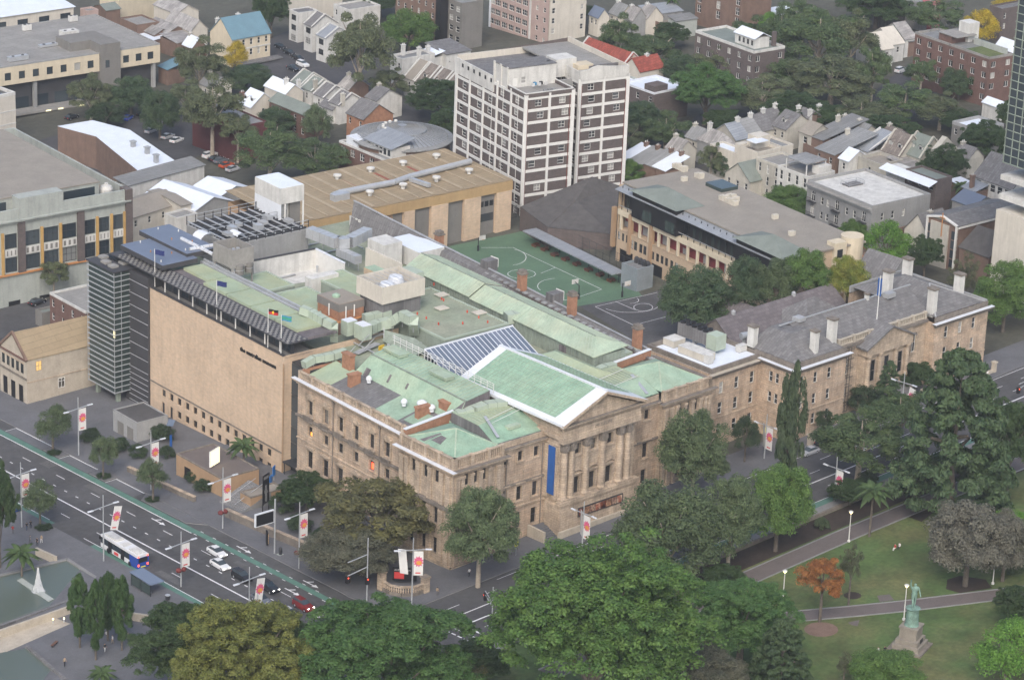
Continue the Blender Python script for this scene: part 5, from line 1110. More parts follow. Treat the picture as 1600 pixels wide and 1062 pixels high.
# office with a cream window band
b = Bld('office_block', 'low office block with a cream band of square windows and grey flat roof', 'office', (250, 70), (-40, 113), (150, 24), 12.5)
fr = lambda x: b.W*(1-(985-x)/932*(236/290.))
us = [fr(x) for x in (-70, 20, 105, 190, 275, 360, 445, 527)]+[fr(x) for x in (750, 830, 905)]
hR = b.rows('R', us, [b.h-3.9], 2.0, 2.2, 'bare', 'glass_blue', depth=.25)
b.walls('cream', b.h, hR, z0=b.h-5.2); b.flat('roof_membrane', b.h, par=.35, pm='render_grey')
MB().box(.6, b.W-1.2, 2.2, b.D-1, 0, b.h-5.2).bd('lower_storey', 'charcoal', b.e)
for i in range(7): o = MB().face([(0, 0, 0), (4.2, 0, 0), (4.2, 0, 5.8), (0, 0, 5.8)]).bd('pane', 'glass_blue', b.e, None, False, (1.2+i*6.2, 2.15, .9))
for x in (fr(200), b.W-2.2): MB().box(x, x+1, .5, 1.5, 0, b.h-5.2).bd('column', 'render_grey', b.e)
MB().box(fr(600), fr(725), -.8, 5.5, 0, b.h+2.8).bd('stair_tower', 'taupe', b.e); MB().box(fr(480), fr(722), 5.5, 14, b.h, b.h+2.6).bd('stair_head', 'taupe', b.e)
MB().box(fr(630), fr(655), -.85, -.7, b.h-4.2, b.h-2).bd('slot_window', 'glass_blue', b.e)
MB().box(2, fr(500), -3, 2, 3.0, 3.5).bd('awning', 'roof_membrane', b.e)
for x in (fr(235), fr(310), fr(440)): MB().box(x, x+1.6, -3.06, -3.0, 3.05, 3.45).bd('lit_sign', 'lit_sign', b.e)
for lab, px, py, w, d, h_ in (('cream plant box on the office roof', 108, 60, 5, 3, 2.4), ('pair of white fan units near the middle of the office roof', 42, 48, 2.6, 1.2, 1.8), ('pair of white fan units at the back of the office roof', 114, 34, 2.6, 1.2, 1.8), ('flat grey duct box on the office roof', 76, 73, 6, 1.6, .8), ('silver duct at the front left of the office roof', 28, 95, 6, 1.6, 1.4)):
    x, y, z = b.loc(px, py, b.h); t = thing('roof_unit', lab, 'air conditioner', (*(b.o+b.u*x+b.v*y), b.zb+b.h+.02), b.th); MB().box(-w/2, w/2, -d/2, d/2, .15, h_).bd('casing', 'render_white' if 'white' in lab or 'cream' in lab else 'galv', t); MB().box(-w/2+.2, w/2-.2, -d/2+.1, d/2-.1, 0, .15).bd('skid', 'dark_metal', t)
    for k in (-.25, .25): MB().lathe([(.45, 0), (.45, .12), (.1, .12)], (w*k, 0, h_), 10).bd('fan', 'dark_metal', t)
b = Bld('warehouse', 'long white roofed warehouse with a row of dark windows at top corner', 'warehouse', (115, 11), (-40, 33), (20, -34), 12)
b.walls('cream_pale', None, b.rows('R', [b.W-4.6-7.3*i for i in range(5)], [b.h-3.6], 3.6, 2.0, 'pair', 'glass_blue', 'dark_metal')); b.skillion('roof_white', b.h, b.h, b.h+3, b.h+3, .5)
b = Bld('corner_tower', 'pale tan block with white parapet at the left edge', 'building', (24, 148), (-60, 166), (-6, 130), 15)
b.walls('cream_pale'); b.flat('glass_blue', None, par=.8, pt=.6, pm='render_white'); strip(b, 'R', 0, b.W, 0, b.h-4.4, b.h-4.1, .1, 'render_white'); strip(b, 'R', 0, b.W, 0, b.h-8, b.h-7.7, .1, 'render_white')
MB().box(b.W-7, b.W-3.6, 6, 9, 6, b.h+7).bd('blue_fin', 'blue_paint', b.e)
# heritage warehouse with yellow pilasters
b = Bld('heritage_warehouse', 'grey-green heritage warehouse with yellow pilasters and tall paired windows', 'warehouse', (202, 311), (-60, 358), (41, 211), 19.5)
L0 = b.W; sx = lambda x: L0*(1-(795-x)*.2543/262.)
cols = ((-220, -130), (-110, -20), (22, 95), (142, 235), (258, 350), (372, 462), (512, 580), (602, 668), (692, 755))
hR = []
for (x0, x1) in cols:
    for (z, h_) in ((b.h-6.9, 3.6), (b.h-12.6, 3.6)):
        hR.append((sx(x0), sx(x1), z, z+h_)); window(b.e, (sx(x0), 0), z, 0, sx(x1)-sx(x0), h_, 'grid', 'glass_blue', 'dark_metal', .4)
    sp = MB().box(sx(x0), sx(x1), -.1, 0, b.h-8.8, b.h-7.0).bd('spandrel', 'render_white', b.e)
    for k in range(3): w_ = (sx(x1)-sx(x0))/3; MB().box(sx(x0)+w_*k+.35, sx(x0)+w_*(k+1)-.35, -.14, -.1, b.h-8.5, b.h-7.3).bd('panel', 'taupe', sp)
for x in (-230, 5, 245, 360, 589, 679, 762): MB().box(sx(x)-.3, sx(x)+.35, -.35, 0, b.h-12.9, b.h-2.8).bd('pilaster', mat('ochre', (.42, .27, .1), .85), b.e)
for x in (-120, 120, 485): MB().box(sx(x)-.9, sx(x)+.9, -.5, 0, b.h-12.9, b.h-.4).bd('pier', 'brick_brown', b.e)
b.walls('render_green', b.h, hR); cornice(b, 'R', 0, b.W, 0, b.h-.2, 'render_green', 'render_green'); strip(b, 'R', 0, b.W, 0, b.h-13.3, b.h-12.9, .5, 'orange_trim')
MB().box(b.W-1.2, b.W+.6, -.6, 2.4, 0, b.h+2.6).bd('end_pier', 'brick_brown', b.e)
for i in range(4): MB().box(b.W-5-8*i, b.W-8-8*i, -.05, .4, .3, 4.2).bd('shop_opening', 'black', b.e)
b.flat('roof_taupe', b.h, par=2.4, pt=.5, pm='render_green')
MB().box(-4, b.W-6.3, 3.2, b.D-6, b.h, b.h+4.2).bd('upper_storey', 'render_green', b.e); MB().box(-4.2, b.W-6.1, 3.0, b.D-5.8, b.h+4.2, b.h+4.5).bd('upper_roof', 'roof_taupe', b.e)
for x0, x1 in ((b.W-16, b.W-7.4), (b.W-46, b.W-30.5)): MB().box(x0, x1, 3.14, 3.2, b.h+1.2, b.h+3.4).bd('strip_window', 'glass_blue', b.e)
MB().box(b.W-29, b.W-17.5, -.2, 3.2, b.h-.2, b.h+4.9).bd('stair_box', 'render_green', b.e)
x, y = b.W-3.6, 4.5; c = MB().lathe([(1.5, 0), (1.6, 1.6), (1.3, 2.2), (.5, 2.6), (.4, 3.0), (.02, 3.0)], (x, y, b.h+.3), 14).bd('roof_tank', 'render_white', b.e)
# white roofed brick shed
e = thing('brick_shed', 'long brick shed with bright white sheet roof', 'shed', tuple(gd(220, 272, 8))); O = Vector(e.location)
P = [Vector(tuple(gd(x, y, z)))-O for x, y, z in ((220, 270, 8), (282, 257, 8), (203, 203, 9.5), (145, 188, 9.5), (90, 197, 9.0), (150, 213, 9.0))]
zt = P[0].z
polyroof('roof', [P[0], P[1], P[2], P[5]], 'roof_white', e); polyroof('roof', [P[5], P[2], P[3], P[4]], 'roof_white', e)
mb = MB()
for a, c in ((P[0], P[5]), (P[5], P[4]), (P[1], P[0]), (P[2], P[1])): mb.face([(a.x, a.y, a.z-9), (c.x, c.y, c.z-9), (c.x, c.y, c.z-.1), (a.x, a.y, a.z-.1)])
mb.bd('wall', 'brick_mid', e)
for px, py in ((208, 231), (230, 240), (244, 252)): c = Vector(tuple(gd(px, py, 8.6)))-O; MB().box(-.5, .5, -.5, .5, -.3, 1.6).box(-.7, .7, -.7, .7, 1.6, 1.9).bd('roof_vent', 'grey_metal', e, None, False, c)
# tan roofed gymnasium
b = GYM = Bld('gymnasium', 'wide tan roofed gymnasium with stone piers and silver roof duct', 'gymnasium', (797, 281), (455, 350), (700, 236), 12.5)
U = lambda x: b.W*(1-(1573-x)*.2543/345.)
b.walls('brick_tan2', b.h-2.2); MB().box(-.3, b.W+.3, -.8, .0, b.h-2.4, b.h-.1).bd('fascia', 'tan_fascia', b.e)
b.skillion('roof_tan', b.h, b.h, b.h+.5, b.h+.5, .5)
for x0, x1 in ((960, 1058), (1170, 1268), (1376, 1474), (830, 888)): MB().box(U(x0), U(x1), -.02, .4, 0, b.h-2.4).bd('dark_panel', 'taupe', b.e)
for x0, x1 in ((890, 955), (1060, 1165), (1270, 1374), (1476, 1573)): MB().box(U(x0), U(x1), -.9, 0, 0, b.h-2.4).bd('pier', 'brick_tan', b.e)
for k in range(3): MB().box(U(1380)+k*1.5, U(1380)+1.2+k*1.5, -.06, -.02, b.h-5.6, b.h-4.2).bd('window', 'glass', b.e)
MB().box(U(1378), U(1470), -.06, -.02, b.h-9.4, b.h-7.4).bd('window', 'glass', b.e)
for i in range(15): x = 1.5+(b.W-3)*i/14; MB().bar((x, 0, b.h+.3), (x, b.D, b.h+.7), 1.0 if i % 2 else .5, .12).bd('roof_rib', mat('roof_tan_pale', (.33, .27, .19), .85), b.e)
for i, (px, py) in enumerate(((527, 277), (579, 266), (630, 256), (682, 245), (578, 302), (630, 291), (682, 280), (733, 268))):
    x, y, z = b.loc(px, py, b.h+1); MB().lathe([(.5, -.6), (.5, .2), (1.0, .35), (1.0, .7), (.2, .95), (.02, .95)], (x, y, z), 12).bd('roof_vent', 'render_white', b.e)
    if i < 4: q = MB().bar((x+.4, y-1.2, b.h+.55), (x+.4, y-9, b.h+.42), .8, .1).bd('roof_strip', mat('rust', (.25, .09, .06), .85), b.e)
pts = [b.loc(px, py, b.h+1.3) for px, py in ((520, 305), (531, 301), (615, 285), (640, 276), (735, 252))]
MB().path(pts, .75, 10).bd('roof_duct', 'galv', b.e); x, y, z = b.loc(531, 310, b.h+.6); MB().box(x-2.2, x+2.2, y-1, y+1, b.h+.3, b.h+1.9).bd('duct_box', 'galv', b.e); x, y, z = b.loc(655, 287, b.h+.6); MB().bar((x-.5, y+3, b.h+1.0), (x+.6, y-3.4, b.h+1.0), 1.0, .9).bd('duct_box', 'galv', b.e)
# brown and white apartment tower
b = TWR = Bld('apartment_tower', 'brown brick apartment tower gridded with white concrete frames', 'apartments', (822, 153), (886, 139), (715, 98), 30.5, 'v')
st = 3.12
def gridface(face, a0, a1, n, base, z0, z1, wins, m='white_paint', seed=0):
    r = random.Random(seed); wd = (a1-a0)/n; hol = []; nf = int((z1-z0)/st); L = (a1-a0)
    for i in range(n+1):
        q = a0+wd*i; w_ = 1.0 if i in (0, n) else .62
        if face == 'R': MB().box(q-w_/2, q+w_/2, base-.3, base, z0, z1+.6).bd('frame_post', MATS[m], b.e)
        else: MB().box(base-.3, base, q-w_/2, q+w_/2, z0, z1+.6).bd('frame_post', MATS[m], b.e)
    for j in range(nf+1):
        z = z1-st*j
        if face == 'R': MB().box(a0, a1, base-.2, base, z-.7, z).bd('frame_beam', MATS[m], b.e)
        else: MB().box(base-.2, base, a0, a1, z-.7, z).bd('frame_beam', MATS[m], b.e)
    for j in range(nf):
        for i in range(n):
            k = r.random()
            if k < wins:
                w_ = min(wd*.5, 1.9); off = wd*(.2+.35*r.random()); q = a0+wd*i+min(off, wd-w_-.3); z = z1-st*(j+1)+.55; hh = 1.65
                hol.append((q, q+w_, z, z+hh))
                if face == 'R': window(b.e, (q, base), z, 0, w_, hh, 'cross' if r.random() < .5 else 'sash', 'glass_tower', 'white_paint', .12)
                else: window(b.e, (base, q+w_), z, -math.pi/2, w_, hh, 'sash', 'glass_tower', 'white_paint', .12)
    return hol
glass_mat('glass_tower', (.02, .022, .025), (.09, .095, .1), .3, .1, (.3, .3, .29))
zt = b.h; zm = b.h+1.6; Wf = b.W; Df = b.D
hR = gridface('R', 0, Wf, 2, 0, 0, zt, .62, seed=3); hL = gridface('L', 0, Df, 5, 0, 0, zt, .92, seed=5)
b.walls('brick_brown', zt, hR, hL, depth=.12)
MB().box(.02, Wf-.02, .02, 8.6, zt-.2, zt).bd('terrace', 'roof_membrane', b.e)
for x0, x1, y0, y1 in ((-.25, Wf, -.25, .05), (-.25, .05, .05, 8.6), (Wf-.05, Wf+.2, .05, 8.6)): MB().box(x0, x1, y0, y1, zt-.1, zt+.9).bd('terrace_parapet', 'brick_brown', b.e); MB().box(x0-.05, x1+.05, y0-.05, y1+.05, zt+.9, zt+1.1).bd('coping', 'render_white', b.e)
# raised part behind the terrace
mb = MB(); wall(mb, (0, 8.6), 0, Wf+.2, zt, zt+5, [(1.2, 2.6, zt+.4, zt+2.6), (3.6, 5.0, zt+.9, zt+2.6)], .2); wall(mb, (0, 15.5), -math.pi/2, 6.9, zt, zt+5, [], .2); mb.face([(0, 15.5, zt), (Wf, 15.5, zt), (Wf, 15.5, zt+5), (0, 15.5, zt+5)]); mb.face([(Wf+.2, 8.6, zt), (Wf+.2, 15.5, zt), (Wf+.2, 15.5, zt+5), (Wf+.2, 8.6, zt+5)]); mb.bd('upper_wall', 'render_white', b.e); MB().box(-.1, Wf+.3, 8.5, 15.6, zt+5, zt+5.2).bd('upper_roof', 'slate', b.e); MB().box(-.32, 0, 15.5, Df, zt-2.7, zt+1.4).bd('white_band', 'render_white', b.e)
for k in range(6): MB().box(-.36, -.31, 16.2+(Df-17)*k/6, 17+(Df-17)*k/6, zt-.4, zt+.6).bd('vent_opening', 'black', b.e)
window(b.e, (3.6, 8.6), zt+.9, 0, 1.4, 1.7, 'sash', 'glass_tower', 'white_paint', .15); MB().box(1.2, 2.6, 8.75, 8.8, zt+.4, zt+2.6).bd('door', 'white_paint', b.e)
for k in range(3): MB().box(-.35, 0, 8.8+3.2*k, 9.4+3.2*k, zt, zt+5.4).bd('parapet_pier', 'render_white', b.e)
MB().box(.1, Wf+8, 15.5, Df-.1, zm-1.4, zm-1.1).bd('roof', 'slate', b.e)
MB().box(0, Wf+14, Df-.4, Df+.1, zm-1.4, zm+.5).bd('parapet', 'cream_pale', b.e)
# recessed link and right block
Rx0, Rx1, Ry = Wf+2.6, Wf+13.2, 3.2
x, y, _ = b.loc(907, 112, b.h+3.2); Rx0, Ry = x, y; Rx1 = b.loc(972, 98, b.h+3.2)[0]; zr = b.h+3.2
hR = gridface('R', Rx0, Rx1, 2, Ry, 0, zr-2.6, .6, seed=9)
hL = gridface('L', Ry, Ry+9, 2, Rx0, 0, zr-2.6, .95, seed=11)
mb = MB(); wall(mb, (Rx0, Ry), 0, Rx1-Rx0, 0, zr-2.6, [(p-Rx0, q-Rx0, c, d) for p, q, c, d in hR], .12); wall(mb, (Rx0, Ry+14), -math.pi/2, 14, 0, zr-2.6, [(Ry+14-q, Ry+14-p, c, d) for p, q, c, d in hL], .12)
mb.face([(Rx1, Ry, 0), (Rx1, Df, 0), (Rx1, Df, zr), (Rx1, Ry, zr)]); mb.face([(Rx1, Df, 0), (0, Df, 0), (0, Df, zm), (Rx1, Df, zr)]); mb.bd('wall', 'brick_brown', b.e)
MB().box(Rx0-.25, Rx1+.1, Ry-.3, Ry+.1, zr-2.6, zr+.2).box(Rx0-.3, Rx0, Ry+.1, Ry+10, zr-2.6, zr).bd('upper_band', 'render_white', b.e)
MB().prism([(Rx0+2, zr+.2), (Rx0+3.5, zr+.8), (Rx0+5, zr+1.1), (Rx0+6.6, zr+.8), (Rx1-2, zr+.2)], -.3, 0).bd('parapet_curve', 'render_white', b.e).matrix_local = Matrix(((1, 0, 0, 0), (0, 0, 1, Ry), (0, 1, 0, 0), (0, 0, 0, 1)))
MB().box(Rx0, Rx1, Ry+.1, Df, zr-1.4, zr-1.0).bd('roof', 'roof_membrane', b.e); MB().box(Rx1-.3, Rx1+.1, Ry, Df, zr-1.2, zr+.3).bd('parapet', 'cream_pale', b.e); MB().box(Rx0+5, Rx1-.5, Ry+4, Ry+4.4, zr-1.0, zr-.2).bd('roof_upstand', 'slate', b.e)
MB().box(Wf, Rx0, 8.8, 9.4, 0, zm-1.2).bd('link_wall', 'render_grey', b.e)
x, y = (Wf+Rx0)/2+2.5, 14; MB().box(x-3, x+3, y-2, y+3, zm-1.4, zm+3.2).bd('water_tank', 'render_white', b.e); MB().box(x+2, x+6.5, y-4.5, y-1, zm-1.4, zm+1.8).bd('tank_room', 'cream', b.e); MB().box(x-7, x+2, y+3, y+8, zm-1.4, zm+1.2).bd('plant_house', 'slate', b.e)
MB().tube((x-5.8, y-3, zm-4), (x-5.8, y-3, zm+3.6), .5, n=10).bd('flue', 'render_white', b.e); cyl_part(b, 'drum_tank', 'grey_metal', x-5.2, y+1.5, 1.3, zm-1, zm+2.2)
for k, (px, c) in enumerate(((0, 'white'), (1, 'blue'), (2, 'white'), (3, 'black'), (4, 'white'))): MB().box(Wf*.35+k*.9, Wf*.35+.7+k*.9, 5.0+(k % 2)*.6, 5.4+(k % 2)*.9, zt+1.0, zt+1.7).bd('washing', mat('flag_%s' % c, (.5, .5, .5)), b.e)
for k in range(3): MB().box(Wf*.5+1.2*k, Wf*.5+.9+1.2*k, 2.5, 3.3, zt, zt+.6).bd('roof_clutter', 'roof_grey', b.e)
for face, q, base in (('R', .45, 0), ('R', Wf-.9, 0), ('R', Rx0+.5, Ry), ('R', Rx1-.6, Ry)): MB().tube((q, base-.25, 0), (q, base-.25, zt-.5), .09).bd('drainpipe', mat('pipe_red', (.16, .05, .04), .7), b.e)
for q in (3.2, 10.5, 16): MB().tube((-.28, q, 0), (-.28, q, zt), .07).bd('drainpipe', 'white_paint', b.e)
# school with arcade
b = SCH = Bld('school_building', 'buff school building with maroon arcade, black glass top floor and grey roof', 'school', (1225, 402), (1327, 367), (968, 286), 16.5, 'v')
H = b.h; D = b.D; W = b.W
vx = lambda x: (1573-x)*.2543*D/257.+(1225-1200)*D/257.
hL = []
for x in (633, 665, 692, 718): hL.append((vx(x)-1.0, vx(x), 5.4, 7.4))
for x in (748, 772, 806, 832): hL.append((vx(x)-1.3, vx(x), 4.6, 6.8))
for x in (884, 915, 944, 972, 1005, 1035): hL.append((vx(x)-1.2, vx(x), 4.4, 6.4))
for (p, q, c, d) in hL: window(b.e, (0, q), c, -math.pi/2, q-p, d-c, 'sash', 'glass', 'dark_metal', .2)
hL += [(D-6.5, D-1.2, -.2, 3.4), (vx(960), vx(885), -.2, 3.6), (vx(1060), vx(1012), -.2, 4.0)]
mb = MB(); wall(mb, (0, D), -math.pi/2, D, 0, 8.0, [(D-q, D-p, c, d) for p, q, c, d in hL], .3); wall(mb, (0, 0), 0, W, 0, H-.4, [], .1); mb.face([(W, 0, 0), (W, D, 0), (W, D, H-.4), (W, 0, H-.4)]); mb.face([(W, D, 0), (0, D, 0), (0, D, H-.4), (W, D, H-.4)]); mb.bd('wall', 'buff', b.e)
for (p, q, c, d) in hL[-3:]: MB().box(.28, .32, p, q, c, d).bd('dark_opening', 'black', b.e)
MB().box(2.2, 2.6, .3, D-.3, 8, H-.5).bd('arcade_wall', mat('maroon', (.2, .04, .045), .8, .15, .4), b.e)
for k in range(16): v = 1.5+k*(D-3)/15; MB().box(2.1, 2.2, v, v+2.0, 8.2, 9.6+(k % 3)*.5).bd('arcade_panel', 'render_grey' if k % 2 else 'maroon', b.e)
MB().box(0, 2.3, 0, D, 7.8, 8.05).bd('arcade_floor', 'buff', b.e); MB().box(-.1, 2.3, 0, D, 11.6, 12.9).bd('balcony_band', 'cream', b.e)
for k in range(17): v = 1.2+k*(D-2.4)/16; MB().box(-.05, .5, v-.28, v+.28, 8.05, 11.6).bd('arcade_column', 'cream', b.e)
for k, x in enumerate((745, 880, 1405, 635)): v = vx(x); MB().box(-.35, .6, v-.5, v+.5, 3, 12.9).bd('brick_pier', 'brick_tan2', b.e)
MB().box(1.6, 2.2, .3, D-.3, 12.9, H-.2).bd('glass_wall', 'black', b.e)
for k in range(26): v = 1.0+k*(D-2)/25.5; MB().face([(0, .95, 0), (0, 0, 0), (0, 0, 2.3), (0, .95, 2.3)]).bd('pane', 'glass_green' if k % 3 else 'glass', b.e, None, False, (1.57, v, 13.2)); MB().box(.15, .3, v+1.0, v+1.12, 12.9, H-.4).bd('mullion', 'black', b.e)
MB().box(.02, .1, 0, D, 13.8, 13.95).bd('rail', 'grey_metal', b.e)
q = polyroof('awning', [(-1.2, 0, H-1.3), (-1.2, D, H-1.3), (1.6, D, H-.5), (1.6, 0, H-.5)], 'roof_zinc', b.e)
MB().box(1.2, W+.4, -.6, D+.4, H-.35, H+.05).bd('roof', 'roof_taupe', b.e)
for v0, v1, du in ((vx(1050), vx(760), -.8), (-1.2, vx(1405), -.8)):
    MB().box(du, 6, v0+.3, v1-.3, 12.9, H+.1).bd('turret', 'black', b.e)
    for i in range(2):
        for k in range(3): vv = v0+.9+i*(v1-v0)*.5+k*1.15; MB().face([(0, 1.0, 0), (0, 0, 0), (0, 0, 2.5), (0, 1.0, 2.5)]).bd('pane', 'glass_green', b.e, None, False, (du-.04, vv, 13.3))
    A_, B_, C_, D_, X_ = (du-.8, v0-.4, H+.1), (7, v0-.4, H+.1), (7, v1+.4, H+.1), (du-.8, v1+.4, H+.1), (3.2, (v0+v1)/2, H+2.6)
    MB().face([A_, B_, X_]).face([B_, C_, X_]).face([C_, D_, X_]).face([D_, A_, X_]).bd('pyramid_roof', 'roof_green', b.e)
cyl_part(b, 'round_bay', 'cream', W-2.2, 1.2, 2.6, 0, H+1.4, 20); MB().box(W-9, W-5.5, -.8, 2, 8, H+1.0).bd('end_bay', 'cream', b.e); MB().box(W-8.2, W-6.6, -.86, -.8, H-2.6, H-.6).bd('end_window', 'glass', b.e)
for px, py, n in ((1055, 262, 4), (1090, 277, 2), (1128, 312, 5), (1140, 310, 3), (1069, 283, 1), (1211, 342, 1), (1237, 368, 1)):
    x, y, z = b.loc(px, py, H)
    for k in range(n): MB().box(x-.7, x+.7, y-1.2*k-.5, y-1.2*k+.5, H+.05, H+1.1+.3*(k % 2)).bd('roof_unit', 'beige_box', b.e)
x, y, z = b.loc(1128, 292, H); MB().box(x-3, x+2, y-3.5, y+2.5, H+.06, H+.9).bd('roof_light', 'glass_green', b.e)
# dark roofed hall
e = thing('dark_roofed_hall', 'hall under a broad dark brown shingle roof beside the apartment tower', 'hall', tuple(gd(858, 356, 4))); O = Vector(e.location)
q = lambda x, y, h: Vector(tuple(gd(x, y, h)))-O
a, c, d_, f, g = q(813, 323, 6), q(925, 276, 10), q(968, 290, 6), q(958, 366, 4), q(856, 355, 5)
r2 = q(900, 312, 7.5)
polyroof('roof', [a, g, r2, c], 'slate_dark', e); polyroof('roof', [g, f, d_, c, r2][:3]+[r2], 'slate_dark', e); polyroof('roof', [r2, d_, c], 'slate_dark', e)
mb = MB()
for p, r in ((g, a), (f, g)): mb.face([(p.x, p.y, p.z-7), (r.x, r.y, r.z-7), (r.x, r.y, r.z), (p.x, p.y, p.z)])
mb.bd('wall', 'brick_brown', e)
# houses and flats
def hs(label, px, py, W, D, h, th, roof, rm, wm, nL=(0, 0), nR=(0, 0), rise=2.5, ch=(), cat='house', name='terrace_house', par=0., pm=None, hip=0., dorm=0, style='sash', ww=1.0, wh=1.7, group=None, over=.3, chm='render_cream', frame='white_paint'):
    "near eave corner at pixel (px, py), h above its ground; W along u (right-away), D along v (left-away)"
    a = gd(px, py, h); b = Bw(name, label, cat, a[0], a[1], th, W, D, 0, group, z=a[2])
    def zs(n): return [b.h-2.6-3.1*j for j in range(n) if b.h-2.6-3.1*j > .2]
    hL = b.rows('L', b.even('L', nL[0], ww, .9), zs(nL[1]), ww, wh, style, 'glass', frame, depth=.15) if nL[0] else []
    hR = b.rows('R', b.even('R', nR[0], ww, .9), zs(nR[1]), ww, wh, style, 'glass', frame, depth=.15) if nR[0] else []
    b.walls(wm, None, hR, hL, depth=.15)
    if roof == 'flat': b.flat(rm, None, par=par or .5, pm=pm or wm)
    elif roof in ('u', 'v'): b.gable(rm, roof, rise, over, wm=wm, hip=hip)
    elif roof == 'sL': b.skillion(rm, b.h, b.h+rise, b.h, b.h+rise, over)          # falls towards u = 0
    elif roof == 'sR': b.skillion(rm, b.h, b.h, b.h+rise, b.h+rise, over)          # falls towards v = 0
    if par and roof != 'flat':
        for y in (0, D-.25) if roof in ('v', 'sL') else ():
            pts = [(-.2, b.h-.3), (W/2 if roof == 'v' else W, b.h+rise+.15), (W+.2, (b.h if roof == 'v' else b.h+rise)-.0)]
            q = MB()
            for (x0, z0), (x1, z1) in zip(pts, pts[1:]):
                if x1-x0 > .3: q.bar((x0, y+.12, z0+.15), (x1, y+.12, z1+.15), .35, .55)
            q.bd('party_wall', MATS[pm or 'render_white'], b.e)
    for (fx, fy, hh) in ch: b.chimney(W*fx, D*fy, b.h-.3, b.h+hh, chm, 1.1, .8)
    for k in range(dorm):
        y = D*(k+.5)/dorm; x = W*.16; z = b.h+rise*.3
        d = MB().box(x, x+1.8, y-.65, y+.65, z-.5, z+1.2).bd('dormer', 'render_white', b.e); MB().box(x-.03, x, y-.4, y+.4, z, z+.95).bd('dormer_window', 'glass', d)
        polyroof('dormer_roof', [(x-.2, y-.8, z+1.15), (x+2.4, y-.8, z+1.15), (x+2.4, y, z+1.75), (x-.2, y, z+1.75)], rm, d, .1); polyroof('dormer_roof', [(x-.2, y+.8, z+1.15), (x+2.4, y+.8, z+1.15), (x+2.4, y, z+1.75), (x-.2, y, z+1.75)], rm, d, .1)
    return b
# left: sheds behind the heritage warehouse
hs('cream walled building with brown gabled roof beside the heritage warehouse', 283, 322, 3, 14, 8.5, -2, 'u', 'roof_taupe', 'cream_pale', rise=.6, name='low_building', cat='building')
b = hs('cream building with brown roof and two sash windows next to heritage warehouse', 206, 341, 17, 11, 8, 9, 'u', 'roof_taupe', 'cream_pale', nR=(4, 1), rise=2.0, name='low_building', cat='building')
hs('small white boxy stair hut in front of brown roof', 276, 343, 6.5, 4.5, 9, 3, 'flat', 'roof_membrane', 'render_white', name='stair_hut', cat='hut', par=.4)
b = hs('broad white gable roofed shed beside the gymnasium', 300, 333, 14, 18, 6.5, 5, 'v', 'roof_white', 'render_grey', rise=2.6, name='shed', cat='shed')
hs('narrow grey roofed shed with a white end wall', 200, 291, 26, 5, 8.5, 6, 'sR', 'roof_grey', 'render_white', rise=1.0, name='shed', cat='shed')
hs('second white roofed shed behind the gymnasium corner', 345, 306, 10, 10, 6, 5, 'v', 'roof_white', 'render_grey', rise=1.5, name='shed', cat='shed')
b = hs('dark red rendered building behind the leaning gum trees', 374, 200, 9, 22, 9.5, -3, 'flat', 'roof_grey', 'darkred' if mat('darkred', (.09, .03, .032), .85, .12, .3, .1) else '', name='low_building', cat='building', par=.4)
# street of terraces left of the round building
hs('white roofed cottage with two dormers and red chimney', 392, 168, 8.5, 6, 6, -3, 'v', 'roof_white', 'cream_pale', nR=(1, 1), rise=3.4, dorm=2, ch=((.1, .9, 3.0),), chm='brick_red')
hs('white roofed cottage with twin white chimneys behind the dormered one', 446, 147, 6, 10, 6, -3, 'v', 'roof_white', 'cream_pale', rise=2.2, ch=((.4, .3, 3.4), (.8, .05, 3.2)), chm='render_white')
hs('long green roofed brick terrace with a row of arched windows', 478, 181, 6, 17, 6.5, -3, 'v', 'roof_green', 'brick_red', nL=(5, 2), rise=1.8, ww=1.2)
MB().prism([tuple(gd(*p)[:2]) for p in ((408, 178), (410, 177), (472, 207), (470, 209))], lambda x, y: gz(x, y)-.2, lambda x, y: gz(x, y)+2.6).bd('garden_wall', 'brick_red', None)
tag(bpy.data.objects['garden_wall'], 'brick garden wall with stone capping below the green roofed terrace', 'wall')
hs('small flat roofed rear wing with one dark window among terraces', 460, 139, 4, 4.5, 5, -3, 'sR', 'slate', 'render_cream', nR=(1, 1), rise=.3)
GT = 'grey roofed terraces beside the corner street'
for i, (px, py, m) in enumerate(((530, 165, 'slate'), (506, 153, 'slate'), (487, 143, 'roof_green'), (471, 133, 'roof_green'))):
    hs(('grey slate terrace with a white skylight, nearest of its row', 'grey slate terrace second in its row', 'green roofed terrace third in its row', 'green roofed terrace at the street corner')[i], px, py, 8.4, 4.9, 5.5, -3, 'v', m, 'render_white', nL=(1, 1), rise=2.6, par=.3, ch=((.15, .02, 3.2),) if i in (0, 2) else (), group=GT)
hs('grey roofed house with a recessed roof terrace', 568, 187, 10, 7.5, 7, -3, 'v', 'slate', 'brick_orange', nL=(2, 1), rise=3.4)
hs('small slate lean-to behind the grey terraces', 520, 172, 4, 6, 4, -3, 'v', 'slate', 'render_white', nL=(1, 1), rise=1.4)
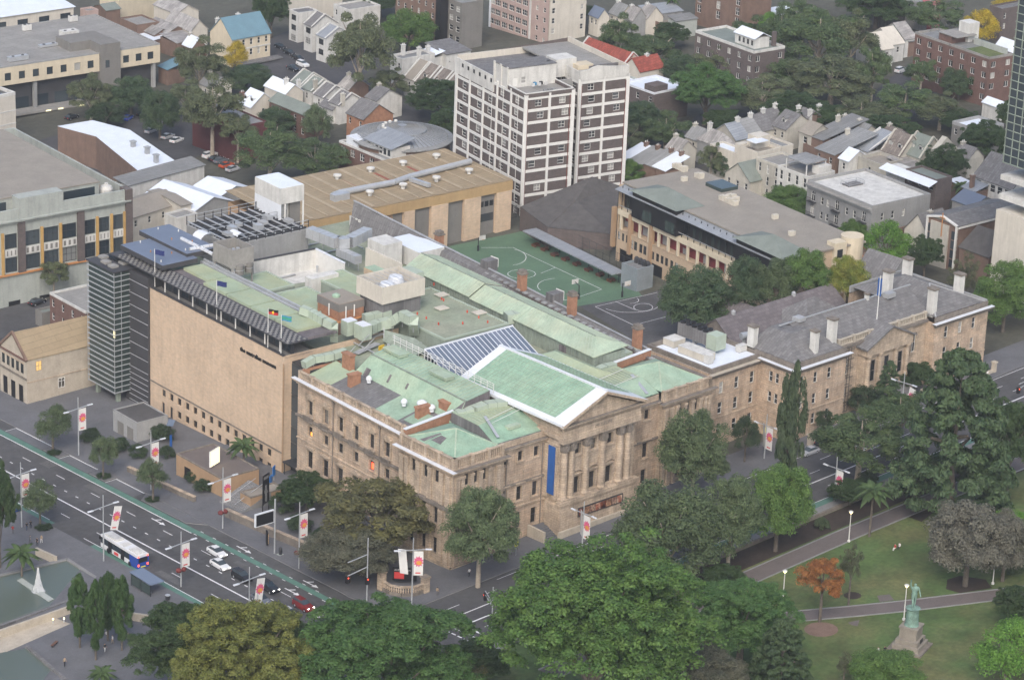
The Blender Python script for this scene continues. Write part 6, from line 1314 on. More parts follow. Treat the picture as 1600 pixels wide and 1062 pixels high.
# round building with zinc roof
c = gd(628, 213, 10); R0 = 13.2
e = thing('round_building', 'round building under a fan of grey zinc roof sheets', 'building', (c[0], c[1], gz(c[0], c[1])-2)); hz = c[2]-e.location.z
MB().lathe([(R0-.6, 0), (R0-.6, hz)], n=40).bd('wall', 'brick_mid', e)
MB().lathe([(R0+.3, hz-.2), (R0+.3, hz+.1), (R0-1.2, hz+.35)], n=40).bd('gutter', 'roof_grey', e)
MB().lathe([(R0-1.2, hz+.3), (6.5, hz+1.7), (6.4, hz+2.2), (.5, hz+3.2), (.02, hz+3.25)], n=40).bd('roof', 'roof_zinc', e)
sm = MB()
for i in range(56): t = 2*math.pi*i/56; sm.bar((12*math.cos(t), 12*math.sin(t), hz+.42), (6.6*math.cos(t), 6.6*math.sin(t), hz+1.78), .1, .12); sm.bar((6.3*math.cos(t), 6.3*math.sin(t), hz+2.25), (1.2*math.cos(t), 1.2*math.sin(t), hz+3.1), .07, .1)
sm.bd('standing_seams', 'roof_grey', e, 'stuff')
for i in range(6): t = 1.2+.35*i; MB().lathe([(.4, 0), (.5, .5), (.1, .7)], (5*math.cos(t), 5*math.sin(t), hz+2.4), 8).bd('roof_vent', 'render_white', e)
b = hs('red brick front of the round building with square windows', 603, 253, 9, 20, 8.5, -3, 'flat', 'roof_grey', 'brick_red', nL=(5, 1), name='brick_annexe', cat='building', ww=1.9, wh=2.0, style='cross', par=.5, pm='render_white')
MB().box(2.6, 8.5, 1, 12, b.h, b.h+2.6).bd('upper_storey', 'render_white', b.e)
for k in range(6): MB().box(2.55, 2.6, 1.6+1.7*k, 2.7+1.7*k, b.h+.5, b.h+2.1).bd('window', 'glass', b.e)
b.skillion('roof_zinc', b.h+2.6, b.h+4.4, b.h+2.6, b.h+4.4, .4, x0=2.4, x1=9.5, y0=.8, y1=12.2); MB().box(1.2, 4.5, 13.5, 18.5, b.h, b.h+2.0).bd('plant_screen', 'white_metal', b.e)
# white terrace and brown roofs behind the tower
b = hs('white stuccoed end terrace with tall chimneys', 628, 96, 12, 5.5, 7.5, -3, 'flat', 'roof_grey', 'render_white', nL=(2, 2), par=.7, ch=((.35, .9, 3.2), (.6, .25, 2.8)), chm='render_white')
BT = 'brown roofed terraces behind the apartment tower'
for i, (px, py, dm) in enumerate(((704, 148, 0), (684, 141, 1), (664, 133, 1), (647, 126, 0))):
    hs(('brown tiled terrace half hidden by the apartment tower', 'brown tiled terrace with a pale dormer, second from tower', 'brown tiled terrace with a small white dormer, third from tower', 'grey-brown roofed terrace beside the white end terrace')[i], px, py, 11, 4.6, 5.2, -3, 'v', 'roof_tile_brown' if i < 3 else 'roof_taupe', 'render_white', rise=4.4, par=.3, dorm=dm, nL=(1, 1), group=BT, ch=((.5, .95, 1.5),) if i == 2 else ())
hs('white walled building with a dark low pitched roof behind terraces', 698, 86, 9, 10, 6.5, -3, 'sR', 'slate', 'render_white', nR=(3, 1), rise=1.2, ww=.6, wh=.6, name='low_building', cat='building')
hs('jumble of white lean-to roofs between terraces', 668, 92, 6, 6, 6, -3, 'sL', 'roof_white', 'render_white', rise=1.4, ch=((.4, .5, 2.8),), chm='render_white')
# yellow hotel with blue roof
b = hs('yellow corner hotel with a bright blue hipped roof', 363, 62, 14.0, 11, 8.5, -1, 'u', 'roof_blue', 'cream', nR=(5, 2), rise=5.2, ch=((.05, .75, 4.5), (.72, .98, 4.0)), chm='render_white', name='corner_hotel', cat='hotel', ww=1.0, wh=1.9)
strip(b, 'R', 0, b.W, 0, b.h-3.6, b.h-3.3, .15, 'render_white'); MB().box(-1, b.W+2.5, -3.2, 0, b.h-7.6, b.h-7.2).bd('awning', 'slate', b.e)
# sheds top left
for a in (('grey gabled workshop with a cream end wall near the blue roof', 298, 49, 6, 14, 6, -4, 'v', 'roof_iron', 'cream_pale', 3.0), ('patched grey iron roof of the old workshops', 262, 52, 7, 12, 5.5, -4, 'v', 'roof_iron', 'brick_mid', 1.6), ('rusty iron roofed workshop beside the office block', 241, 55, 6, 10, 5, -4, 'v', 'roof_iron', 'brick_mid', 1.4), ('iron roof with a skylight ridge behind workshops', 276, 22, 8, 13, 6.5, -4, 'v', 'roof_iron', 'cream_pale', 2.2), ('low white roofed shed behind the office block', 238, 64, 5, 8, 4, -4, 'sL', 'roof_white', 'brick_mid', .6), ('flat iron roofed shed beside the office end wall', 276, 68, 8, 9, 4.5, -4, 'sR', 'roof_iron', 'brick_mid', .8), ('brown brick rear building with white roof deck', 214, 42, 8, 10, 7, -4, 'flat', 'roof_membrane', 'brick_mid', 0), ('green roofed brick shed at the top edge', 166, 17, 5, 7, 7.5, -4, 'u', 'roof_green', 'brick_mid', 1.2), ('plain cream walled building at the top edge', 186, 0, 16, 9, 9, 6, 'flat', 'roof_grey', 'cream', 0), ('pink rendered stair box behind the office roof', 136, 20, 4, 4, 10, -4, 'flat', 'roof_grey', 'render_pink', 0)):
    hs(*a[:10], rise=a[10] or 2, name='workshop', cat='shed')
e = hs('blue roofed lean-to beside the dark street trees', 262, 110, 6, 5, 4.5, -4, 'sL', 'roof_blue', 'brick_mid', rise=1.8, name='shed', cat='shed')
# modern terraces top centre
for i, a in enumerate((('white modern terrace with a ribbon window at the top centre', 466, 22, 7, 5, 9, 'flat', 'slate', 0), ('white parapet terrace with a dark glass front, middle of three', 488, 42, 9, 4.5, 8, 'v', 'slate', 3.0), ('silver roofed terrace beside the big gum tree', 509, 60, 9, 5, 7.5, 'v', 'roof_zinc', 2.6))):
    hs(a[0], a[1], a[2], a[3], a[4], a[5], -6, a[6], a[7], 'render_white', nL=(1, 3), rise=a[8], par=.3, ww=2.6, wh=1.8, style='grid', frame='dark_metal')
hs('pale flat roofed house behind the modern terraces', 545, 18, 12, 8, 7, -4, 'flat', 'roof_membrane', 'render_white', nL=(2, 1)); hs('long pale roofed house at the top edge above terraces', 478, -4, 14, 10, 8, -4, 'flat', 'roof_membrane', 'cream_pale')
b = hs('brown stone office block with small windows at the top edge', 681, 2, 9, 20, 14, -4, 'flat', 'roof_grey', 'brick_mid', nL=(6, 4), name='office_block', cat='office', ww=1.1)
MB().box(-.4, 2.4, -3, -.6, 0, b.h+3).bd('sign_pylon', 'black', b.e)
b = hs('dark grey office with wide windows beside the pink flats', 722, 8, 8, 10, 14, -4, 'flat', 'roof_grey', 'taupe', nL=(3, 4), name='office_block', cat='office', ww=1.8)
# pink and white flats
b = hs('tall pink and cream apartment block rising past the top edge', 861, -22, 14, 29, 18, -5, 'flat', 'roof_grey', 'cream_pale', nR=(2, 5), name='apartment_block', cat='apartments', ww=1.2)
mb = MB(); hol = b.rows('L', [10.4, 13.6, 17, 20.4, 23.8, 26.4], [b.h-2.6-3.1*j for j in range(6)], 2.7, 1.8, 'grid', 'glass', 'white_paint', depth=.2, base=-.3) + b.rows('L', [1.6, 5.2], [b.h-2.6-3.1*j for j in range(6)], 1.2, 1.5, 'sash', 'glass', 'white_paint', depth=.2, base=-.3)
wall(mb, (-.3, 29), -math.pi/2, 29, 0, b.h, [(29-q, 29-p, c, d) for p, q, c, d in hol], .2); mb.bd('pink_wall', 'render_pink', b.e)
MB().box(-.5, -.3, 28.4, 29.2, 0, b.h).bd('edge_pier', 'white_metal', b.e); MB().box(-.45, -.31, 8.6, 9.4, 0, b.h).bd('pier', 'render_white', b.e)
# red tiled and brown buildings right of the tower
hs('long red tiled roof with white firewall behind the tower', 972, 106, 8, 20, 6.5, -4, 'v', 'roof_tile_red', 'cream_pale', rise=3.6, par=.2, pm='render_white'); hs('shorter red tiled roof with stepped white gables', 1000, 112, 9, 7, 6.5, -4, 'u', 'roof_tile_red', 'cream_pale', rise=3, ch=((.6, .5, 3.6),), chm='render_white')
b = hs('brown brick building with white framed flat roof beside the fig', 1022, 148, 13, 13, 8.5, -2, 'flat', 'roof_white', 'brick_brown', nL=(3, 2), name='brick_building', cat='building', par=.5, pm='white_metal', ww=1.2); MB().box(1, 6, 1, 5, b.h, b.h+1.8).bd('roof_enclosure', 'brick_brown', b.e)
hs('pale glazed stair block between tower and brown building', 985, 130, 3.6, 5, 8, -3, 'flat', 'roof_white', 'render_green', nL=(2, 2), name='stair_block', cat='building')
b = hs('brown brick flats with white edged roof terrace and little white rooftop house', 1178, 84, 11.5, 25.5, 13, -6, 'flat', 'roof_green', 'brick_brown', nL=(6, 3), nR=(2, 3), name='flats', cat='apartments', par=.7, pm='render_white', ww=1.5, style='pair')
MB().box(3.2, 8.6, 3.5, 12, b.h, b.h+3.0).bd('roof_house', 'render_white', b.e); b.gable('roof_white', 'v', 1.3, .4, z=b.h+3.0, x0=3.2, x1=8.6, y0=3.5, y1=12)
for k in range(4): MB().box(3.15, 3.2, 4.2+1.8*k, 5.0+1.8*k, b.h+.8, b.h+2.2).bd('roof_house_window', 'glass', b.e)
MB().box(9.8, 10.8, 3, 4, b.h, b.h+4.2).bd('chimney', 'brick_brown', b.e)
b = hs('tall brown brick flats at the top edge with tall windows', 1161, -18, 12, 21, 15, -5, 'flat', 'roof_grey', 'brick_mid', nL=(3, 4), name='flats', cat='apartments', ww=1.8, wh=2.4, style='cross')
b = hs('red brick flats with white sash windows and a grassed roof terrace', 1546, 93, 9, 30, 13.5, -7, 'flat', 'roof_grey', 'brick_red', nL=(7, 4), nR=(2, 3), name='flats', cat='apartments', par=.6, pm='roof_membrane', ww=1.7, style='pair')
MB().box(1, 8, 1, 11, b.h+.02, b.h+.12).bd('roof_lawn', 'grass', b.e); MB().box(7.4, 7.8, 1, 14, b.h, b.h+1.8).bd('screen', 'render_green', b.e); MB().box(1.5, 8.5, 17, 22, b.h, b.h+2.2).bd('penthouse', 'brick_red', b.e); MB().box(1.2, 8.8, 14.5, 22.3, b.h+2.2, b.h+2.45).bd('penthouse_roof', 'roof_membrane', b.e); MB().box(7, 11, 16, 20, b.h, b.h+5.4).bd('stair_head', 'render_white', b.e)
hs('dark brown brick flats at the top right corner', 1566, 17, 18, 5, 9.5, -4, 'flat', 'slate', 'brick_brown', nR=(3, 2), name='flats', cat='apartments')
# roofs in the trees along the top
for a in (('striped rusty iron roofed cottage with cream wall', 1011, 29, 6, 4.6, 6, -10, 'v', 'roof_iron', 'cream_pale', 3.2), ('grey iron roofed cottage among trees left of the striped roof', 990, 32, 5, 5, 6, -10, 'v', 'roof_iron', 'render_grey', 3.2), ('pale iron roofed cottage nearest the pink flats', 968, 26, 6, 5.5, 6, -10, 'v', 'roof_grey', 'cream_pale', 3.0), ('small blue roofed house beside the pink flats', 935, 28, 4, 5, 6, -10, 'v', 'roof_navy', 'cream_pale', 2.4), ('zinc roofed house with a louvred window band', 1016, 24, 12, 6, 6.5, -10, 'sR', 'roof_zinc', 'render_grey', 1.4), ('grey rendered house under a street palm', 1056, 34, 8, 4, 5.5, -10, 'sR', 'roof_grey', 'render_green', .8), ('brown garden walled annexe below the zinc roof', 1034, 40, 6, 5, 4, -10, 'flat', 'roof_taupe', 'brick_mid', 0), ('white metal roofed shed at the top between gums', 1216, 24, 8, 6, 4, -5, 'sR', 'roof_white', 'slate', .5), ('dark blue grey warehouse at the top edge', 1385, 10, 16, 16, 7, -8, 'v', 'slate', 'slate', 3), ('grey terrace with pink side wall at the top edge', 1440, 8, 6, 7, 8, -8, 'flat', 'roof_grey', 'render_grey', 0), ('pink walled house at the top edge', 1452, 6, 5, 3, 8, -8, 'flat', 'roof_grey', 'pinkwall' if mat('pinkwall', (.42, .13, .16)) else '', 0)):
    hs(*a[:10], rise=a[10] or 2, nL=(2, 1) if a[4] > 4 else (0, 0), ch=((.5, .95, 3.4),) if a[3] in (5, 6) and a[7] == 'v' else (), chm='render_white')
WT = 'white roofed terraces among the gums'
for i, (px, py) in enumerate(((1378, 78), (1395, 70), (1414, 62))): hs(('white roofed terrace with a dormer, nearest the gum trees', 'white roofed terrace with a dormer in middle of its row', 'white roofed terrace at the far end of its row')[i], px, py, 4.4, 11, 5.5, -8, 'u', 'roof_iron' if i == 2 else 'cream_pale', 'render_white', nR=(1, 1), rise=3.6, group=WT)
hs('grey verandah roofed shops beside the red brick flats', 1420, 66, 12, 5, 4.5, -8, 'sR', 'roof_grey', 'brick_mid', rise=.8, name='shop', cat='shop')
hs('pale blue roofed house behind the red brick flats', 1586, 88, 6, 9, 6, -8, 'v', 'roof_white', 'render_white', rise=3); hs('small white gabled shed below the red brick flats', 1560, 168, 4, 6, 4, -6, 'v', 'roof_white', 'render_white', rise=1.2, name='shed', cat='shed')
hs('dark corner house with white flat roof among the trees', 1527, 207, 10, 9, 7, -4, 'flat', 'roof_white', 'taupe', nL=(3, 1), nR=(2, 1), par=.8, pm='render_grey')
# terraces right of the school
hs('hipped rusty iron roofed house by the dark street', 1126, 230, 5.5, 9, 6, -4, 'v', 'roof_iron', 'render_grey', rise=2.8, hip=3, ch=((.6, .9, 4),), chm='render_white')
RG = 'terrace roofs in a row above the cream house'
for i, (px, py) in enumerate(((1150, 219), (1170, 212), (1190, 205), (1209, 197))): hs(('silver roofed terrace beside the hipped iron roof', 'grey roofed terrace second in the row above cream house', 'slate roofed terrace third in the row above cream house', 'dark slate roofed terrace last in the row above cream house')[i], px, py, 4.6, 9, 5.6, -4, 'u', ('roof_zinc', 'roof_grey', 'slate', 'slate')[i], 'render_cream', nR=(1, 1), rise=3.2, ch=((.95, .5, 4.4),), chm='render_white', group=RG)
for i, (px, py, m) in enumerate(((985, 253, 'roof_white'), (1003, 258, 'roof_grey'), (1024, 263, 'roof_grey'), (1040, 268, 'roof_white'))):
    hs(('white roofed terrace at the foot of the apartment tower', 'first grey roofed terrace right of the tower foot', 'second grey roofed terrace right of the tower foot', 'pale roofed terrace end beside school roof')[i], px, py, 7.5, 4.8, 5, -5, 'sL', m, 'brick_mid', rise=2.6, ch=((.95, .5, 3.6),), chm='brick_mid', group='terraces at the foot of the tower')
b = hs('cream cubist house with roof deck and white canopy', 1184, 243, 8.0, 7.5, 10, -3, 'flat', 'roof_taupe', 'cream_pale', name='modern_house', par=.8); MB().box(3.5, 8, 4, 7.5, b.h, b.h+3.2).bd('upper_room', 'cream_pale', b.e); MB().box(.5, 5, 1.5, 5, b.h+2.6, b.h+2.8).bd('canopy', 'roof_white', b.e)
b = hs('cream stepped house with a white flat roof beside leafy tree', 1160, 246, 4.6, 12, 8, -3, 'flat', 'roof_white', 'cream_pale', name='modern_house', par=.5); MB().box(1, 4.5, 0.5, 4, b.h, b.h+2.6).bd('upper_room', 'cream_pale', b.e)
hs('tall cream party wall block behind the cubist house', 1222, 232, 4, 8, 9, -3, 'flat', 'roof_grey', 'cream_pale', name='modern_house', par=.5)
b = hs('grey gabled terrace with plain rendered front', 1172, 284, 8, 9, 6.5, -3, 'u', 'roof_green', 'render_cream', nL=(3, 1), rise=3.6)
b = hs('pale flat fronted terrace with tall narrow windows', 1219, 263, 9, 8.5, 10.5, -3, 'flat', 'roof_membrane', 'render_cream', nL=(3, 3), par=.6, ww=.9, wh=2.3)
b = hs('stained white terrace with a rooftop pergola', 1264, 280, 9, 11, 10.5, -3, 'flat', 'roof_membrane', 'render_white', nL=(4, 3), par=.6, ww=1.0, wh=2.4)
MB().box(1, 8, 2, 9.5, b.h+2.9, b.h+3.15).bd('pergola_roof', 'roof_grey', b.e)
for x in (1.2, 7.7):
    for y in (2.2, 9.2): MB().box(x, x+.2, y, y+.2, b.h, b.h+2.9).bd('pergola_post', 'white_paint', b.e)
MB().box(4.5, 8.5, .8, 3.6, b.h, b.h+2.0).bd('roof_hut', 'render_white', b.e)
b = Bld('apartment_house', 'long grey apartment house with white flat roof and iron balconies', 'apartments', (1363, 326), (1447, 304), (1262, 285), 11.5, 'v')
D = b.D; us = [D*(1-f) for f in (.1, .24, .33, .47, .62, .74, .88)]
hL = []
for k, u in enumerate(us):
    for z in (b.h-4.1, b.h-7.7):
        w_, h_ = (1.4, 2.5) if k in (0, 3, 6) else (1.0, 1.8); hL.append((u-w_/2, u+w_/2, z, z+h_)); window(b.e, (0, u+w_/2), z, -math.pi/2, w_, h_, 'casement' if k in (0, 3, 6) else 'sash')
        if k in (0, 3, 6):
            q = MB().box(-1.0, 0, u-1.3, u+1.3, z-.15, z)
            for i in range(9): q.box(-1.0, -.95, u-1.3+.32*i, u-1.26+.32*i, z, z+.95)
            q.box(-1.02, -.94, u-1.3, u+1.3, z+.95, z+1.02); q.bd('balcony', 'dark_metal', b.e)
hR = b.rows('R', [b.W*.16, b.W*.34, b.W*.52], [b.h-3.6], 1.0, 1.9, 'sash')
b.walls('render_grey', None, hR, hL); cornice(b, 'L', 0, D, 0, b.h-.2, 'render_grey', 'roof_membrane'); b.flat('render_white', None, par=.7, pm='render_grey')
x, y, z = b.loc(1332, 290, b.h); q = MB()
for dx, dy in ((0, 0), (5, 0), (5, 3), (0, 3)): q.tube((x-2+dx, y-1+dy, b.h), (x-2+dx, y-1+dy, b.h+1.1), .05)
for zz in (.6, 1.1): q.path([(x-2, y-1, b.h+zz), (x+3, y-1, b.h+zz), (x+3, y+2, b.h+zz), (x-2, y+2, b.h+zz), (x-2, y-1, b.h+zz)], .05)
q.bd('roof_railing', 'grey_metal', b.e); MB().box(x-1.8, x+2.8, y-.8, y+1.8, b.h+.03, b.h+.3).bd('roof_hatch', 'slate', b.e)
hs('long grey roofed terrace wing running right above the apartment house', 1304, 243, 15, 7, 6.5, -4, 'sL', 'roof_grey', 'brick_mid', nL=(2, 1), rise=3.2, ch=((.7, .9, 3.8),)); hs('grey roofed terrace wing with a white gutter above it', 1286, 220, 16, 6, 6.5, -4, 'sL', 'roof_grey', 'brick_mid', rise=3.2, ch=((.65, .9, 3.8),))
hs('white flat lean-to in the terrace yards', 1280, 236, 5, 6, 4, -4, 'flat', 'roof_membrane', 'brick_mid'); hs('timber clad loft with a tall window behind the terraces', 1268, 212, 7, 4.5, 7, -4, 'v', 'roof_taupe', 'render_cream', nL=(1, 1), rise=2.4, ww=1.6)
hs('slate terrace with a glazed white dormer', 1228, 203, 10, 5.5, 6, -4, 'v', 'slate', 'render_cream', nL=(2, 1), rise=3.4, dorm=1, ch=((.9, .9, 4.0), (.9, .1, 4.0)), chm='render_white'); hs('slate roofed house at the top of the terrace block', 1252, 196, 9, 4, 6, -4, 'v', 'slate', 'brick_mid', rise=3.2, ch=((.9, .5, 4),), chm='render_white')
hs('white walled cottage with a satellite dish', 1326, 252, 7, 3.4, 6, -4, 'v', 'roof_white', 'render_white', nL=(1, 1), rise=2.2)
hs('terrace with stepped white party walls', 1356, 238, 9, 5, 6, -4, 'sL', 'roof_zinc', 'render_white', rise=3.6, par=.4, ch=((.5, .9, 2),), chm='render_white')
hs('cream mansard terrace with a small arched dormer', 1406, 244, 8.5, 6.5, 6.5, -4, 'v', 'roof_tile_brown', 'render_cream', nL=(2, 1), rise=4.6, dorm=2, par=.3, pm='render_cream'); hs('green slated mansard terrace with white dormers', 1438, 247, 8.5, 6, 6.5, -4, 'v', 'roof_green', 'render_cream', nL=(2, 1), rise=4.6, dorm=2, par=.3, pm='render_cream', ch=((.7, .1, 3.4),), chm='brick_mid')
hs('tall cream end gable with a finial', 1456, 245, 10, 1.6, 7.5, -4, 'v', 'render_cream', 'render_cream', rise=4.2, over=.05); hs('roof terrace house with planting boxes', 1376, 262, 8, 8, 5.5, -4, 'flat', 'roof_taupe', 'render_cream', nL=(1, 1), par=.9); hs('pink striped corrugated roof in a back yard', 1424, 264, 7, 8.5, 5, -4, 'sR', 'roof_iron', 'render_cream', rise=.8)
b = hs('brown brick block with a green roof and white awning', 1463, 284, 5.6, 10.5, 9.5, -4, 'flat', 'roof_green', 'brick_brown', nL=(3, 1), name='brick_block', cat='building', ww=1.6); polyroof('awning', [(-2.8, -.4, b.h-.8), (-2.8, 17, b.h-.6), (0, 17, b.h+.3), (0, -.4, b.h+.2)], 'roof_white', b.e); MB().box(-.02, 4, 10.5, 17, 0, b.h-.4).bd('annexe', 'render_white', b.e)
hs('slate roofed house with white sunroom and chimney beside the glass tower', 1582, 296, 12, 13, 7.5, -4, 'v', 'slate', 'render_white', nL=(5, 1), rise=5.2, ch=((.5, .98, 2.2),), chm='render_white', ww=1.7, wh=2.0); hs('low blue roofed house behind the modern chapel', 1521, 324, 8, 7, 4.5, -4, 'v', 'roof_navy', 'render_grey', rise=2.0)
hs('brown cottage with a brick chimney behind the dark tree', 1524, 300, 5, 4.5, 6, -4, 'sL', 'roof_zinc', 'brick_mid', rise=1.2, ch=((.2, .5, 3.6),), chm='brick_mid'); hs('white roofed back building beside the brown cottage', 1506, 292, 4, 5, 4.5, -4, 'sR', 'roof_white', 'brick_mid', rise=.4)
# modern chapel
b = hs('modern chapel with pale end panel in a white frame and dark roof', 1497, 354, 22, 9.5, 11, -3, 'v', 'slate_dark', 'brick_mid', rise=.01, name='chapel', cat='chapel', over=.0)
b.gable('slate', 'u', 1.2, .35, wm='render_cream'); MB().box(-.35, 0, 2.6, 8.2, 0, b.h-.6).bd('end_panel', 'render_cream', b.e)
for y in (.0, 9.2): MB().box(-.5, .2, y, y+.35, 1, b.h).bd('frame_post', 'white_paint', b.e)
MB().bar((-.2, 0, b.h), (-.2, 4.75, b.h+1.25), .6, .4).bd('frame_rail', 'white_paint', b.e); MB().bar((-.2, 9.5, b.h), (-.2, 4.75, b.h+1.25), .6, .4).bd('frame_rail', 'white_paint', b.e); MB().box(0, 22, -.4, -.05, b.h-.6, b.h-.1).bd('fascia', 'white_paint', b.e)
for k in range(4): MB().face([(0, 1.1, 0), (0, 0, 0), (0, 0, 2.0), (0, 1.1, 2.0)]).bd('pane', 'glass_blue', b.e, None, False, (-.05, .7, 1+2.3*k)); MB().face([(0, .9, 0), (0, 0, 0), (0, 0, 2.0), (0, .9, 2.0)]).bd('pane', 'glass_blue', b.e, None, False, (-.05, 8.3, 1+2.3*k))
cr = MB().box(-.65, -.5, 4.35, 4.55, b.h-3.6, b.h+2.2).box(-.65, -.5, 3.7, 5.2, b.h+.9, b.h+1.1); cr.bd('cross', 'orange_trim', b.e)
hs('gothic slate cottage in front of the chapel', 1452, 371, 8, 8, 5.5, -3, 'u', 'slate', 'render_cream', nL=(2, 1), rise=4.6, ch=((.5, .5, 4.8),)); hs('dark slate church hall below the chapel', 1545, 402, 12, 9, 6.5, -3, 'v', 'slate_dark', 'brick_mid', rise=4.0); hs('red brick garage block behind the round green tree', 1402, 360, 6, 9, 5, -3, 'flat', 'slate', 'brick_mid', name='garage', cat='garage'); hs('terracotta walled annexe at the school end', 1362, 408, 5, 9, 4.5, -3, 'flat', 'brick_mid', 'terracotta' if mat('terracotta', (.36, .17, .1)) else '', name='annexe', cat='building')
# glass tower at the right edge
b = Bw('glass_tower', 'dark glass office tower on a pale stone base at the right edge', 'tower', *(gd(1566, 478)[:2]-21.5*np.array([.052, .9986])), -3, 30, 26, 22)
MB().box(0, 30, 0, 26, 0, 22).bd('stone_base', 'cream_pale', b.e); MB().box(4, 30, -.1, 4, 3, 14).bd('base_opening', 'taupe', b.e)
for z in (24.5, 29): MB().box(.3, 30, .3, 26, z, z+1.2).bd('floor_slab', 'render_white', b.e)
for y in (1, 12): MB().tube((1.6, y, 22), (1.6, y, 33), .6).bd('column', 'render_white', b.e)
MB().box(.4, 30, .4, 25.8, 33, 78).bd('glazing', 'glass_blue', b.e)
for i in range(24): MB().box(.2, 30, .2, 26, 33+1.9*i, 33.18+1.9*i).bd('floor_band', 'green_wall', b.e)
for i in range(13): MB().box(.2, .4, .4+2.1*i, .55+2.1*i, 33, 78).bd('mullion', 'green_wall', b.e)
for i in range(14): MB().box(.4+2.1*i, .55+2.1*i, .2, .4, 33, 78).bd('mullion', 'green_wall', b.e)
# old sandstone school and brick block by William Street
b = hs('old sandstone schoolhouse with tan roof and arched windows beside the plaza', 41.5, 563, 21, 11, 10, -3, 'u', 'roof_tan', 'sandstone_pale', nL=(0, 0), rise=4.4, name='schoolhouse', cat='building', over=.15)
for k in range(5):
    MB().box(-.06, .02, 1.3+1.9*k, 2.3+1.9*k, b.h-3.4, b.h-1.2).lathe([(.5, 0), (.01, .02)], (0, 0, 0), 4).bd('arched_window', 'glass_old', b.e); MB().box(-.14, -.0, 1.1+1.9*k, 2.5+1.9*k, b.h-1.2, b.h-.9).bd('hood_mould', 'sandstone', b.e)
for k in range(3): MB().box(-.06, .02, 1.6+3.2*k, 3.2+3.2*k, .4, 4.2).bd('arched_door', 'black', b.e)
strip(b, 'L', 0, 11, 0, b.h-4.6, b.h-4.2, .2, 'sandstone_dark'); strip(b, 'R', 0, 21, 0, b.h-5.2, b.h-5.0, .1, 'sandstone'); strip(b, 'L', 0, 11, 0, b.h-.4, b.h, .25, 'brick_red', 'eave_course')
for q_ in (-.2, 11.2): MB().bar((-.1, q_, b.h-.1), (-.1, 5.5, b.h+4.7), .5, .5).bd('gable_coping', 'brick_mid', b.e)
window(b.e, (2.2, -.04), b.h-2.9, 0, 1.4, 2.2, 'cross', 'lit_amber', 'sandstone', 0); window(b.e, (7.6, -.04), 2.6, 0, 1.6, 2.2, 'casement', 'glass', 'white_paint', 0)
b = hs('red brick building with a white edged flat roof behind the schoolhouse', 134, 490, 12, 15, 9, -3, 'flat', 'roof_membrane', 'brick_red', nL=(4, 2), name='brick_building', cat='building', par=.5, pm='render_white')
b = hs('small green glass kiosk on the far pavement', 66, 492, 7, 3, 3, -3, 'flat', 'roof_green', 'taupe', name='kiosk', cat='kiosk')
# loading dock and brick terrace in front of the brick wing
b = hs('grey rendered loading dock with dark doors below the glass tower', 214, 662, 7.5, 9, 4.2, -3, 'flat', 'asphalt', 'render_grey', name='loading_dock', cat='building', par=.2)
for k in range(2): MB().box(-.06, 0, 1.4+3.6*k, 3.6+3.6*k, 0, 3.0).bd('door', 'taupe', b.e)
b = hs('low brick terrace hut with flat dark roof by the museum steps', 346, 749, 9, 15.5, 3.8, -2.4, 'flat', 'path_asphalt', 'brick_tan2', name='terrace_hut', cat='hut', par=.25, pm='sandstone_dark')
MB().box(-.05, 0, 10.5, 12.6, 0, 3.0).bd('door', 'black', b.e)
b = hs('low brick stair block beside the museum steps', 392, 778, 8, 3.5, 2.6, -2.4, 'flat', 'roof_taupe', 'brick_tan2', name='stair_block', cat='wall', par=.2, pm='sandstone_dark')
st_ = thing('museum_steps', 'broad flight of grey steps climbing to the museum entrance', 'steps', tuple(gd(372, 800)), R_(-2.4))
for i in range(14): MB().box(.5*i, .5*i+.6, -1, 6.2, -.6, .2*(i+1)).bd('step', 'paving_light', st_)
for y in (1.2, 4): MB().bar((0, y, 1.2), (7, y, 4.0), .08, .08).bd('handrail', 'galv', st_)
# more roofs packed between the trees
for a in (('slate terrace squeezed above the long grey wings', 1322, 208, 8, 5, 6, -4, 'v', 'slate', 'render_cream'), ('grey terrace roof beside the stepped white party walls', 1345, 214, 7, 4.5, 6, -4, 'v', 'roof_grey', 'render_cream'), ('brown tiled terrace behind the mansard terraces', 1392, 222, 8, 5, 6, -4, 'v', 'roof_tile_brown', 'render_white'), ('pale iron roofed shed in the yards above the brown block', 1488, 250, 5, 5, 4.5, -4, 'v', 'roof_iron', 'brick_mid'), ('slate cottage half hidden below the dark corner house', 1512, 250, 6, 5, 5, -4, 'v', 'slate', 'render_cream'), ('grey roofed terrace behind the round building', 588, 158, 9, 5, 6, -3, 'v', 'slate', 'render_white'), ('iron roofed rear wing beside the big drooping gum', 545, 140, 7, 5, 5, -3, 'v', 'roof_iron', 'brick_mid'), ('grey roofed cottage behind the dark red building', 330, 138, 7, 6, 5.5, -3, 'v', 'roof_grey', 'render_cream'), ('small white roofed shed behind the workshops', 300, 75, 5, 5, 4, -4, 'v', 'roof_white', 'brick_mid'), ('grey gabled cottage at the dark street end', 1095, 222, 6, 6, 5.5, -4, 'v', 'roof_grey', 'render_cream'), ('iron roofed cottage above the tower foot terraces', 1060, 238, 6, 5, 5.5, -5, 'v', 'roof_iron', 'render_cream')):
    hs(*a, nL=(1, 1), rise=2.6, ch=((.5, .95, 3.2),))
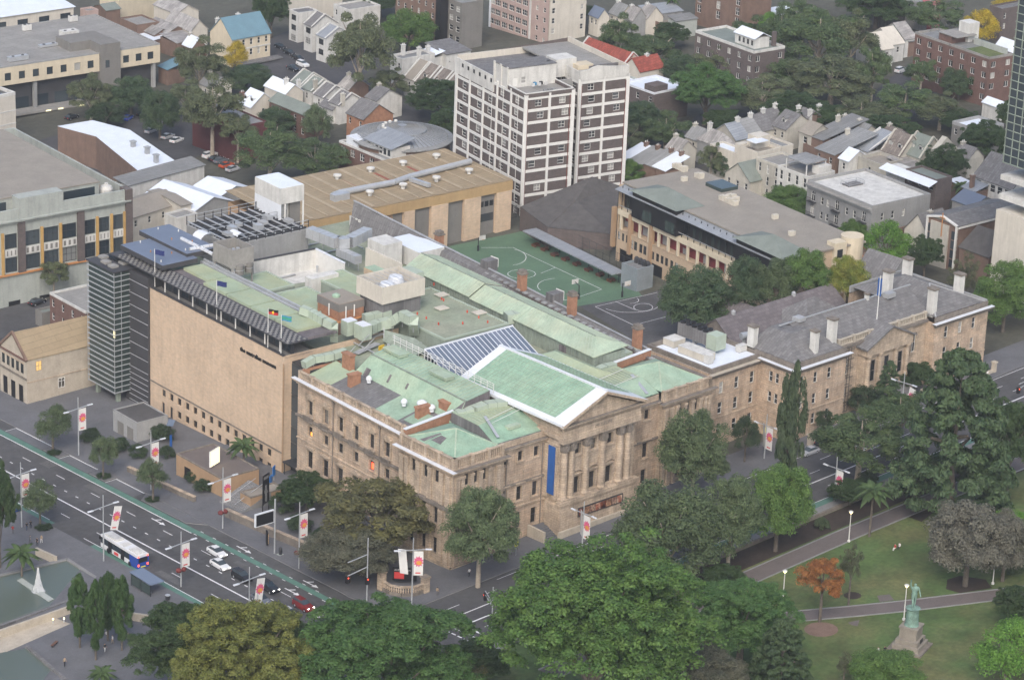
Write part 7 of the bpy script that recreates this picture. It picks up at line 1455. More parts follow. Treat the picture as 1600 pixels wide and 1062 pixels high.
# school courts
px_sheet('court', ((700, 385), (818, 361), (985, 440), (1003, 462), (905, 478), (868, 476)), .01, 'court_green' if mat('court_green', (.09, .155, .1), .9, .1, .2) else '')
px_sheet('court', ((905, 478), (1003, 462), (1050, 446), (1090, 520), (1018, 548)), .006, 'asphalt')
def pline(pts, w=.14): 
    for p, q in zip(pts, pts[1:]):
        a, b_ = gd(*p)[:2], gd(*q)[:2]; d = (b_-a)/np.linalg.norm(b_-a)*w/2; n = np.array([-d[1], d[0]]); mark([a-n, b_-n, b_+n, a+n], 'line_white', .02)
def parc(cx, cy, rx, ry, t0, t1): pline([(cx+rx*math.cos(t), cy+ry*math.sin(t)) for t in np.linspace(t0, t1, 14)])
pline([(752, 387), (802, 387), (940, 452), (892, 468), (870, 470)]); parc(815, 428, 22, 7, 0, 6.28); parc(800, 402, 22, 12, -1.4, 1.5); parc(870, 447, 30, 12, 2.6, 4.6); pline([(845, 427), (868, 418)]); pline([(930, 479), (1027, 457)]); pline([(930, 479), (990, 508), (1040, 495)]); pline([(962, 471), (992, 484)]); parc(1005, 480, 15, 6, 0, 6.28); parc(985, 476, 45, 12, .2, 2.6); parc(985, 469, 13, 5, -.6, 1.6)
e = thing('shade_roof', 'long pale flat shade roof beside the green court', 'awning', tuple(gd(956, 430, 0))); O = Vector(e.location); H3 = Vector((0, 0, 3.4))
P4 = [Vector(tuple(gd(x, y, 3.4)))-O for x, y in ((816.5, 360), (838, 356), (975.5, 424), (956, 428))]; polyroof('roof', P4, 'roof_zinc', e, .3)
for i in range(9): a = P4[1].lerp(P4[2], (i+.5)/9); MB().tube(a-H3, a, .09).bd('post', 'dark_metal', e)
for i, (x, y) in enumerate(((145, 720), (200, 745), (262, 778), (328, 805), (398, 835), (470, 870), (540, 900), (608, 935))):
    t = thing('picnic_table', 'brown timber picnic table beside green court, number %s along the shade roof' % ('one two three four five six seven eight'.split()[i]), 'table', tuple(gd(800+x*.2543, 200+y*.2543+2)), R_(-3), 'picnic tables by the green court'); MB().box(-.9, .9, -.4, .4, .7, .78).bd('top', 'timber', t)
    for s_ in (-1, 1): MB().box(-.9, .9, s_*.75-.15, s_*.75+.15, .42, .48).bd('bench', 'timber', t); MB().box(s_*.6-.06, s_*.6+.06, -.8, .8, 0, .7).bd('leg', 'timber', t)
b = hs('grey steel container shed beside the court with dark tanks', 996, 424, 5, 5.5, 5, -3, 'flat', 'roof_grey', 'contgrey' if mat('contgrey', (.2, .23, .25), .6) else '', name='container_shed', cat='shed')
for i in range(4): MB().lathe([(.55, 0), (.6, 1.2), (.3, 1.5)], (3.9, .8+1.3*i, b.h), 10).bd('tank', 'dark_metal', b.e)
for i, (px, py, bx, by) in enumerate(((904, 467, 889, 434), (972, 464, 985, 443), (747, 392, 764, 374))):
    p = Vector(tuple(gd(px, py))); q = Vector(tuple(gd(bx, by+26, 0))); t = thing('basketball_hoop', ('basketball hoop in the middle of the courts', 'basketball hoop between the two courts', 'basketball hoop at the far end of green court')[i], 'basketball hoop', p); d = (q-p).normalized()
    MB().tube((0, 0, 0), (0, 0, 1.4), .25).tube((0, 0, 1.4), (0, 0, 3.4), .12).tube((0, 0, 3.2), d*1.6+Vector((0, 0, 3.7)), .1).bd('post', 'dark_metal', t); c = d*1.7+Vector((0, 0, 3.8)); s_ = Vector((-d.y, d.x, 0)); MB().bar(c-s_*.9, c+s_*.9, .06, 1.1).bd('backboard', 'render_white', t); MB().path([c+d*.35+Vector((.25*math.cos(k), .25*math.sin(k), -.4)) for k in np.linspace(0, 6.28, 9)], .03, 5).bd('ring', 'orange_trim', t)
for i, (p, q, h_) in enumerate((((690, 366), (815, 338), 3.2), ((838, 358), (985, 426), 3.4))):
    a, b_ = gd(*p), gd(*q); t = thing('mesh_fence', ('dark mesh fence before the gymnasium', 'dark vine covered fence behind the shade roof')[i], 'fence', tuple(a)); v = Vector(tuple(b_-a))
    for k in range(15): MB().tube(v*k/14, v*k/14+Vector((0, 0, h_)), .06, n=5).bd('post', 'dark_metal', t)
    for z in (.2, h_*.5, h_): MB().bar(Vector((0, 0, z)), v+Vector((0, 0, z)), .07, .07).bd('rail', 'dark_metal', t)
# poles, banners, signs
PINK, ORNG = mat('print_pink', (.55, .1, .2), .6, .2, 3), mat('print_orange', (.6, .28, .06), .6, .2, 3)
mat('hanging_red', (.12, .03, .03), .9, .3, 2); mat('sign_yellow', (.65, .65, .02), .6)
def banner_print(parent, w, z0):
    pk = MB(); n = 22; c = (w*.5, -.025, z0+2.6)
    P = [(c[0]+(w*.48 if i % 2 else w*.34)*math.cos(6.2832*i/n), c[1], c[2]+(1.15 if i % 2 else .8)*math.sin(6.2832*i/n)) for i in range(n)]; pk.face(P); pk.bd('print', PINK, parent)
    MB().face([(c[0]+w*.26*math.cos(t)+.1, -.03, c[2]-.25+.42*math.sin(t)) for t in np.linspace(0, 6.28, 12, endpoint=False)]).bd('print', ORNG, parent); MB().face([(w*.25, -.025, z0+.25), (w*.7, -.025, z0+.25), (w*.7, -.025, z0+.5), (w*.25, -.025, z0+.5)]).bd('print', mat('print_red', (.5, .05, .05), .6), parent)
def street_pole(px, py, H, label, arms=1, ban=1, basket=False, rz=-2.4, tilt=0., ban2=False):
    p = gd(px, py, .1); t = thing('street_pole', label, 'street light', tuple(p), R_(rz)); MB().tube((0, 0, 0), (0, 0, H), .15, .09, 8).bd('pole', 'galv', t); za = H-2.4
    if arms: MB().bar((-2.6, 0, za-.2), (3.0, 0, za+.25), .14, .14).bd('arm', 'galv', t); MB().box(-3.4, -2.2, -.18, .18, za-.3, za-.12).bd('luminaire', 'white_metal', t); MB().box(2.2, 3.4, -.18, .18, za+.14, za+.3).bd('luminaire', 'white_metal', t)
    for k in range(ban+(1 if ban2 else 0)):
        s_ = 1 if k == 0 else -1; e = MB().box(.15, 1.85, -.02, .02, za-4.9, za-.2).bd('banner', 'white_paint', t); e.rotation_euler = (0, tilt if k == 0 else .12, 0 if k == 0 else math.pi*.82); banner_print(e, 2.0, za-4.8)
    if basket:
        for s_ in (-1, 1): MB().lathe([(.1, -.5), (.5, -.3), (.6, .1), (.3, .4), (.02, .5)], (.5*s_, 0, 3.4), 8).bd('flower_basket', 'hanging_red', t)
    return t
for a in ((34, 823, 13.4, 'bannered street pole at left on the near pavement', 1, 1), (123, 711, 12.6, 'bannered street pole beside the first far street tree', 1, 1), (162, 876, 13.4, 'bannered street pole standing by the bus front', 1, 1, False, -2.4, .22), (283, 916, 11, 'bannered street pole beside the bus shelter', 1, 1, True), (348, 825, 12.6, 'bannered street pole below the lit sign', 1, 1, True), (467, 888, 13.4, 'bannered street pole along the far pavement near two walkers', 1, 1, True), (643, 948, 13.6, 'street pole with two banners on the museum corner', 1, 1, False, -40, 0, True), (389, 990, 13, 'street pole beside the queueing dark cars', 1, 1, False, -2.4, .15), (236, 765, 12.4, 'bannered street pole behind the small green street tree', 1, 1), (908, 884, 13.0, 'street pole with two banners before the portico', 1, 1, False, -92, 0, True), (1194, 716, 9.5, 'street pole with twin banners before the sandstone office', 1, 1, False, -92, 0, True), (1406, 672, 12.8, 'bannered street pole before the college entrance', 1, 1, False, -92, .15), (1303, 782, 9.2, 'bannered street pole on the park side of the road', 1, 1, False, -92)): street_pole(*a)
for a in ((1326, 846, 6.0, 'park lamp beside the long path', ), (1223, 940, 6.0, 'park lamp left of the orange tree'), (1412, 968, 6.6, 'park lamp behind the statue'), (1551, 912, 5.0, 'park lamp before the bare tree')):
    t = thing('park_lamp', a[3], 'lamp', tuple(gd(*a[:2]))); H = a[2]; MB().lathe([(.3, 0), (.3, .3), (.13, .5), (.08, H-.3), (.1, H-.25)], n=8).bd('post', 'render_white', t); MB().lathe([(.12, H-.25), (.42, H+.15)], n=10).bd('bowl', 'lamp_warm', t); MB().lathe([(.46, H+.15), (.3, H+.3), (.02, H+.36)], n=10).bd('cap', 'render_white', t)
def signal(px, py, H, label, rz, arm=4.5, two=True):
    t = thing('traffic_light', label, 'traffic light', tuple(gd(px, py, .1)), R_(rz)); MB().tube((0, 0, 0), (0, 0, H), .14, .1, 8).bd('pole', 'galv', t); MB().bar((0, 0, H-3.2), (arm, 0, H-3.6), .14, .14).bd('arm', 'galv', t); MB().bar((0, 0, H*.55), (arm, 0, H*.5), .14, .14).bd('arm', 'galv', t)
    for x, z in ((arm, H*.45), (0, H*.33)):
        h_ = MB().box(x-.35, x+.35, -.25, .25, z-.7, z+.6).bd('signal_head', 'black', t)
        for k, m in enumerate(('lit_red', 'dark_metal', 'dark_metal')): MB().lathe([(.14, 0), (.02, .03)], (0, 0, 0), 8).bd('lamp', MATS[m], h_).matrix_local = Matrix.Translation((x, .27, z+.3-.36*k)) @ Matrix.Rotation(-math.pi/2, 4, 'X')
signal(573, 939, 12.5, 'traffic light pole on the museum corner with red lights', 178); signal(768, 985, 8.5, 'traffic light arm over College road', 60, 6); signal(402, 1000, 9, 'traffic light arm beside the queueing cars', 30, 5); signal(1618, 628, 9, 'traffic light arm at the right edge', 178, 6)
t = thing('message_sign', 'pole with a dark overhead message board facing the road', 'sign', tuple(gd(429, 865)), R_(-2.4)); MB().tube((0, 0, 0), (0, 0, 11.2), .16).bd('pole', 'galv', t); MB().box(-4.6, -.3, -.2, .2, 6.6, 9.2).bd('frame', 'white_metal', t); MB().box(-4.4, -.5, .2, .24, 6.8, 9.0).box(-4.4, -.5, -.24, -.2, 6.8, 9.0).bd('board', 'black', t)
t = thing('lit_billboard', 'glowing pale square sign above the brick hut', 'sign', tuple(gd(335, 757)), R_(20)); MB().tube((0, 0, 0), (0, 0, 4.5), .14).bd('pole', 'galv', t); MB().box(-1.7, 1.7, -.15, .15, 4.3, 7.6).bd('case', 'white_paint', t); MB().box(-1.6, 1.6, -.19, -.15, 4.4, 7.5).bd('face', 'lit_sign', t)
for lab, px, py, h_, w in (('tall black exhibition banner with pale figure by the steps', 415, 800, 8, 2.0), ('tall black exhibition banner with pale figure right of portico', 1013, 752, 9, 2.2), ('black exhibition banner half hidden by the corner plane tree', 808, 815, 8, 2.0)):
    t = thing('exhibition_banner', lab, 'banner', tuple(gd(px, py)), R_(20 if px < 600 else 0))
    for x in (-w/2-.1, w/2+.1): MB().tube((x, 0, 0), (x, 0, h_), .1, n=6).bd('post', 'black', t)
    MB().box(-w/2, w/2, -.05, .05, 1.8, h_).bd('panel', 'black', t); f = MB()
    for x0, x1, z0, z1 in ((-.25, .2, .62, .72), (-.3, .3, .45, .62), (-.5, -.2, .52, .6), (.2, .55, .5, .56), (-.25, -.02, .3, .46), (.05, .3, .28, .46), (-.7, .7, .88, .95), (-.6, .6, .2, .24)): f.box(x0*w*.6, x1*w*.6, -.07, -.05, z0*h_, z1*h_)
    f.bd('print', 'paving_light', t)
t = thing('solar_sign', 'slim parking meter pole with a tilted solar panel', 'sign', tuple(gd(267, 702))); MB().tube((0, 0, 0), (0, 0, 5.6), .1).bd('pole', 'dark_metal', t); MB().bar((-.7, -.5, 5.5), (.7, .5, 6.2), 1.4, .08).bd('panel', 'glass_sky', t); MB().box(-.2, .2, -.15, .15, .6, 3.2).bd('cabinet', 'blue_paint', t)
for lab, px, py in (('blue information sign beside the museum entrance', 428, 745), ('blue sign board at the top of the steps', 423, 760)): t = thing('blue_sign', lab, 'sign', tuple(gd(px, py, .8)), R_(30)); MB().tube((0, 0, -.8), (0, 0, .8), .06).bd('post', 'galv', t); MB().box(-.6, .6, -.06, .06, .3, 2.4).bd('board', mat('sign_blue', (.03, .16, .45), .5), t)
for lab, px, py in (('yellow sign on a pole before the portico', 902, 893), ('yellow notice on a pole left of the portico', 806, 868), ('yellow notice before the college wall', 1368, 640), ('yellow sign at the office gate', 1193, 690)): t = thing('yellow_sign', lab, 'sign', tuple(gd(px, py))); MB().tube((0, 0, 0), (0, 0, 3.2), .06).bd('post', 'galv', t); MB().box(-.4, .4, -.08, .04, 2.0, 3.0).bd('board', 'sign_yellow', t)
t = thing('advert_panel', 'lit advertising panel on the far pavement', 'sign', tuple(gd(417, 852)), R_(60)); MB().box(-.7, .7, -.15, .15, .4, 2.9).bd('case', 'black', t); MB().box(-.55, .55, -.2, -.15, .6, 2.6).bd('poster', 'lit_amber', t); MB().box(-.15, .15, -.1, .1, 0, .4).bd('foot', 'black', t)
t = thing('litter_bin', 'dark bin with green base on the far pavement', 'bin', tuple(gd(438, 866, .1))); MB().lathe([(.3, 0), (.35, 1.2), (.2, 1.5)], n=10).bd('body', 'dark_metal', t); MB().box(-.5, .5, -.5, .5, 0, .08).bd('base', 'render_green', t)
t = thing('litter_bin', 'round dark bin beside the bus shelter', 'bin', tuple(gd(262, 937, .1))); MB().lathe([(.42, 0), (.45, 1.0), (.4, 1.05), (.4, .9), (.02, .9)], n=12).bd('body', 'dark_metal', t); MB().lathe([(.48, .95), (.48, 1.05)], n=12).bd('rim', 'galv', t)
p = gd(229, 921, .1); t = thing('bus_shelter', 'glass bus shelter with flat roof behind the bus', 'bus shelter', tuple(p), R_(-2.4)); MB().box(-1.4, 1.6, -3.4, 3.6, 2.5, 2.65).bd('roof', 'glass_sky', t)
for x, y in ((-1.2, -3), (-1.2, 0), (-1.2, 3.2), (1.1, 3.2)): MB().box(x-.06, x+.06, y-.06, y+.06, 0, 2.5).bd('post', 'dark_metal', t)
for y0, y1 in ((-2.9, -.1), (.1, 3.1)): MB().box(-1.22, -1.18, y0, y1, .3, 2.2).bd('pane', 'glass_green', t)
MB().box(-1.1, 1.0, 3.15, 3.25, .4, 2.3).bd('poster', 'glass_green', t); MB().box(-1.0, -.5, -2.4, 2, .42, .5).bd('bench', 'galv', t)
# garden walls along William Street, curved corner balustrade
for i, (pts, h_) in enumerate((([(-9.5, 56), (-8.6, 40), (-7.6, 28), (-7.0, 16)], 1.5), ([(-10.6, 88), (-10.2, 76), (-9.8, 66)], .9))):
    t = thing('garden_wall', ('stone retaining wall along the pavement before the museum', 'low stone planter wall beside the street trees')[i], 'wall', (*wl(*pts[0]), gz(*wl(*pts[0])))); O = Vector(t.location)
    for a, c in zip(pts, pts[1:]): a3, c3 = [Vector((*wl(*q), gz(*wl(*q))+h_/2)) for q in (a, c)]; MB().bar(a3-O, c3-O, .6, h_+.4).bd('wall', 'sandstone_dark', t); MB().bar(a3-O+Vector((0, 0, h_/2+.25)), c3-O+Vector((0, 0, h_/2+.25)), .8, .15).bd('coping', 'sandstone', t)
t = thing('corner_balustrade', 'curved stone balustrade round the museum corner garden', 'balustrade', tuple(gd(632, 925))); O = Vector(t.location); cc = Vector(tuple(gd(634, 892)))-O
arc = [Vector(tuple(gd(x, y)))-O for x, y in ((596, 921), (610, 929), (628, 932), (648, 931), (664, 925))]
for a, c in zip(arc, arc[1:]):
    MB().bar(a+Vector((0, 0, .3)), c+Vector((0, 0, .3)), .6, .9).bd('plinth', 'sandstone_dark', t); MB().bar(a+Vector((0, 0, 1.9)), c+Vector((0, 0, 1.9)), .6, .25).bd('rail', 'sandstone', t)
    for k in range(5): q = a.lerp(c, (k+.5)/5); MB().lathe([(.1, .7), (.2, 1.1), (.1, 1.8)], q, 6).bd('baluster', 'sandstone', t)
for a in (arc[0], arc[-1]): MB().box(a.x-.6, a.x+.6, a.y-.6, a.y+.6, -.4, 3.2).box(a.x-.75, a.x+.75, a.y-.75, a.y+.75, 3.2, 3.5).bd('pier', 'sandstone', t)
t = thing('museum_sign', 'red black and white sign board behind the corner balustrade', 'sign', tuple(gd(632, 908, .6)), R_(-45)); MB().box(-2.2, 2.2, -.1, .1, .2, 2.8).bd('board', 'black', t); MB().box(-1.9, -.1, -.14, -.1, .6, 1.9).bd('red_panel', 'print_red', t); text('AUSTRALIAN', t, (-1.9, -.13, 2.15), .5, (math.pi/2, 0, 0), 'line_white', .005)
# vehicles
for n_, c_ in (('white', (.6, .61, .62)), ('black', (.015, .016, .02)), ('red', (.16, .02, .02)), ('silver', (.38, .39, .41)), ('blue', (.02, .06, .3)), ('orange', (.4, .07, .02)), ('grey', (.12, .13, .15))): mat('car_'+n_, c_, .25, .04, .8, spec=.6)
def rbox(sec, m=0):
    "loft through cross-sections (x, half width, z low, z high)"
    mb = MB(); n = len(sec)
    for x, w, a, c in sec: mb.v += [(x, -w, a), (x, -w*1.0, a+(c-a)*.55), (x, -w*.86, c), (x, w*.86, c), (x, w, a+(c-a)*.55), (x, w, a)]
    for i in range(n-1):
        for k in range(6): mb.f.append((6*i+k, 6*i+(k+1) % 6, 6*i+6+(k+1) % 6, 6*i+6+k)); mb.m.append(m)
    mb.f.append(tuple(range(6))); mb.m.append(m); mb.f.append(tuple(6*n-1-k for k in range(6))); mb.m.append(m); return mb
CARM = {}
def car(px, py, rz, col, label, kind='sedan', lit=None, group=None):
    p = gd(px, py, .02); t = thing('parked_car' if lit is None else 'car', label, 'car', tuple(p), rz, group)
    if kind not in CARM:
        L, s = (2.35, 0) if kind == 'sedan' else (2.4, .28)
        body = rbox([(-L, .7, .45, .85+s), (-L+.15, .86, .28, .98+s), (-.9, .9, .22, 1.0+s), (.9, .9, .22, .98+s), (L-.35, .86, .26, .82+s), (L, .68, .42, .7+s)])
        cab = rbox([(-1.9 if kind == 'sedan' else -2.25, .74, .95+s, 1.0+s), (-1.25 if kind == 'sedan' else -2.05, .74, .95+s, 1.44+s), (.15, .74, .95+s, 1.46+s), (1.0, .76, .92+s, .98+s)])
        rf = MB().box(-1.15 if kind == 'sedan' else -1.95, .1, -.6, .6, 1.44+s, 1.475+s); wh = MB().tube((0, -.11, 0), (0, .11, 0), .33 if kind == 'sedan' else .38, n=14); hub = MB().tube((0, -.125, 0), (0, .125, 0), .19, n=10)
        CARM[kind] = (L, s, *(q.data(n_, MATS[m]) for q, n_, m in ((body, 'body', 'car_white'), (cab, 'cabin_glass', 'glass_blue'), (rf, 'roof', 'car_white'), (wh, 'wheel', 'black'), (hub, 'hub', 'galv'))))
    L, s, body, cab, rf, wh, hub = CARM[kind]
    for n_, me in (('body', body), ('roof', rf)): o = link(n_, me, t); o.material_slots[0].link = 'OBJECT'; o.material_slots[0].material = MATS['car_'+col]
    link('cabin_glass', cab, t)
    for x in (-1.42, 1.42):
        for y in (-.78, .78): w = link('wheel', wh, t, None, (x, y, .33)); link('hub', hub, w)
    for y in (-.55, .55):
        MB().box(L-.12, L-.02, y-.17, y+.17, .6+s, .74+s).bd('headlight', 'lamp_white' if lit == 'head' else MATS['white_paint'], t); MB().box(-L, -L+.1, y-.16, y+.16, .68+s, .86+s).bd('tail_light', 'lit_red' if lit == 'tail' else MATS['print_red'], t)
    return t
WR = TW-math.pi/2
car(339, 866, WR, 'white', 'first white sedan in the middle of William road', 'sedan', 'head'); car(344, 886, WR, 'white', 'second white sedan just behind the queue', 'sedan', 'head'); car(378, 905, WR, 'black', 'black wagon behind the queue of cars', 'suv', 'no'); car(420, 922, WR, 'black', 'black four wheel drive with headlights on', 'suv', 'head'); car(474, 950, WR, 'red', 'dark red four wheel drive at the stop line', 'suv', 'head'); car(408, 940, WR, 'grey', 'dark car beside black four wheel drive', 'sedan', 'no'); car(452, 962, WR, 'silver', 'silver car half hidden by the dark tree', 'sedan', 'no')
car(1264, 709, math.pi, 'silver', 'silver hatchback driving past the college', 'sedan', 'no'); car(1288, 694, 0, 'black', 'dark car parked before the college', 'sedan'); car(1340, 708, 0, 'white', 'white car glimpsed under the gum', 'sedan'); car(18, 795, WR+math.pi, 'blue', 'blue car at the left edge', 'sedan', 'no')
for i, (px, py, c) in enumerate(((328, 246, 'white'), (337, 251, 'black'), (345, 254, 'grey'), (354, 261, 'orange'), (364, 267, 'silver'))): car(px, py, R_(8), c, ('white', 'black', 'dark grey', 'orange', 'silver')[i]+' car in the row parked below the pale gum', 'suv' if i == 0 else 'sedan', None, 'cars parked below the gum')
car(458, 110, WR, 'black', 'black car with red brake lights at the far corner', 'sedan', 'tail'); car(473, 104, WR, 'white', 'white wagon beside the braking black car', 'suv', 'no')
for i, (px, py) in enumerate(((438, 76), (452, 85), (466, 94))): car(px, py, WR, 'black', ('farthest', 'middle', 'nearest')[i]+' dark car parked before the modern terraces', 'sedan', None, 'dark cars before the terraces')
car(1407, 113, R_(10), 'white', 'white car in the side street by red flats', 'suv'); car(1129, 209, R_(10), 'silver', 'white van parked under dark trees', 'suv'); car(222, 180, R_(30), 'black', 'black car behind the office trees', 'sedan'); car(200, 187, R_(30), 'blue', 'blue car behind the office trees', 'sedan'); car(58, 475, R_(10), 'black', 'dark car parked beside the red brick building', 'sedan'); car(236, 207, R_(20), 'silver', 'pale car beside the white roofed shed', 'sedan')
for i, (px, py, c) in enumerate(((262, 216, 'silver'), (276, 222, 'white'), (112, 186, 'black'), (1112, 226, 'black'), (1440, 118, 'grey'))): car(px, py, R_(15), c, ('silver car beside the white roofed shed end', 'white car in the lane before the parked row', 'black car under the office awning', 'black car in the dark street by the hipped house', 'grey car in the side street below the red flats')[i])
# bus
p = gd(193, 877, .0); t = thing('city_bus', 'white and blue city bus at the stop', 'bus', (*wl(-34.6, 53.0), gz(*wl(-34.6, 53.0))), TW+math.pi/2); L, w = 6.15, 1.25
MB().box(-L, L, -w, w, .35, 1.25).bd('lower_body', 'car_white', t); MB().box(-L+.02, L-.02, -w+.03, w-.03, 1.25, 2.5).bd('window_band', 'glass_blue', t); MB().box(-L, L, -w, w, 2.5, 2.95).bd('upper_body', 'car_white', t); MB().box(-L-.03, -L+2.6, -w-.02, w+.02, .34, 2.52).bd('rear_body', 'car_blue', t)
MB().box(-L-.06, -L-.03, -.95, .95, 1.5, 2.45).bd('rear_window', 'black', t); MB().box(L, L+.05, -1.1, 1.1, 1.0, 2.8).bd('windscreen', 'black', t)
for x in (-3.6, 3.6):
    for y in (-1.15, 1.15): MB().tube((x, y-.14, .48), (x, y+.14, .48), .48, n=16).bd('wheel', 'black', t)
for x0, x1, h_ in ((-L+.6, -L+3.4, .2), (-1.2, .2, .1), (1.4, L-.8, .28)): MB().box(x0, x1, -.85, .85, 2.95, 2.95+h_).bd('roof_pod', 'render_white', t)
for y in (-1, 1): MB().box(-L-.07, -L-.03, y-.15, y+.15, .8, 1.2).bd('tail_light', 'lit_red', t); MB().box(-L-.07, -L-.03, y-.12, y+.12, 2.55, 2.8).bd('tail_light', 'lit_red', t); MB().box(L+.02, L+.35, y*1.3-.1, y*1.3+.1, 1.9, 2.5).bd('mirror', 'black', t)
for x in (-1.2, 3.0): MB().box(x-.6, x+.6, w, w+.02, .4, 2.4).bd('door', 'black', t)
MB().box(-L-.07, -L-.03, -.5, .5, .5, .7).bd('number_plate', 'sign_yellow', t); MB().box(.2, 1.6, w, w+.02, .5, 1.1).bd('advert', 'print_red', t)
# people
def body_mesh(arm=None, stride=.12, sit=False):
    "one continuous figure 1.72 m tall grown over a skeleton"
    J = {'pel': (0, 0, .95), 'che': (0, .0, 1.3), 'nec': (0, 0, 1.47), 'hea': (0, .02, 1.6), 'top': (0, .01, 1.7)}; E = [('pel', 'che'), ('che', 'nec'), ('nec', 'hea'), ('hea', 'top')]; Rr = {'pel': .15, 'che': .17, 'nec': .06, 'hea': .1, 'top': .07}
    for s, k in ((-1, 'l'), (1, 'r')):
        f = stride*s; up = arm and k == 'r'
        pts = {'hip': (.09*s, 0, .88), 'kne': (.1*s, f*.7+.02, .5), 'ank': (.1*s, f, .08), 'toe': (.11*s, f+.17, .03), 'sho': (.19*s, 0, 1.4), 'elb': (.25*s, -f*.5, 1.15), 'wri': (.25*s, .12-f*.8, .93), 'han': (.25*s, .16-f*.9, .84)}
        if sit: pts.update(kne=(.1*s, .4, .86), ank=(.1*s, .48, .5), toe=(.1*s, .6, .46))
        if up: pts.update(elb=(.3, .08, 1.66), wri=(.32, .14, 1.95), han=(.33, .16, 2.08))
        for n_, r in (('hip', .1), ('kne', .07), ('ank', .05), ('toe', .045), ('sho', .075), ('elb', .052), ('wri', .04), ('han', .045)): J[k+n_] = pts[n_]; Rr[k+n_] = r
        E += [('pel', k+'hip'), (k+'hip', k+'kne'), (k+'kne', k+'ank'), (k+'ank', k+'toe'), ('che', k+'sho'), (k+'sho', k+'elb'), (k+'elb', k+'wri'), (k+'wri', k+'han')]
    names = list(J); me = bpy.data.meshes.new('figure'); me.from_pydata([J[n] for n in names], [(names.index(a), names.index(c)) for a, c in E], [])
    o = bpy.data.objects.new('figure', me); COL.objects.link(o); sk = o.modifiers.new('s', 'SKIN'); o.modifiers.new('d', 'SUBSURF').levels = 1
    if not me.skin_vertices: me.attributes.new('skin', 'FLOAT', 'POINT') if 0 else None
    for i, n in enumerate(names):
        v = me.skin_vertices[0].data[i]; v.radius = (Rr[n], Rr[n]*.85); v.use_root = (n == 'pel')
    dg = bpy.context.evaluated_depsgraph_get(); dg.update(); out = bpy.data.meshes.new_from_object(o.evaluated_get(dg)); bpy.data.objects.remove(o)
    out.materials.clear()
    for m in ('skin', 'charcoal', 'blue_paint', 'black'): out.materials.append(MATS[m])
    for f in out.polygons:
        c = f.center; f.use_smooth = True; f.material_index = 3 if (c.z > 1.63 or (c.z > 1.55 and c.y < 0)) else 0 if c.z > 1.45 or (abs(c.x) > .2 and c.z < 1.12 and not arm) else 1 if c.z > .93 else 3 if c.z < .09 else 2
    return out
FIG = [body_mesh(), body_mesh(None, -.2), body_mesh('up', .1), body_mesh(None, .1, True)]
for n_, c_ in (('w', (.6, .6, .6)), ('b', (.03, .06, .25)), ('r', (.3, .03, .03)), ('k', (.02, .02, .025)), ('g', (.12, .12, .13)), ('t', (.3, .24, .17)), ('j', (.05, .07, .13))): mat('cloth_'+n_, c_, .9, .1, 4)
def person(px, py, top, leg, label, pose=0, rz=None, s=1.0):
    p = gd(px, py, .13 if pose < 3 else -.3); o = link('person', FIG[pose], None, None, tuple(p), px*.9 if rz is None else rz, s); tag(o, label, 'person')
    for k, m in ((1, top), (2, leg)): o.material_slots[k].link = 'OBJECT'; o.material_slots[k].material = MATS['cloth_'+m]
    return o
for a in ((475, 876, 'k', 'k', 'person in black walking on the far pavement beside a pole'), (484, 874, 'w', 'k', 'person in white top walking beside one in black'), (491, 890, 'b', 'j', 'person in blue walking alone on the far pavement'), (622, 946, 'w', 'g', 'person in white crossing at the museum corner'), (683, 930, 't', 'g', 'person on the corner pavement beside the balustrade'), (733, 900, 'w', 'k', 'person in white under the corner plane tree'), (20, 833, 'r', 'g', 'person in red under the palm at left'), (42, 828, 'k', 'j', 'taller person in black with companions near left pole'), (48, 825, 'k', 'k', 'second person in black near left pole'), (47, 848, 'g', 'g', 'grey dressed person at the end of a trio on plaza'), (58, 852, 'k', 'k', 'person in black in the middle of a trio on plaza'), (65, 848, 't', 'w', 'person in tan at the right of a trio on plaza'), (164, 1018, 'k', 'w', 'person standing under the plaza trees'), (167, 998, 'w', 'g', 'person in white behind the plaza trees'), (176, 1005, 'w', 't', 'second person in white behind the plaza trees'), (200, 1000, 't', 'g', 'person in tan at the edge of the plaza trees'), (277, 980, 'w', 'k', 'person in white shirt and dark trousers by the hedge trees'), (101, 1040, 't', 'k', 'person with a backpack beside the lower pool'), (1398, 862, 'r', 'w', 'person in red sitting on the park lawn', 3), (1405, 860, 'w', 'k', 'person in white on the park lawn', 3), (1371, 1024, 'w', 'k', 'person on the grass beside the statue', 3), (1382, 1022, 'k', 'k', 'person in black lying back near the statue', 3), (905, 878, 'k', 'k', 'person walking past the portico'), (1053, 795, 't', 'k', 'person on the pavement right of the portico'), (1542, 590, 'w', 'g', 'person in white on the far right pavement')): person(*a)
# statue, pools
p = gd(1421, 1012); t = thing('statue', 'green bronze statue with raised arm on a granite pedestal', 'statue', tuple(p), R_(20))
for i, (w_, z0, z1) in enumerate(((3.1, -.3, .5), (2.4, .5, 1.3), (2.0, 1.3, 2.2), (1.55, 2.2, 4.2), (1.7, 4.2, 4.5))): MB().box(-w_, w_, -w_, w_, z0, z1).bd('pedestal_step', 'granite' if i else 'sandstone_dark', t)
MB().box(-.6, .6, -2.06, -2.0, 1.6, 2.3).bd('plaque', 'black', t); MB().lathe([(1.3, 4.5), (1.15, 4.9), (1.05, 7.4), (1.3, 7.7), (.02, 7.75)], n=20).bd('drum', 'bronze', t)
o = link('figure', FIG[2], t, None, (0, 0, 7.7), math.pi*.75, (3.3, 3.3, 2.75))
for k in range(4): o.material_slots[k].link = 'OBJECT'; o.material_slots[k].material = MATS['bronze']
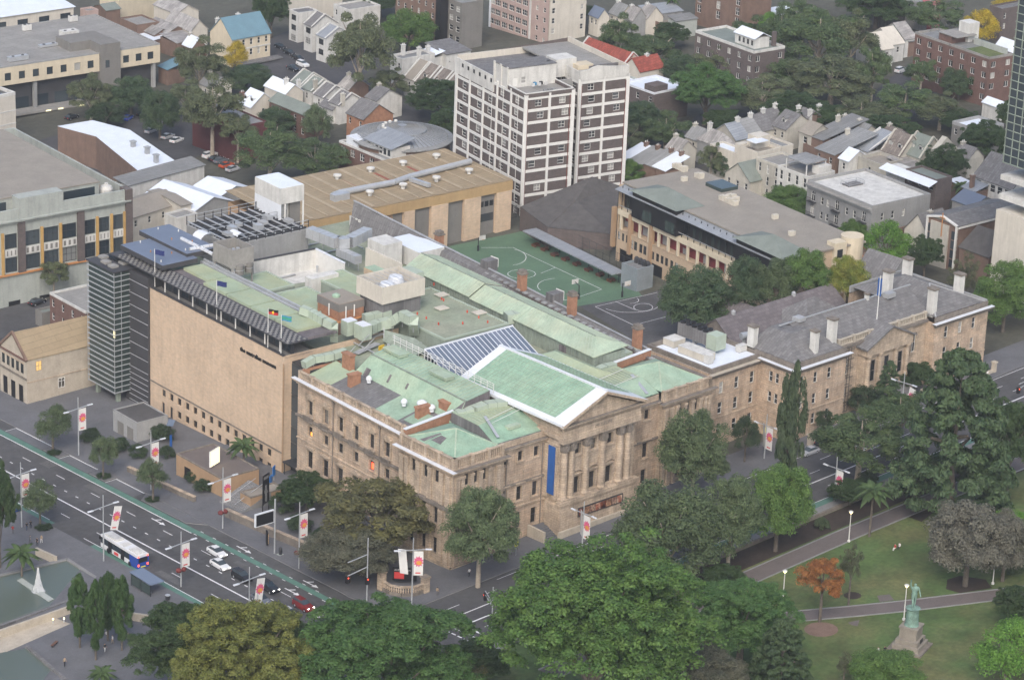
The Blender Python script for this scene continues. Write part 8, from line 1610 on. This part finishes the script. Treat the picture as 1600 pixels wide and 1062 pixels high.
mw = bpy.data.materials.new('water'); mw.use_nodes = True; MATS['water'] = mw; bs = mw.node_tree.nodes['Principled BSDF']; bs.inputs['Base Color'].default_value = (.085, .105, .085, 1); bs.inputs['Roughness'].default_value = .3; nz = mw.node_tree.nodes.new('ShaderNodeTexNoise'); nz.inputs['Scale'].default_value = 1.6; nz.inputs['Detail'].default_value = 4; bp = mw.node_tree.nodes.new('ShaderNodeBump'); bp.inputs['Strength'].default_value = .5; bp.inputs['Distance'].default_value = .2; mw.node_tree.links.new(nz.outputs[0], bp.inputs['Height']); mw.node_tree.links.new(bp.outputs[0], bs.inputs['Normal'])
def level_pool(name, pts, z, m, kind='structure'): return MB().face([tuple(at(x, y, z)) for x, y in pts]).bd(name, MATS[m], None, kind)
zp = gd(100, 900)[2]+.25
level_pool('pool_water', ((-60, 915), (105, 875), (152, 906), (112, 937), (-60, 1000)), zp, 'water')
for lab, q in (('pale stone edge along the top of the pool', ((-60, 914), (105, 874))), ('pale stone edge along the street side of the pool', ((105, 874), (154, 906))), ('dark weir edge along the lower side of the pool', ((112, 937), (-60, 1000)))): a, c = [Vector(tuple(at(*v, zp))) for v in q]; o = MB().bar(a+Vector((0, 0, -.2)), c+Vector((0, 0, -.2)), .7, .9).bd('pool_edge', 'paving_light' if 'pale' in lab else 'slate', None); tag(o, lab, 'kerb')
t = thing('fountain', 'white fountain jet rising from the pool', 'fountain', tuple(at(60, 923, zp))); mat('foam', (.75, .77, .78), .6, .12, 3).node_tree.nodes['Principled BSDF'].inputs['Alpha'].default_value = .45; rr = np.random.default_rng(5); mbj = MB()
for i in range(900):
    z = 4.6*rr.random()**1.3; w_ = .12+.95*(1-z/4.8)**1.5; a = 6.28*rr.random(); q = w_*rr.random()**.5; c = Vector((q*math.cos(a), q*math.sin(a), z)); s_ = .04+.07*rr.random(); mbj.face([c+Vector((-s_, 0, 0)), c+Vector((0, -s_*.5, -s_*2)), c+Vector((s_, 0, 0)), c+Vector((0, s_*.5, s_*2))])
mbj.bd('jet', 'foam', t, 'stuff'); MB().lathe([(1.3, .02), (.8, .06), (.2, .1)], n=16).bd('splash', 'foam', t)
o = MB().prism([tuple(at(x, y, zp)[:2]) for x, y in ((27, 907), (34, 903), (84, 936), (76, 940))], zp-.2, zp+.12).bd('stepping_slab', 'render_green', None); tag(o, 'pale slab crossing the pool below the fountain', 'slab')
sheet('terrace', [tuple(gd(x, y)[:2]) for x, y in ((-60, 1012), (70, 960), (110, 975), (-60, 1050))], .16, 'sandstone_pale')
for lab, P4 in (('pale stone ramp wall beside the plaza trees', ((196, 962), (236, 968))), ('pale stone wall below the pool edge', ((-40, 1005), (112, 952))), ('sloping stone wall at the head of the pool', ((57, 862), (88, 876)))): a, c = [Vector(tuple(gd(*v, .7))) for v in P4]; o = MB().bar(a, c, .5, 1.8).bd('stone_wall', 'sandstone_pale', None); tag(o, lab, 'wall')
zq = gd(60, 1040)[2]+.3; level_pool('pool_water', ((-60, 1030), (42, 1012), (100, 1062), (60, 1110), (-60, 1110)), zq, 'water'); o = MB().bar(tuple(at(42, 1011, zq)), tuple(at(108, 1068, zq)), .6, .8).bd('pool_edge', 'slate', None); tag(o, 'dark edge of the lower pool', 'kerb')
t = thing('bench', 'dark timber bench beside the plaza trees', 'bench', tuple(gd(85, 1008, .13)), R_(30)); MB().box(-1, 1, -.25, .25, .4, .5).bd('seat', 'timber', t)
for x in (-.8, .8): MB().box(x-.06, x+.06, -.2, .2, 0, .4).bd('leg', 'dark_metal', t)
for lab, px, py in (('first amber bollard light by the terrace wall', 83, 973), ('second amber bollard light by the terrace wall', 100, 972), ('amber light low on the wall below the pool', 44, 980)): t = thing('bollard_light', lab, 'light', tuple(gd(px, py, .13))); MB().tube((0, 0, 0), (0, 0, .7), .1).bd('post', 'galv', t); MB().lathe([(.14, .7), (.14, .95), (.02, 1.0)], n=8).bd('lamp', 'lamp_warm', t)
# trees
def leaf_mesh(name, P, N, size, m, seed=0, aspect=1.0):
    "one mesh of loose leaf quads at points P facing N"
    r = np.random.default_rng(seed); n = len(P)
    N = N/np.maximum(np.linalg.norm(N, axis=1, keepdims=True), 1e-6)
    t = r.normal(size=(n, 3)); t -= N*np.sum(t*N, axis=1, keepdims=True); t /= np.maximum(np.linalg.norm(t, axis=1, keepdims=True), 1e-6)
    bt = np.cross(N, t); s = size*(.6+.8*r.random((n, 1)))
    a, c = t*s*aspect, bt*s
    V = np.stack([P-a*.5, P-c*.42, P+a*.5, P+c*.42], axis=1).reshape(-1, 3)
    me = bpy.data.meshes.new(name); me.vertices.add(4*n); me.vertices.foreach_set('co', V.astype(np.float32).ravel())
    me.loops.add(4*n); me.loops.foreach_set('vertex_index', np.arange(4*n, dtype=np.int32)); me.polygons.add(n)
    me.polygons.foreach_set('loop_start', np.arange(0, 4*n, 4, dtype=np.int32)); me.update(calc_edges=True); me.materials.append(m); return me
def clumps(r, centres, radii, per, flat=.8, up=.35):
    P, N = [], []
    for c, q, k in zip(centres, radii, per):
        d = r.normal(size=(k, 3)); d /= np.linalg.norm(d, axis=1, keepdims=True); d[:, 2] = np.where(d[:, 2] < -.35, -d[:, 2], d[:, 2])
        P.append(c+d*q*np.array([1, 1, flat])*(.55+.5*r.random((k, 1)))); N.append(d+np.array([0, 0, up])+r.normal(size=(k, 3))*.45)
    return np.concatenate(P), np.concatenate(N)
def crown(kind, seed):
    "leaf points in a unit crown (radius 1, half height 1)"
    r = np.random.default_rng(seed)
    def ball(n, lo=.55, hi=.95, zmin=-.55):
        d = r.normal(size=(n*3, 3)); d /= np.linalg.norm(d, axis=1, keepdims=True); d = d[d[:, 2] > zmin][:n]; return d*(lo+(hi-lo)*r.random((len(d), 1)))
    if kind == 'fig':
        B = np.concatenate([ball(46, .6, .84, -.3), ball(10, .15, .5)]); C, q = [], []
        for c in B:
            R0 = .19+.15*r.random()
            for d in ball(13, .7, 1.0, -.3): C.append(c+d*R0); q.append(.07+.06*r.random())
        C, q = np.array(C), np.array(q); per = [190]*len(C)
    elif kind == 'plane': C = np.concatenate([ball(75, .68, .92, -.75), ball(25, .2, .6)]); q = .19+.12*r.random(len(C)); per = [430]*len(C)
    elif kind == 'gum': C = ball(44, .45, .95, -.6); q = .15+.15*r.random(len(C)); per = [520]*len(C)
    elif kind == 'round': C = ball(40, .55, .85, -.7); q = .26+.12*r.random(len(C)); per = [340]*len(C)
    elif kind == 'conifer':
        C, q = [], []
        for i in range(300):
            z = -1+2*r.random()**1.15; w = (1-z)/2; w = .14+.88*w**.6; a = 2*np.pi*r.random(); k = w*(.45+.55*r.random()); C.append((k*np.cos(a), k*np.sin(a), z*.93)); q.append(.07+.07*w)
        C, q = np.array(C), np.array(q); per = [170]*len(C)
    elif kind == 'column':
        C, q = [], []
        for i in range(80):
            z = -1+2*r.random(); w = min(1, (1-abs(z)**2.2)*1.05+.1); a = 2*np.pi*r.random(); k = w*.85*r.random()**.5; C.append((k*np.cos(a), k*np.sin(a), z*.93)); q.append(.16+.14*r.random())
        C, q = np.array(C), np.array(q); per = [330]*len(C)
    elif kind == 'sparse': C = ball(60, .3, .95, -.7); q = .1+.14*r.random(len(C)); per = [170]*len(C)
    P, N = clumps(r, C, q, per, .6 if kind == 'conifer' else .9)
    return P, N
def limbs(kind, seed, m, base_z=-2.0):
    "tapered trunk and limbs in the unit crown's space; foot at z = -1 - clear (stretched by the caller)"
    r = random.Random(seed); mb = MB(); rt = .07
    mb.tube((0, 0, -1.02), (.02, .01, -.2), rt*.8, rt*.55, 8)
    for i in range(7):
        a = i*2.4+r.random(); k = .55+.3*r.random(); z0 = -.75+.09*i
        if kind in ('conifer', 'column'): p = [(0, 0, z0+.3), (.5*k*math.cos(a), .5*k*math.sin(a), z0+.4)]
        else: p = [(0, 0, z0), (.35*k*math.cos(a), .35*k*math.sin(a), z0+.45), (.75*k*math.cos(a), .75*k*math.sin(a), z0+.95)]
        for j, (u, v) in enumerate(zip(p, p[1:])): mb.tube(u, v, rt*(.42-.16*j), rt*(.28-.14*j), 6)
    mb.tube((.02, .01, -.2), (0, 0, .75), rt*.5, rt*.12, 6)
    return mb.data('limbs', m)
SPEC = {
    'fig': ('fig', .036, 1.2, (.06, .125, .032), (.1, .175, .042), 'tree_bark'), 'fig_mid': ('fig', .038, 1.2, (.058, .125, .038), (.085, .16, .048), 'tree_bark'),
    'fig_yellow': ('fig', .04, 1.2, (.125, .15, .04), (.18, .19, .05), 'tree_bark'), 'dark': ('fig', .045, 1.2, (.042, .075, .03), (.062, .1, .038), 'tree_bark'),
    'plane': ('plane', .058, 1.2, (.085, .122, .06), (.12, .165, .075), 'gum_bark'), 'plane_dark': ('plane', .058, 1.2, (.052, .091, .046), (.078, .117, .055), 'tree_bark'), 'plane_bright': ('plane', .058, 1.2, (.081, .150, .039), (.111, .189, .047), 'tree_bark'),
    'gum': ('gum', .06, 1.7, (.1, .125, .065), (.14, .165, .085), 'gum_bark'), 'gum_green': ('gum', .06, 1.7, (.072, .115, .05), (.108, .155, .065), 'gum_bark'), 'olive': ('gum', .058, 1.5, (.1, .105, .055), (.145, .14, .055), 'tree_bark'), 'greyish': ('plane', .058, 1.2, (.1, .108, .075), (.14, .14, .095), 'tree_bark'),
    'round': ('round', .075, 1.2, (.078, .114, .058), (.111, .150, .072), 'tree_bark'), 'round_dark': ('round', .075, 1.2, (.036, .062, .031), (.055, .085, .039), 'tree_bark'), 'bright': ('round', .075, 1.2, (.091, .195, .033), (.130, .260, .046), 'tree_bark'),
    'yellow': ('round', .075, 1.2, (.390, .312, .026), (.468, .351, .039), 'tree_bark'), 'yellowgreen': ('plane', .06, 1.2, (.169, .221, .039), (.260, .260, .052), 'tree_bark'),
    'conifer': ('conifer', .05, 1.9, (.048, .082, .04), (.072, .112, .05), 'tree_bark'), 'column': ('column', .085, 1.4, (.05, .075, .042), (.07, .098, .05), 'tree_bark'), 'column_green': ('column', .085, 1.4, (.042, .085, .029), (.062, .114, .036), 'tree_bark'),
    'orange': ('gum', .06, 1.7, (.24, .095, .03), (.3, .14, .045), 'tree_bark'), 'thin': ('sparse', .05, 1.6, (.091, .104, .058), (.117, .130, .072), 'tree_bark'), 'bare': ('plane', .058, 1.2, (.135, .135, .105), (.175, .17, .135), 'tree_bark'),
}
PROTO = {}
def proto(sp, var):
    k = (sp, var)
    if k not in PROTO:
        kind, ls, asp, c1, c2, bark = SPEC[sp]; kk = ('pts', kind, var)
        if kk not in PROTO: PROTO[kk] = leaf_mesh('crown', *crown(kind, 11+var*7+len(kind)), ls*.66, MATS['grass'], var, asp)
        PROTO[k] = (PROTO[kk], limbs(kind, var, MATS[bark])); leaf_mat('leaf_'+sp, c1, c2)
    return PROTO[k]
TREE_N = [0]
def put_crown(name, me, sp, t, loc, rot, sc):
    o = link(name, me, t, None, loc, rot, sc); o.material_slots[0].link = 'OBJECT'; o.material_slots[0].material = MATS['leaf_'+sp]; return o
def tree(sp, cx, cy, w, h, label, clear=.0, group=None, name='tree', var=None):
    "a tree whose crown is centred at pixel (cx, cy) and looks w by h pixels; clear = bare trunk below the crown in metres"
    TREE_N[0] += 1; i = TREE_N[0]; v = (i % 2) if var is None else var
    rz = 5.0
    for _ in range(6):
        p = gd(cx, cy, rz+clear); s = F_PX/float((p-CAM)@FW); r = w/2/s; q = (h/2/s)**2-(r*math.sin(PITCH+.01))**2
        rz = math.sqrt(max(q, (.25*r)**2))/math.cos(PITCH)
    rz = max(rz, .5*r)
    p = gd(cx, cy, rz+clear); zg = gz(p[0], p[1])
    t = thing(name, label, 'tree', (p[0], p[1], zg), 0, group)
    cm, lm = proto(sp, v); rot = i*1.9
    put_crown('crown', cm, sp, t, (0, 0, rz+clear), rot, (r*1.02, r*1.02, rz*1.02))
    g = link('trunk', lm, t, None, (0, 0, rz+clear), rot, (r, r, rz)); kz = (rz+clear)/rz
    if clear > .3:
        rb = max(.16, r*.058); MB().tube((0, 0, -.3), (0, 0, clear+rz*.35), rb*1.25, rb, 8).bd('bole', MATS[SPEC[sp][5]], t)
    return t
for a in (
    ('fig', 932, 985, 355, 285, 'huge bright green spreading fig, largest tree in the park', 3), ('fig_mid', 605, 1035, 285, 205, 'wide green fig at the bottom edge below the crossing', 3), ('fig_yellow', 388, 1038, 235, 195, 'yellow-green spreading tree at the bottom edge', 3),
    ('dark', 285, 1015, 175, 150, 'dark green tree hiding the plaza corner', 2), ('dark', 440, 1000, 100, 80, 'dark green tree beside the stop line', 3), ('dark', 745, 1035, 110, 70, 'dark tree squeezed between the two big figs', 2), ('fig_mid', 1160, 968, 170, 130, 'dark green dome shaped tree beside the park path', 2),
    ('greyish', 1100, 1046, 130, 62, 'grey-green treetop at the bottom edge beside the big fig', 2), ('olive', 986, 945, 90, 68, 'small brown tinged crown poking out of the huge fig', 9), ('olive', 700, 1050, 110, 50, 'olive treetop at the bottom edge', 3),
    ('plane', 1045, 832, 165, 155, 'grey-green plane tree at kerb behind the huge fig', 2), ('plane', 1142, 812, 100, 130, 'middle plane tree along the park side of the road', 2), ('plane_bright', 1217, 785, 106, 130, 'bright plane tree beside the slim dark cypress', 2),
    ('column', 1234, 690, 52, 235, 'tall slim ragged dark tree in front of the college', 1), ('plane', 1086, 705, 110, 132, 'plane tree in front of the museum range right of portico', 3.5), ('plane', 750, 828, 118, 126, 'plane tree on the corner pavement left of the portico', 4),
    ('olive', 588, 800, 200, 122, 'broad olive tree with yellow tips before the sandstone wing', 4), ('greyish', 545, 862, 140, 80, 'grey twiggy tree below the olive one at museum corner', 2), ('dark', 480, 770, 90, 60, 'dark shrubby tree beside the museum steps', 1),
    ('round_dark', 1166, 680, 44, 58, 'small dark street tree before the sandstone office', 2), ('round_dark', 1289, 656, 30, 36, 'small clipped dark tree before the left college wing', 1.5), ('conifer', 1388, 606, 52, 88, 'dark conical tree before the college entrance', .5), ('round_dark', 1348, 622, 50, 50, 'dark shrub tree beside the college porch', .5), ('dark', 1432, 590, 60, 50, 'dark tree before the right college wing', 1),
    ('gum_green', 1345, 690, 150, 105, 'broad olive green gum overhanging College road', 3), ('gum_green', 1405, 650, 110, 90, 'second gum crown leaning over the road beside the pine', 3), ('conifer', 1495, 672, 212, 262, 'massive dark pine at right of the park', 1, None, 'pine_tree'), ('dark', 1580, 690, 110, 130, 'dark tree at the right edge beside the pine', 2),
    ('bare', 1515, 842, 135, 128, 'bare grey twiggy tree by the park path', 2.0), ('bare', 1572, 850, 90, 100, 'second bare twiggy tree at the right edge', 1.5), ('bright', 1582, 815, 62, 42, 'bright green bush tree behind the bare tree', 1), ('bright', 1574, 1015, 110, 105, 'glossy bright green round tree in the bottom right corner', 1), ('dark', 1592, 945, 80, 60, 'dark round tree at the right edge above the glossy one', 1),
    ('plane_bright', 1388, 1050, 120, 62, 'leafy green treetop at bottom beside the statue', 1), ('conifer', 1222, 1025, 110, 130, 'feathery dark green conifer at the bottom edge', 1, None, 'pine_tree'), ('thin', 1320, 1040, 34, 50, 'thin young tree on the lawn near the statue', 1), ('dark', 1130, 905, 70, 50, 'low dark tree at the start of the path', 1),
    ('orange', 1286, 905, 78, 76, 'orange leaved swamp cypress by the park path', 4), ('thin', 1331, 880, 42, 80, 'thin sparse tree behind the orange one', 3.5), ('dark', 1330, 770, 70, 45, 'dark clipped shrub tree beside the road wall', .3), ('thin', 1432, 740, 80, 70, 'sparse shadowed tree below the pine', 3.5),
    ('round', 82, 662, 58, 62, 'small street tree with a few yellow leaves on the far pavement', 2), ('round', 161, 705, 46, 56, 'small grey-green street tree in middle of the far pavement row', 2), ('round', 239, 742, 50, 54, 'small green street tree nearest the museum steps', 2.4), ('round', 62, 778, 54, 64, 'small street tree on the near pavement beside a bannered pole', 2), ('dark', -2, 800, 60, 150, 'dark tree at the left edge', 2),
    ('column_green', 124, 948, 38, 98, 'first slim tree of the plaza clump', 2.2), ('column_green', 149, 962, 38, 108, 'second slim tree of the plaza clump', 2.2), ('column_green', 168, 940, 36, 92, 'slim tree at the back of the plaza clump', 2.2), ('column_green', 190, 950, 42, 102, 'fourth slim tree of the plaza clump', 2.2),
    ('plane_dark', 1088, 468, 112, 108, 'large dense tree at the end of the school court', 3), ('plane_dark', 1165, 448, 80, 88, 'dense tree second along the school building', 6), ('plane', 1215, 440, 70, 80, 'tree third along the school building', 8.5), ('plane_bright', 1262, 432, 78, 84, 'green tree beside the school end bay', 9), ('yellowgreen', 1326, 436, 66, 74, 'yellow-green tree behind the long slate hall', 9), ('bright', 1386, 385, 76, 76, 'bright green round tree behind the school', .5), ('plane_bright', 1335, 366, 52, 46, 'green tree between school and grey apartments', 1),
    ('plane_bright', 1572, 462, 95, 105, 'leafy green tree below the glass tower', 1), ('thin', 1508, 430, 58, 86, 'sparse brown green tree beside the chapel', 2), ('dark', 1446, 402, 58, 66, 'dark tree before the chapel panel', .5), ('dark', 1400, 425, 50, 40, 'dark bush behind the college roof', .5),
    ('gum_green', 422, 238, 112, 92, 'large gum before the white roofed cottages', 2), ('gum_green', 492, 248, 108, 70, 'gum with white blossom patches beside the gymnasium', 2), ('round', 497, 194, 50, 62, 'pale green tree beside the green roofed terrace', 1), ('gum', 332, 172, 100, 100, 'gum with tall pale trunk before the dark red building', 5), ('gum', 372, 205, 60, 55, 'smaller gum crown beside the pale trunks', 4),
    ('gum', 142, 148, 74, 66, 'brownish gum before the office block', 2), ('plane_dark', 205, 150, 72, 60, 'dark green tree under the office band', 1), ('plane_dark', 250, 176, 62, 74, 'dense green tree at the street corner', 1), ('round_dark', 165, 180, 60, 40, 'low dark street tree behind the white roofed shed', .5), ('gum', 312, 102, 90, 84, 'grey-brown gum beside the yellow tree', 2), ('yellow', 367, 88, 40, 46, 'bright yellow tree beside the yellow hotel', 2), ('plane_dark', 385, 122, 80, 42, 'green tree below the yellow hotel', 1),
    ('gum', 84, 428, 54, 46, 'small gum before the heritage warehouse', 3), ('gum', 122, 416, 30, 26, 'smallest gum beside the glass stair tower', 3),
    ('gum', 562, 82, 108, 126, 'big drooping gum beside the modern terraces', 3), ('plane_bright', 640, 46, 84, 62, 'bright green tree behind the big gum', 2), ('gum', 610, 130, 66, 50, 'lower part crown of gum beside the white end terrace', 1), ('dark', 690, 156, 110, 66, 'dark tree below the brown roofed terraces', 1), ('dark', 594, 4, 80, 44, 'dark tree at the top edge', 1), ('dark', 424, 20, 60, 70, 'dark tree at the top edge beside the blue roof', 1), ('round_dark', 636, 236, 46, 24, 'small tree between round building and gymnasium', 1),
    ('dark', 700, 196, 60, 50, 'dark tree against the foot of the tower', 1), ('plane_dark', 1000, 188, 80, 60, 'dark green tree below the brown brick building', 1), ('gum_green', 1040, 205, 80, 60, 'green tree above the dark street', 1), ('fig_mid', 1104, 148, 116, 92, 'rounded green fig beside the brown brick building', 1), ('gum_green', 968, 60, 70, 74, 'dark gum left of the striped iron roof', 1), ('gum_green', 1020, 82, 110, 66, 'gum behind the red tiled roofs', 1), ('dark', 1050, 55, 60, 40, 'dark trees behind the cottages', 1), ('gum', 1130, 95, 100, 70, 'olive gum before the brown flats', 1), ('gum', 1190, 150, 110, 70, 'olive gum below the brown flats', 1),
    ('gum_green', 1280, 62, 150, 100, 'very large gum in the middle of the far trees', 2), ('gum', 1300, 125, 150, 90, 'broad brown-green gum above the terraces', 1), ('gum_green', 1240, 120, 80, 70, 'gum right of the brown flats', 1), ('dark', 1245, 178, 110, 60, 'dark canopy above the slate terraces', 1), ('gum', 1345, 180, 110, 60, 'dark olive canopy left of the corner house', 1), ('gum_green', 1415, 160, 110, 70, 'canopy below the side street', 1), ('gum', 1470, 172, 90, 60, 'canopy before the red brick flats', 1), ('dark', 1395, 205, 90, 50, 'dark canopy above mansard terraces', 1), ('gum_green', 1365, 110, 60, 80, 'gum beside the white roofed terraces', 2), ('gum_green', 1460, 25, 100, 55, 'gum at top right beside the yellow tree', 2), ('yellow', 1533, 42, 56, 52, 'golden yellow tree at the top right', 2), ('yellow', 1575, 8, 50, 30, 'second golden tree in the top right corner', 2), ('dark', 1370, 12, 110, 50, 'dark tree at the top edge right of centre', 1), ('gum_green', 1220, 50, 60, 70, 'gum behind the white roofed shed', 1), ('bright', 1205, 40, 40, 40, 'bright green tree right of the tall brown flats', 1),
    ('gum_green', 1175, 60, 90, 70, 'gum left of the white roofed shed', 1), ('gum', 1330, 60, 90, 90, 'tall gum beside the white roofed terraces', 2), ('gum_green', 1255, 30, 90, 60, 'gum crown at the top beside bright green tree', 2), ('dark', 1290, 190, 90, 40, 'dark canopy between slate terraces and corner house', 1), ('plane_dark', 1070, 110, 70, 50, 'dense tree behind the rounded fig', 1), ('gum_green', 1440, 115, 60, 50, 'gum over the side street', 3), ('dark', 1500, 190, 70, 40, 'dark tree below the red brick flats', .5), ('gum', 980, 215, 60, 50, 'olive tree right of the apartment tower', 1), ('dark', 905, 20, 50, 30, 'dark tree at the foot of the pink flats', 1), ('plane_dark', 430, 190, 60, 44, 'green tree before the green roofed terrace', 1), ('gum', 290, 150, 60, 50, 'olive tree behind the pale trunked gum', 2), ('dark', 660, 110, 40, 26, 'dark shrub tree before the brown terraces', .5), ('dark', 1420, 290, 50, 30, 'dark bushes between back yards', .5), ('plane_dark', 1130, 260, 40, 40, 'dark tree before the cream house', .5),
    ('dark', 1476, 262, 78, 66, 'dark round tree beside the brown brick block', .5), ('dark', 1540, 225, 90, 70, 'dark tree right of the corner house', .5), ('dark', 1580, 185, 50, 60, 'dark tree at the right edge by the glass tower', .5), ('gum', 1112, 250, 40, 56, 'slim gum beside the cream house', 1), ('plane_bright', 1245, 315, 100, 40, 'leafy trees between the school and pale terraces', .5), ('plane_bright', 985, 268, 44, 36, 'green tree at the corner of the tower', .5), ('plane_dark', 1500, 130, 60, 50, 'dark palm shaded tree before the red brick flats', .5), ('dark', 1130, 190, 70, 36, 'dark tree over the parked van', 1),
): tree(*a[:6], *( [a[6]] if len(a) > 6 else []), **({'name': a[8]} if len(a) > 8 else {}))
# palms
def palm(px, py, H, rad, label, nf=22, m='leaf_palm', drop=.5):
    p = gd(px, py); t = thing('palm_tree', label, 'palm', tuple(p)); lm = leaf_mat(m, (.05, .085, .03), (.07, .11, .04))
    MB().tube((0, 0, -.3), (.15, 0, H), .24, .17, 8).bd('trunk', 'tree_bark', t)
    r = random.Random(px)
    for i in range(nf):
        a = i*2.399; el = -.1+1.2*(i/nf); mb = MB(); prev = None
        for k in range(7):
            s = k/6; x = rad*s*math.cos(el*.7); z = H+rad*(math.sin(el)*s-drop*1.3*s*s)
            w = .75*rad*.22*math.sin(math.pi*min(.98, .15+.85*s))
            c = Vector((x*math.cos(a), x*math.sin(a), z)); sd = Vector((-math.sin(a), math.cos(a), 0))*w
            if prev: mb.face([prev[0]-prev[1]-Vector((0, 0, w0*.5)), c-sd-Vector((0, 0, w*.5)), c, prev[0]]); mb.face([prev[0], c, c+sd-Vector((0, 0, w*.5)), prev[0]+prev[1]-Vector((0, 0, w0*.5))])
            prev = (c, sd); w0 = w
        mb.bd('frond', lm, t)
    return t
palm(1358, 838, 9.5, 4.2, 'tall palm beside the park path', 26); palm(380, 738, 6.0, 3.8, 'palm standing before the brick wall'); palm(34, 905, 5.5, 4.0, 'bushy palm at the left edge of plaza'); palm(470, 1085, 5, 4, 'palm fronds at the bottom edge below yellow-green tree'); palm(160, 1075, 3, 3, 'low palm at the bottom left edge'); palm(1472, 138, 9, 3.4, 'palm before the red brick flats, left one'); palm(1512, 150, 9, 3.4, 'palm before the red brick flats, right one'); palm(1048, 42, 9, 3, 'tall palm beside the zinc roofed house'); palm(1500, 320, 5, 3, 'palm beside the brown brick block')
# hedges and shrubs
def shrub(px, py, r, label, sp='round_dark', hz=.8):
    p = gd(px, py); t = thing('shrub', label, 'shrub', tuple(p)); cm, _ = proto(sp, 0); put_crown('foliage', cm, sp, t, (0, 0, r*hz*.8), px*.7, (r, r, r*hz)); MB().tube((0, 0, -.1), (0, 0, r*.6), .08).bd('stem', 'tree_bark', t); return t
for i, (px, py, r, lab) in enumerate(((85, 709, 1.5, 'ring of low planting under the first far street tree'), (162, 746, 1.5, 'ring of low planting under the middle far street tree'), (238, 782, 1.5, 'ring of low planting under the far street tree nearest the steps'), (68, 826, 1.7, 'ring of low planting under the near street tree'))): shrub(px, py, r, lab, hz=.35)
for i, (px, py, r, lab) in enumerate(((140, 690, 2.2, 'dark hedge shrub beside the driveway, left end'), (185, 705, 2.2, 'dark hedge shrub beside the driveway, right end'), (255, 688, 2.6, 'shrub below the solar panel pole'), (215, 715, 2.0, 'shrub behind the middle bannered pole'), (303, 752, 2.0, 'round dark shrub before the brick hut'), (318, 768, 2.0, 'lower round shrub before the brick hut'), (262, 715, 1.8, 'shrub in the raised bed beside the brick hut'), (440, 800, 2.6, 'dark shrub behind the pavement wall'), (470, 830, 2.6, 'shrub mass behind the bannered pole'), (505, 850, 2.4, 'shrub under the grey twiggy tree'), (1310, 780, 2.4, 'rounded shrub along the road wall, left'), (1352, 760, 2.4, 'rounded shrub along the road wall, right'), (1285, 826, 1.6, 'light green shrub in the path bed'), (1585, 895, 2.5, 'yellow-green hedge round the circular bed'), (1000, 265, 2.0, 'shrub at the tower foot'), (1250, 660, 1.6, 'dark shrub before the sandstone college'))): shrub(px, py, r, lab, 'round' if 'light' in lab or 'yellow' in lab else 'round_dark')
# air
hm = bpy.data.materials.new('haze'); hm.use_nodes = True; nt = hm.node_tree; nt.nodes.clear(); out = nt.nodes.new('ShaderNodeOutputMaterial'); pv = nt.nodes.new('ShaderNodeVolumePrincipled')
pv.inputs['Color'].default_value = (.86, .9, .95, 1); pv.inputs['Density'].default_value = .00011; pv.inputs['Anisotropy'].default_value = .2; nt.links.new(pv.outputs[0], out.inputs['Volume'])
hz_ = MB().box(-950, 1550, -750, 1950, -130, 246).bd('haze', hm, None, 'stuff'); hz_['label'] = 'thin pale evening haze over the whole city'; hz_['category'] = 'haze'
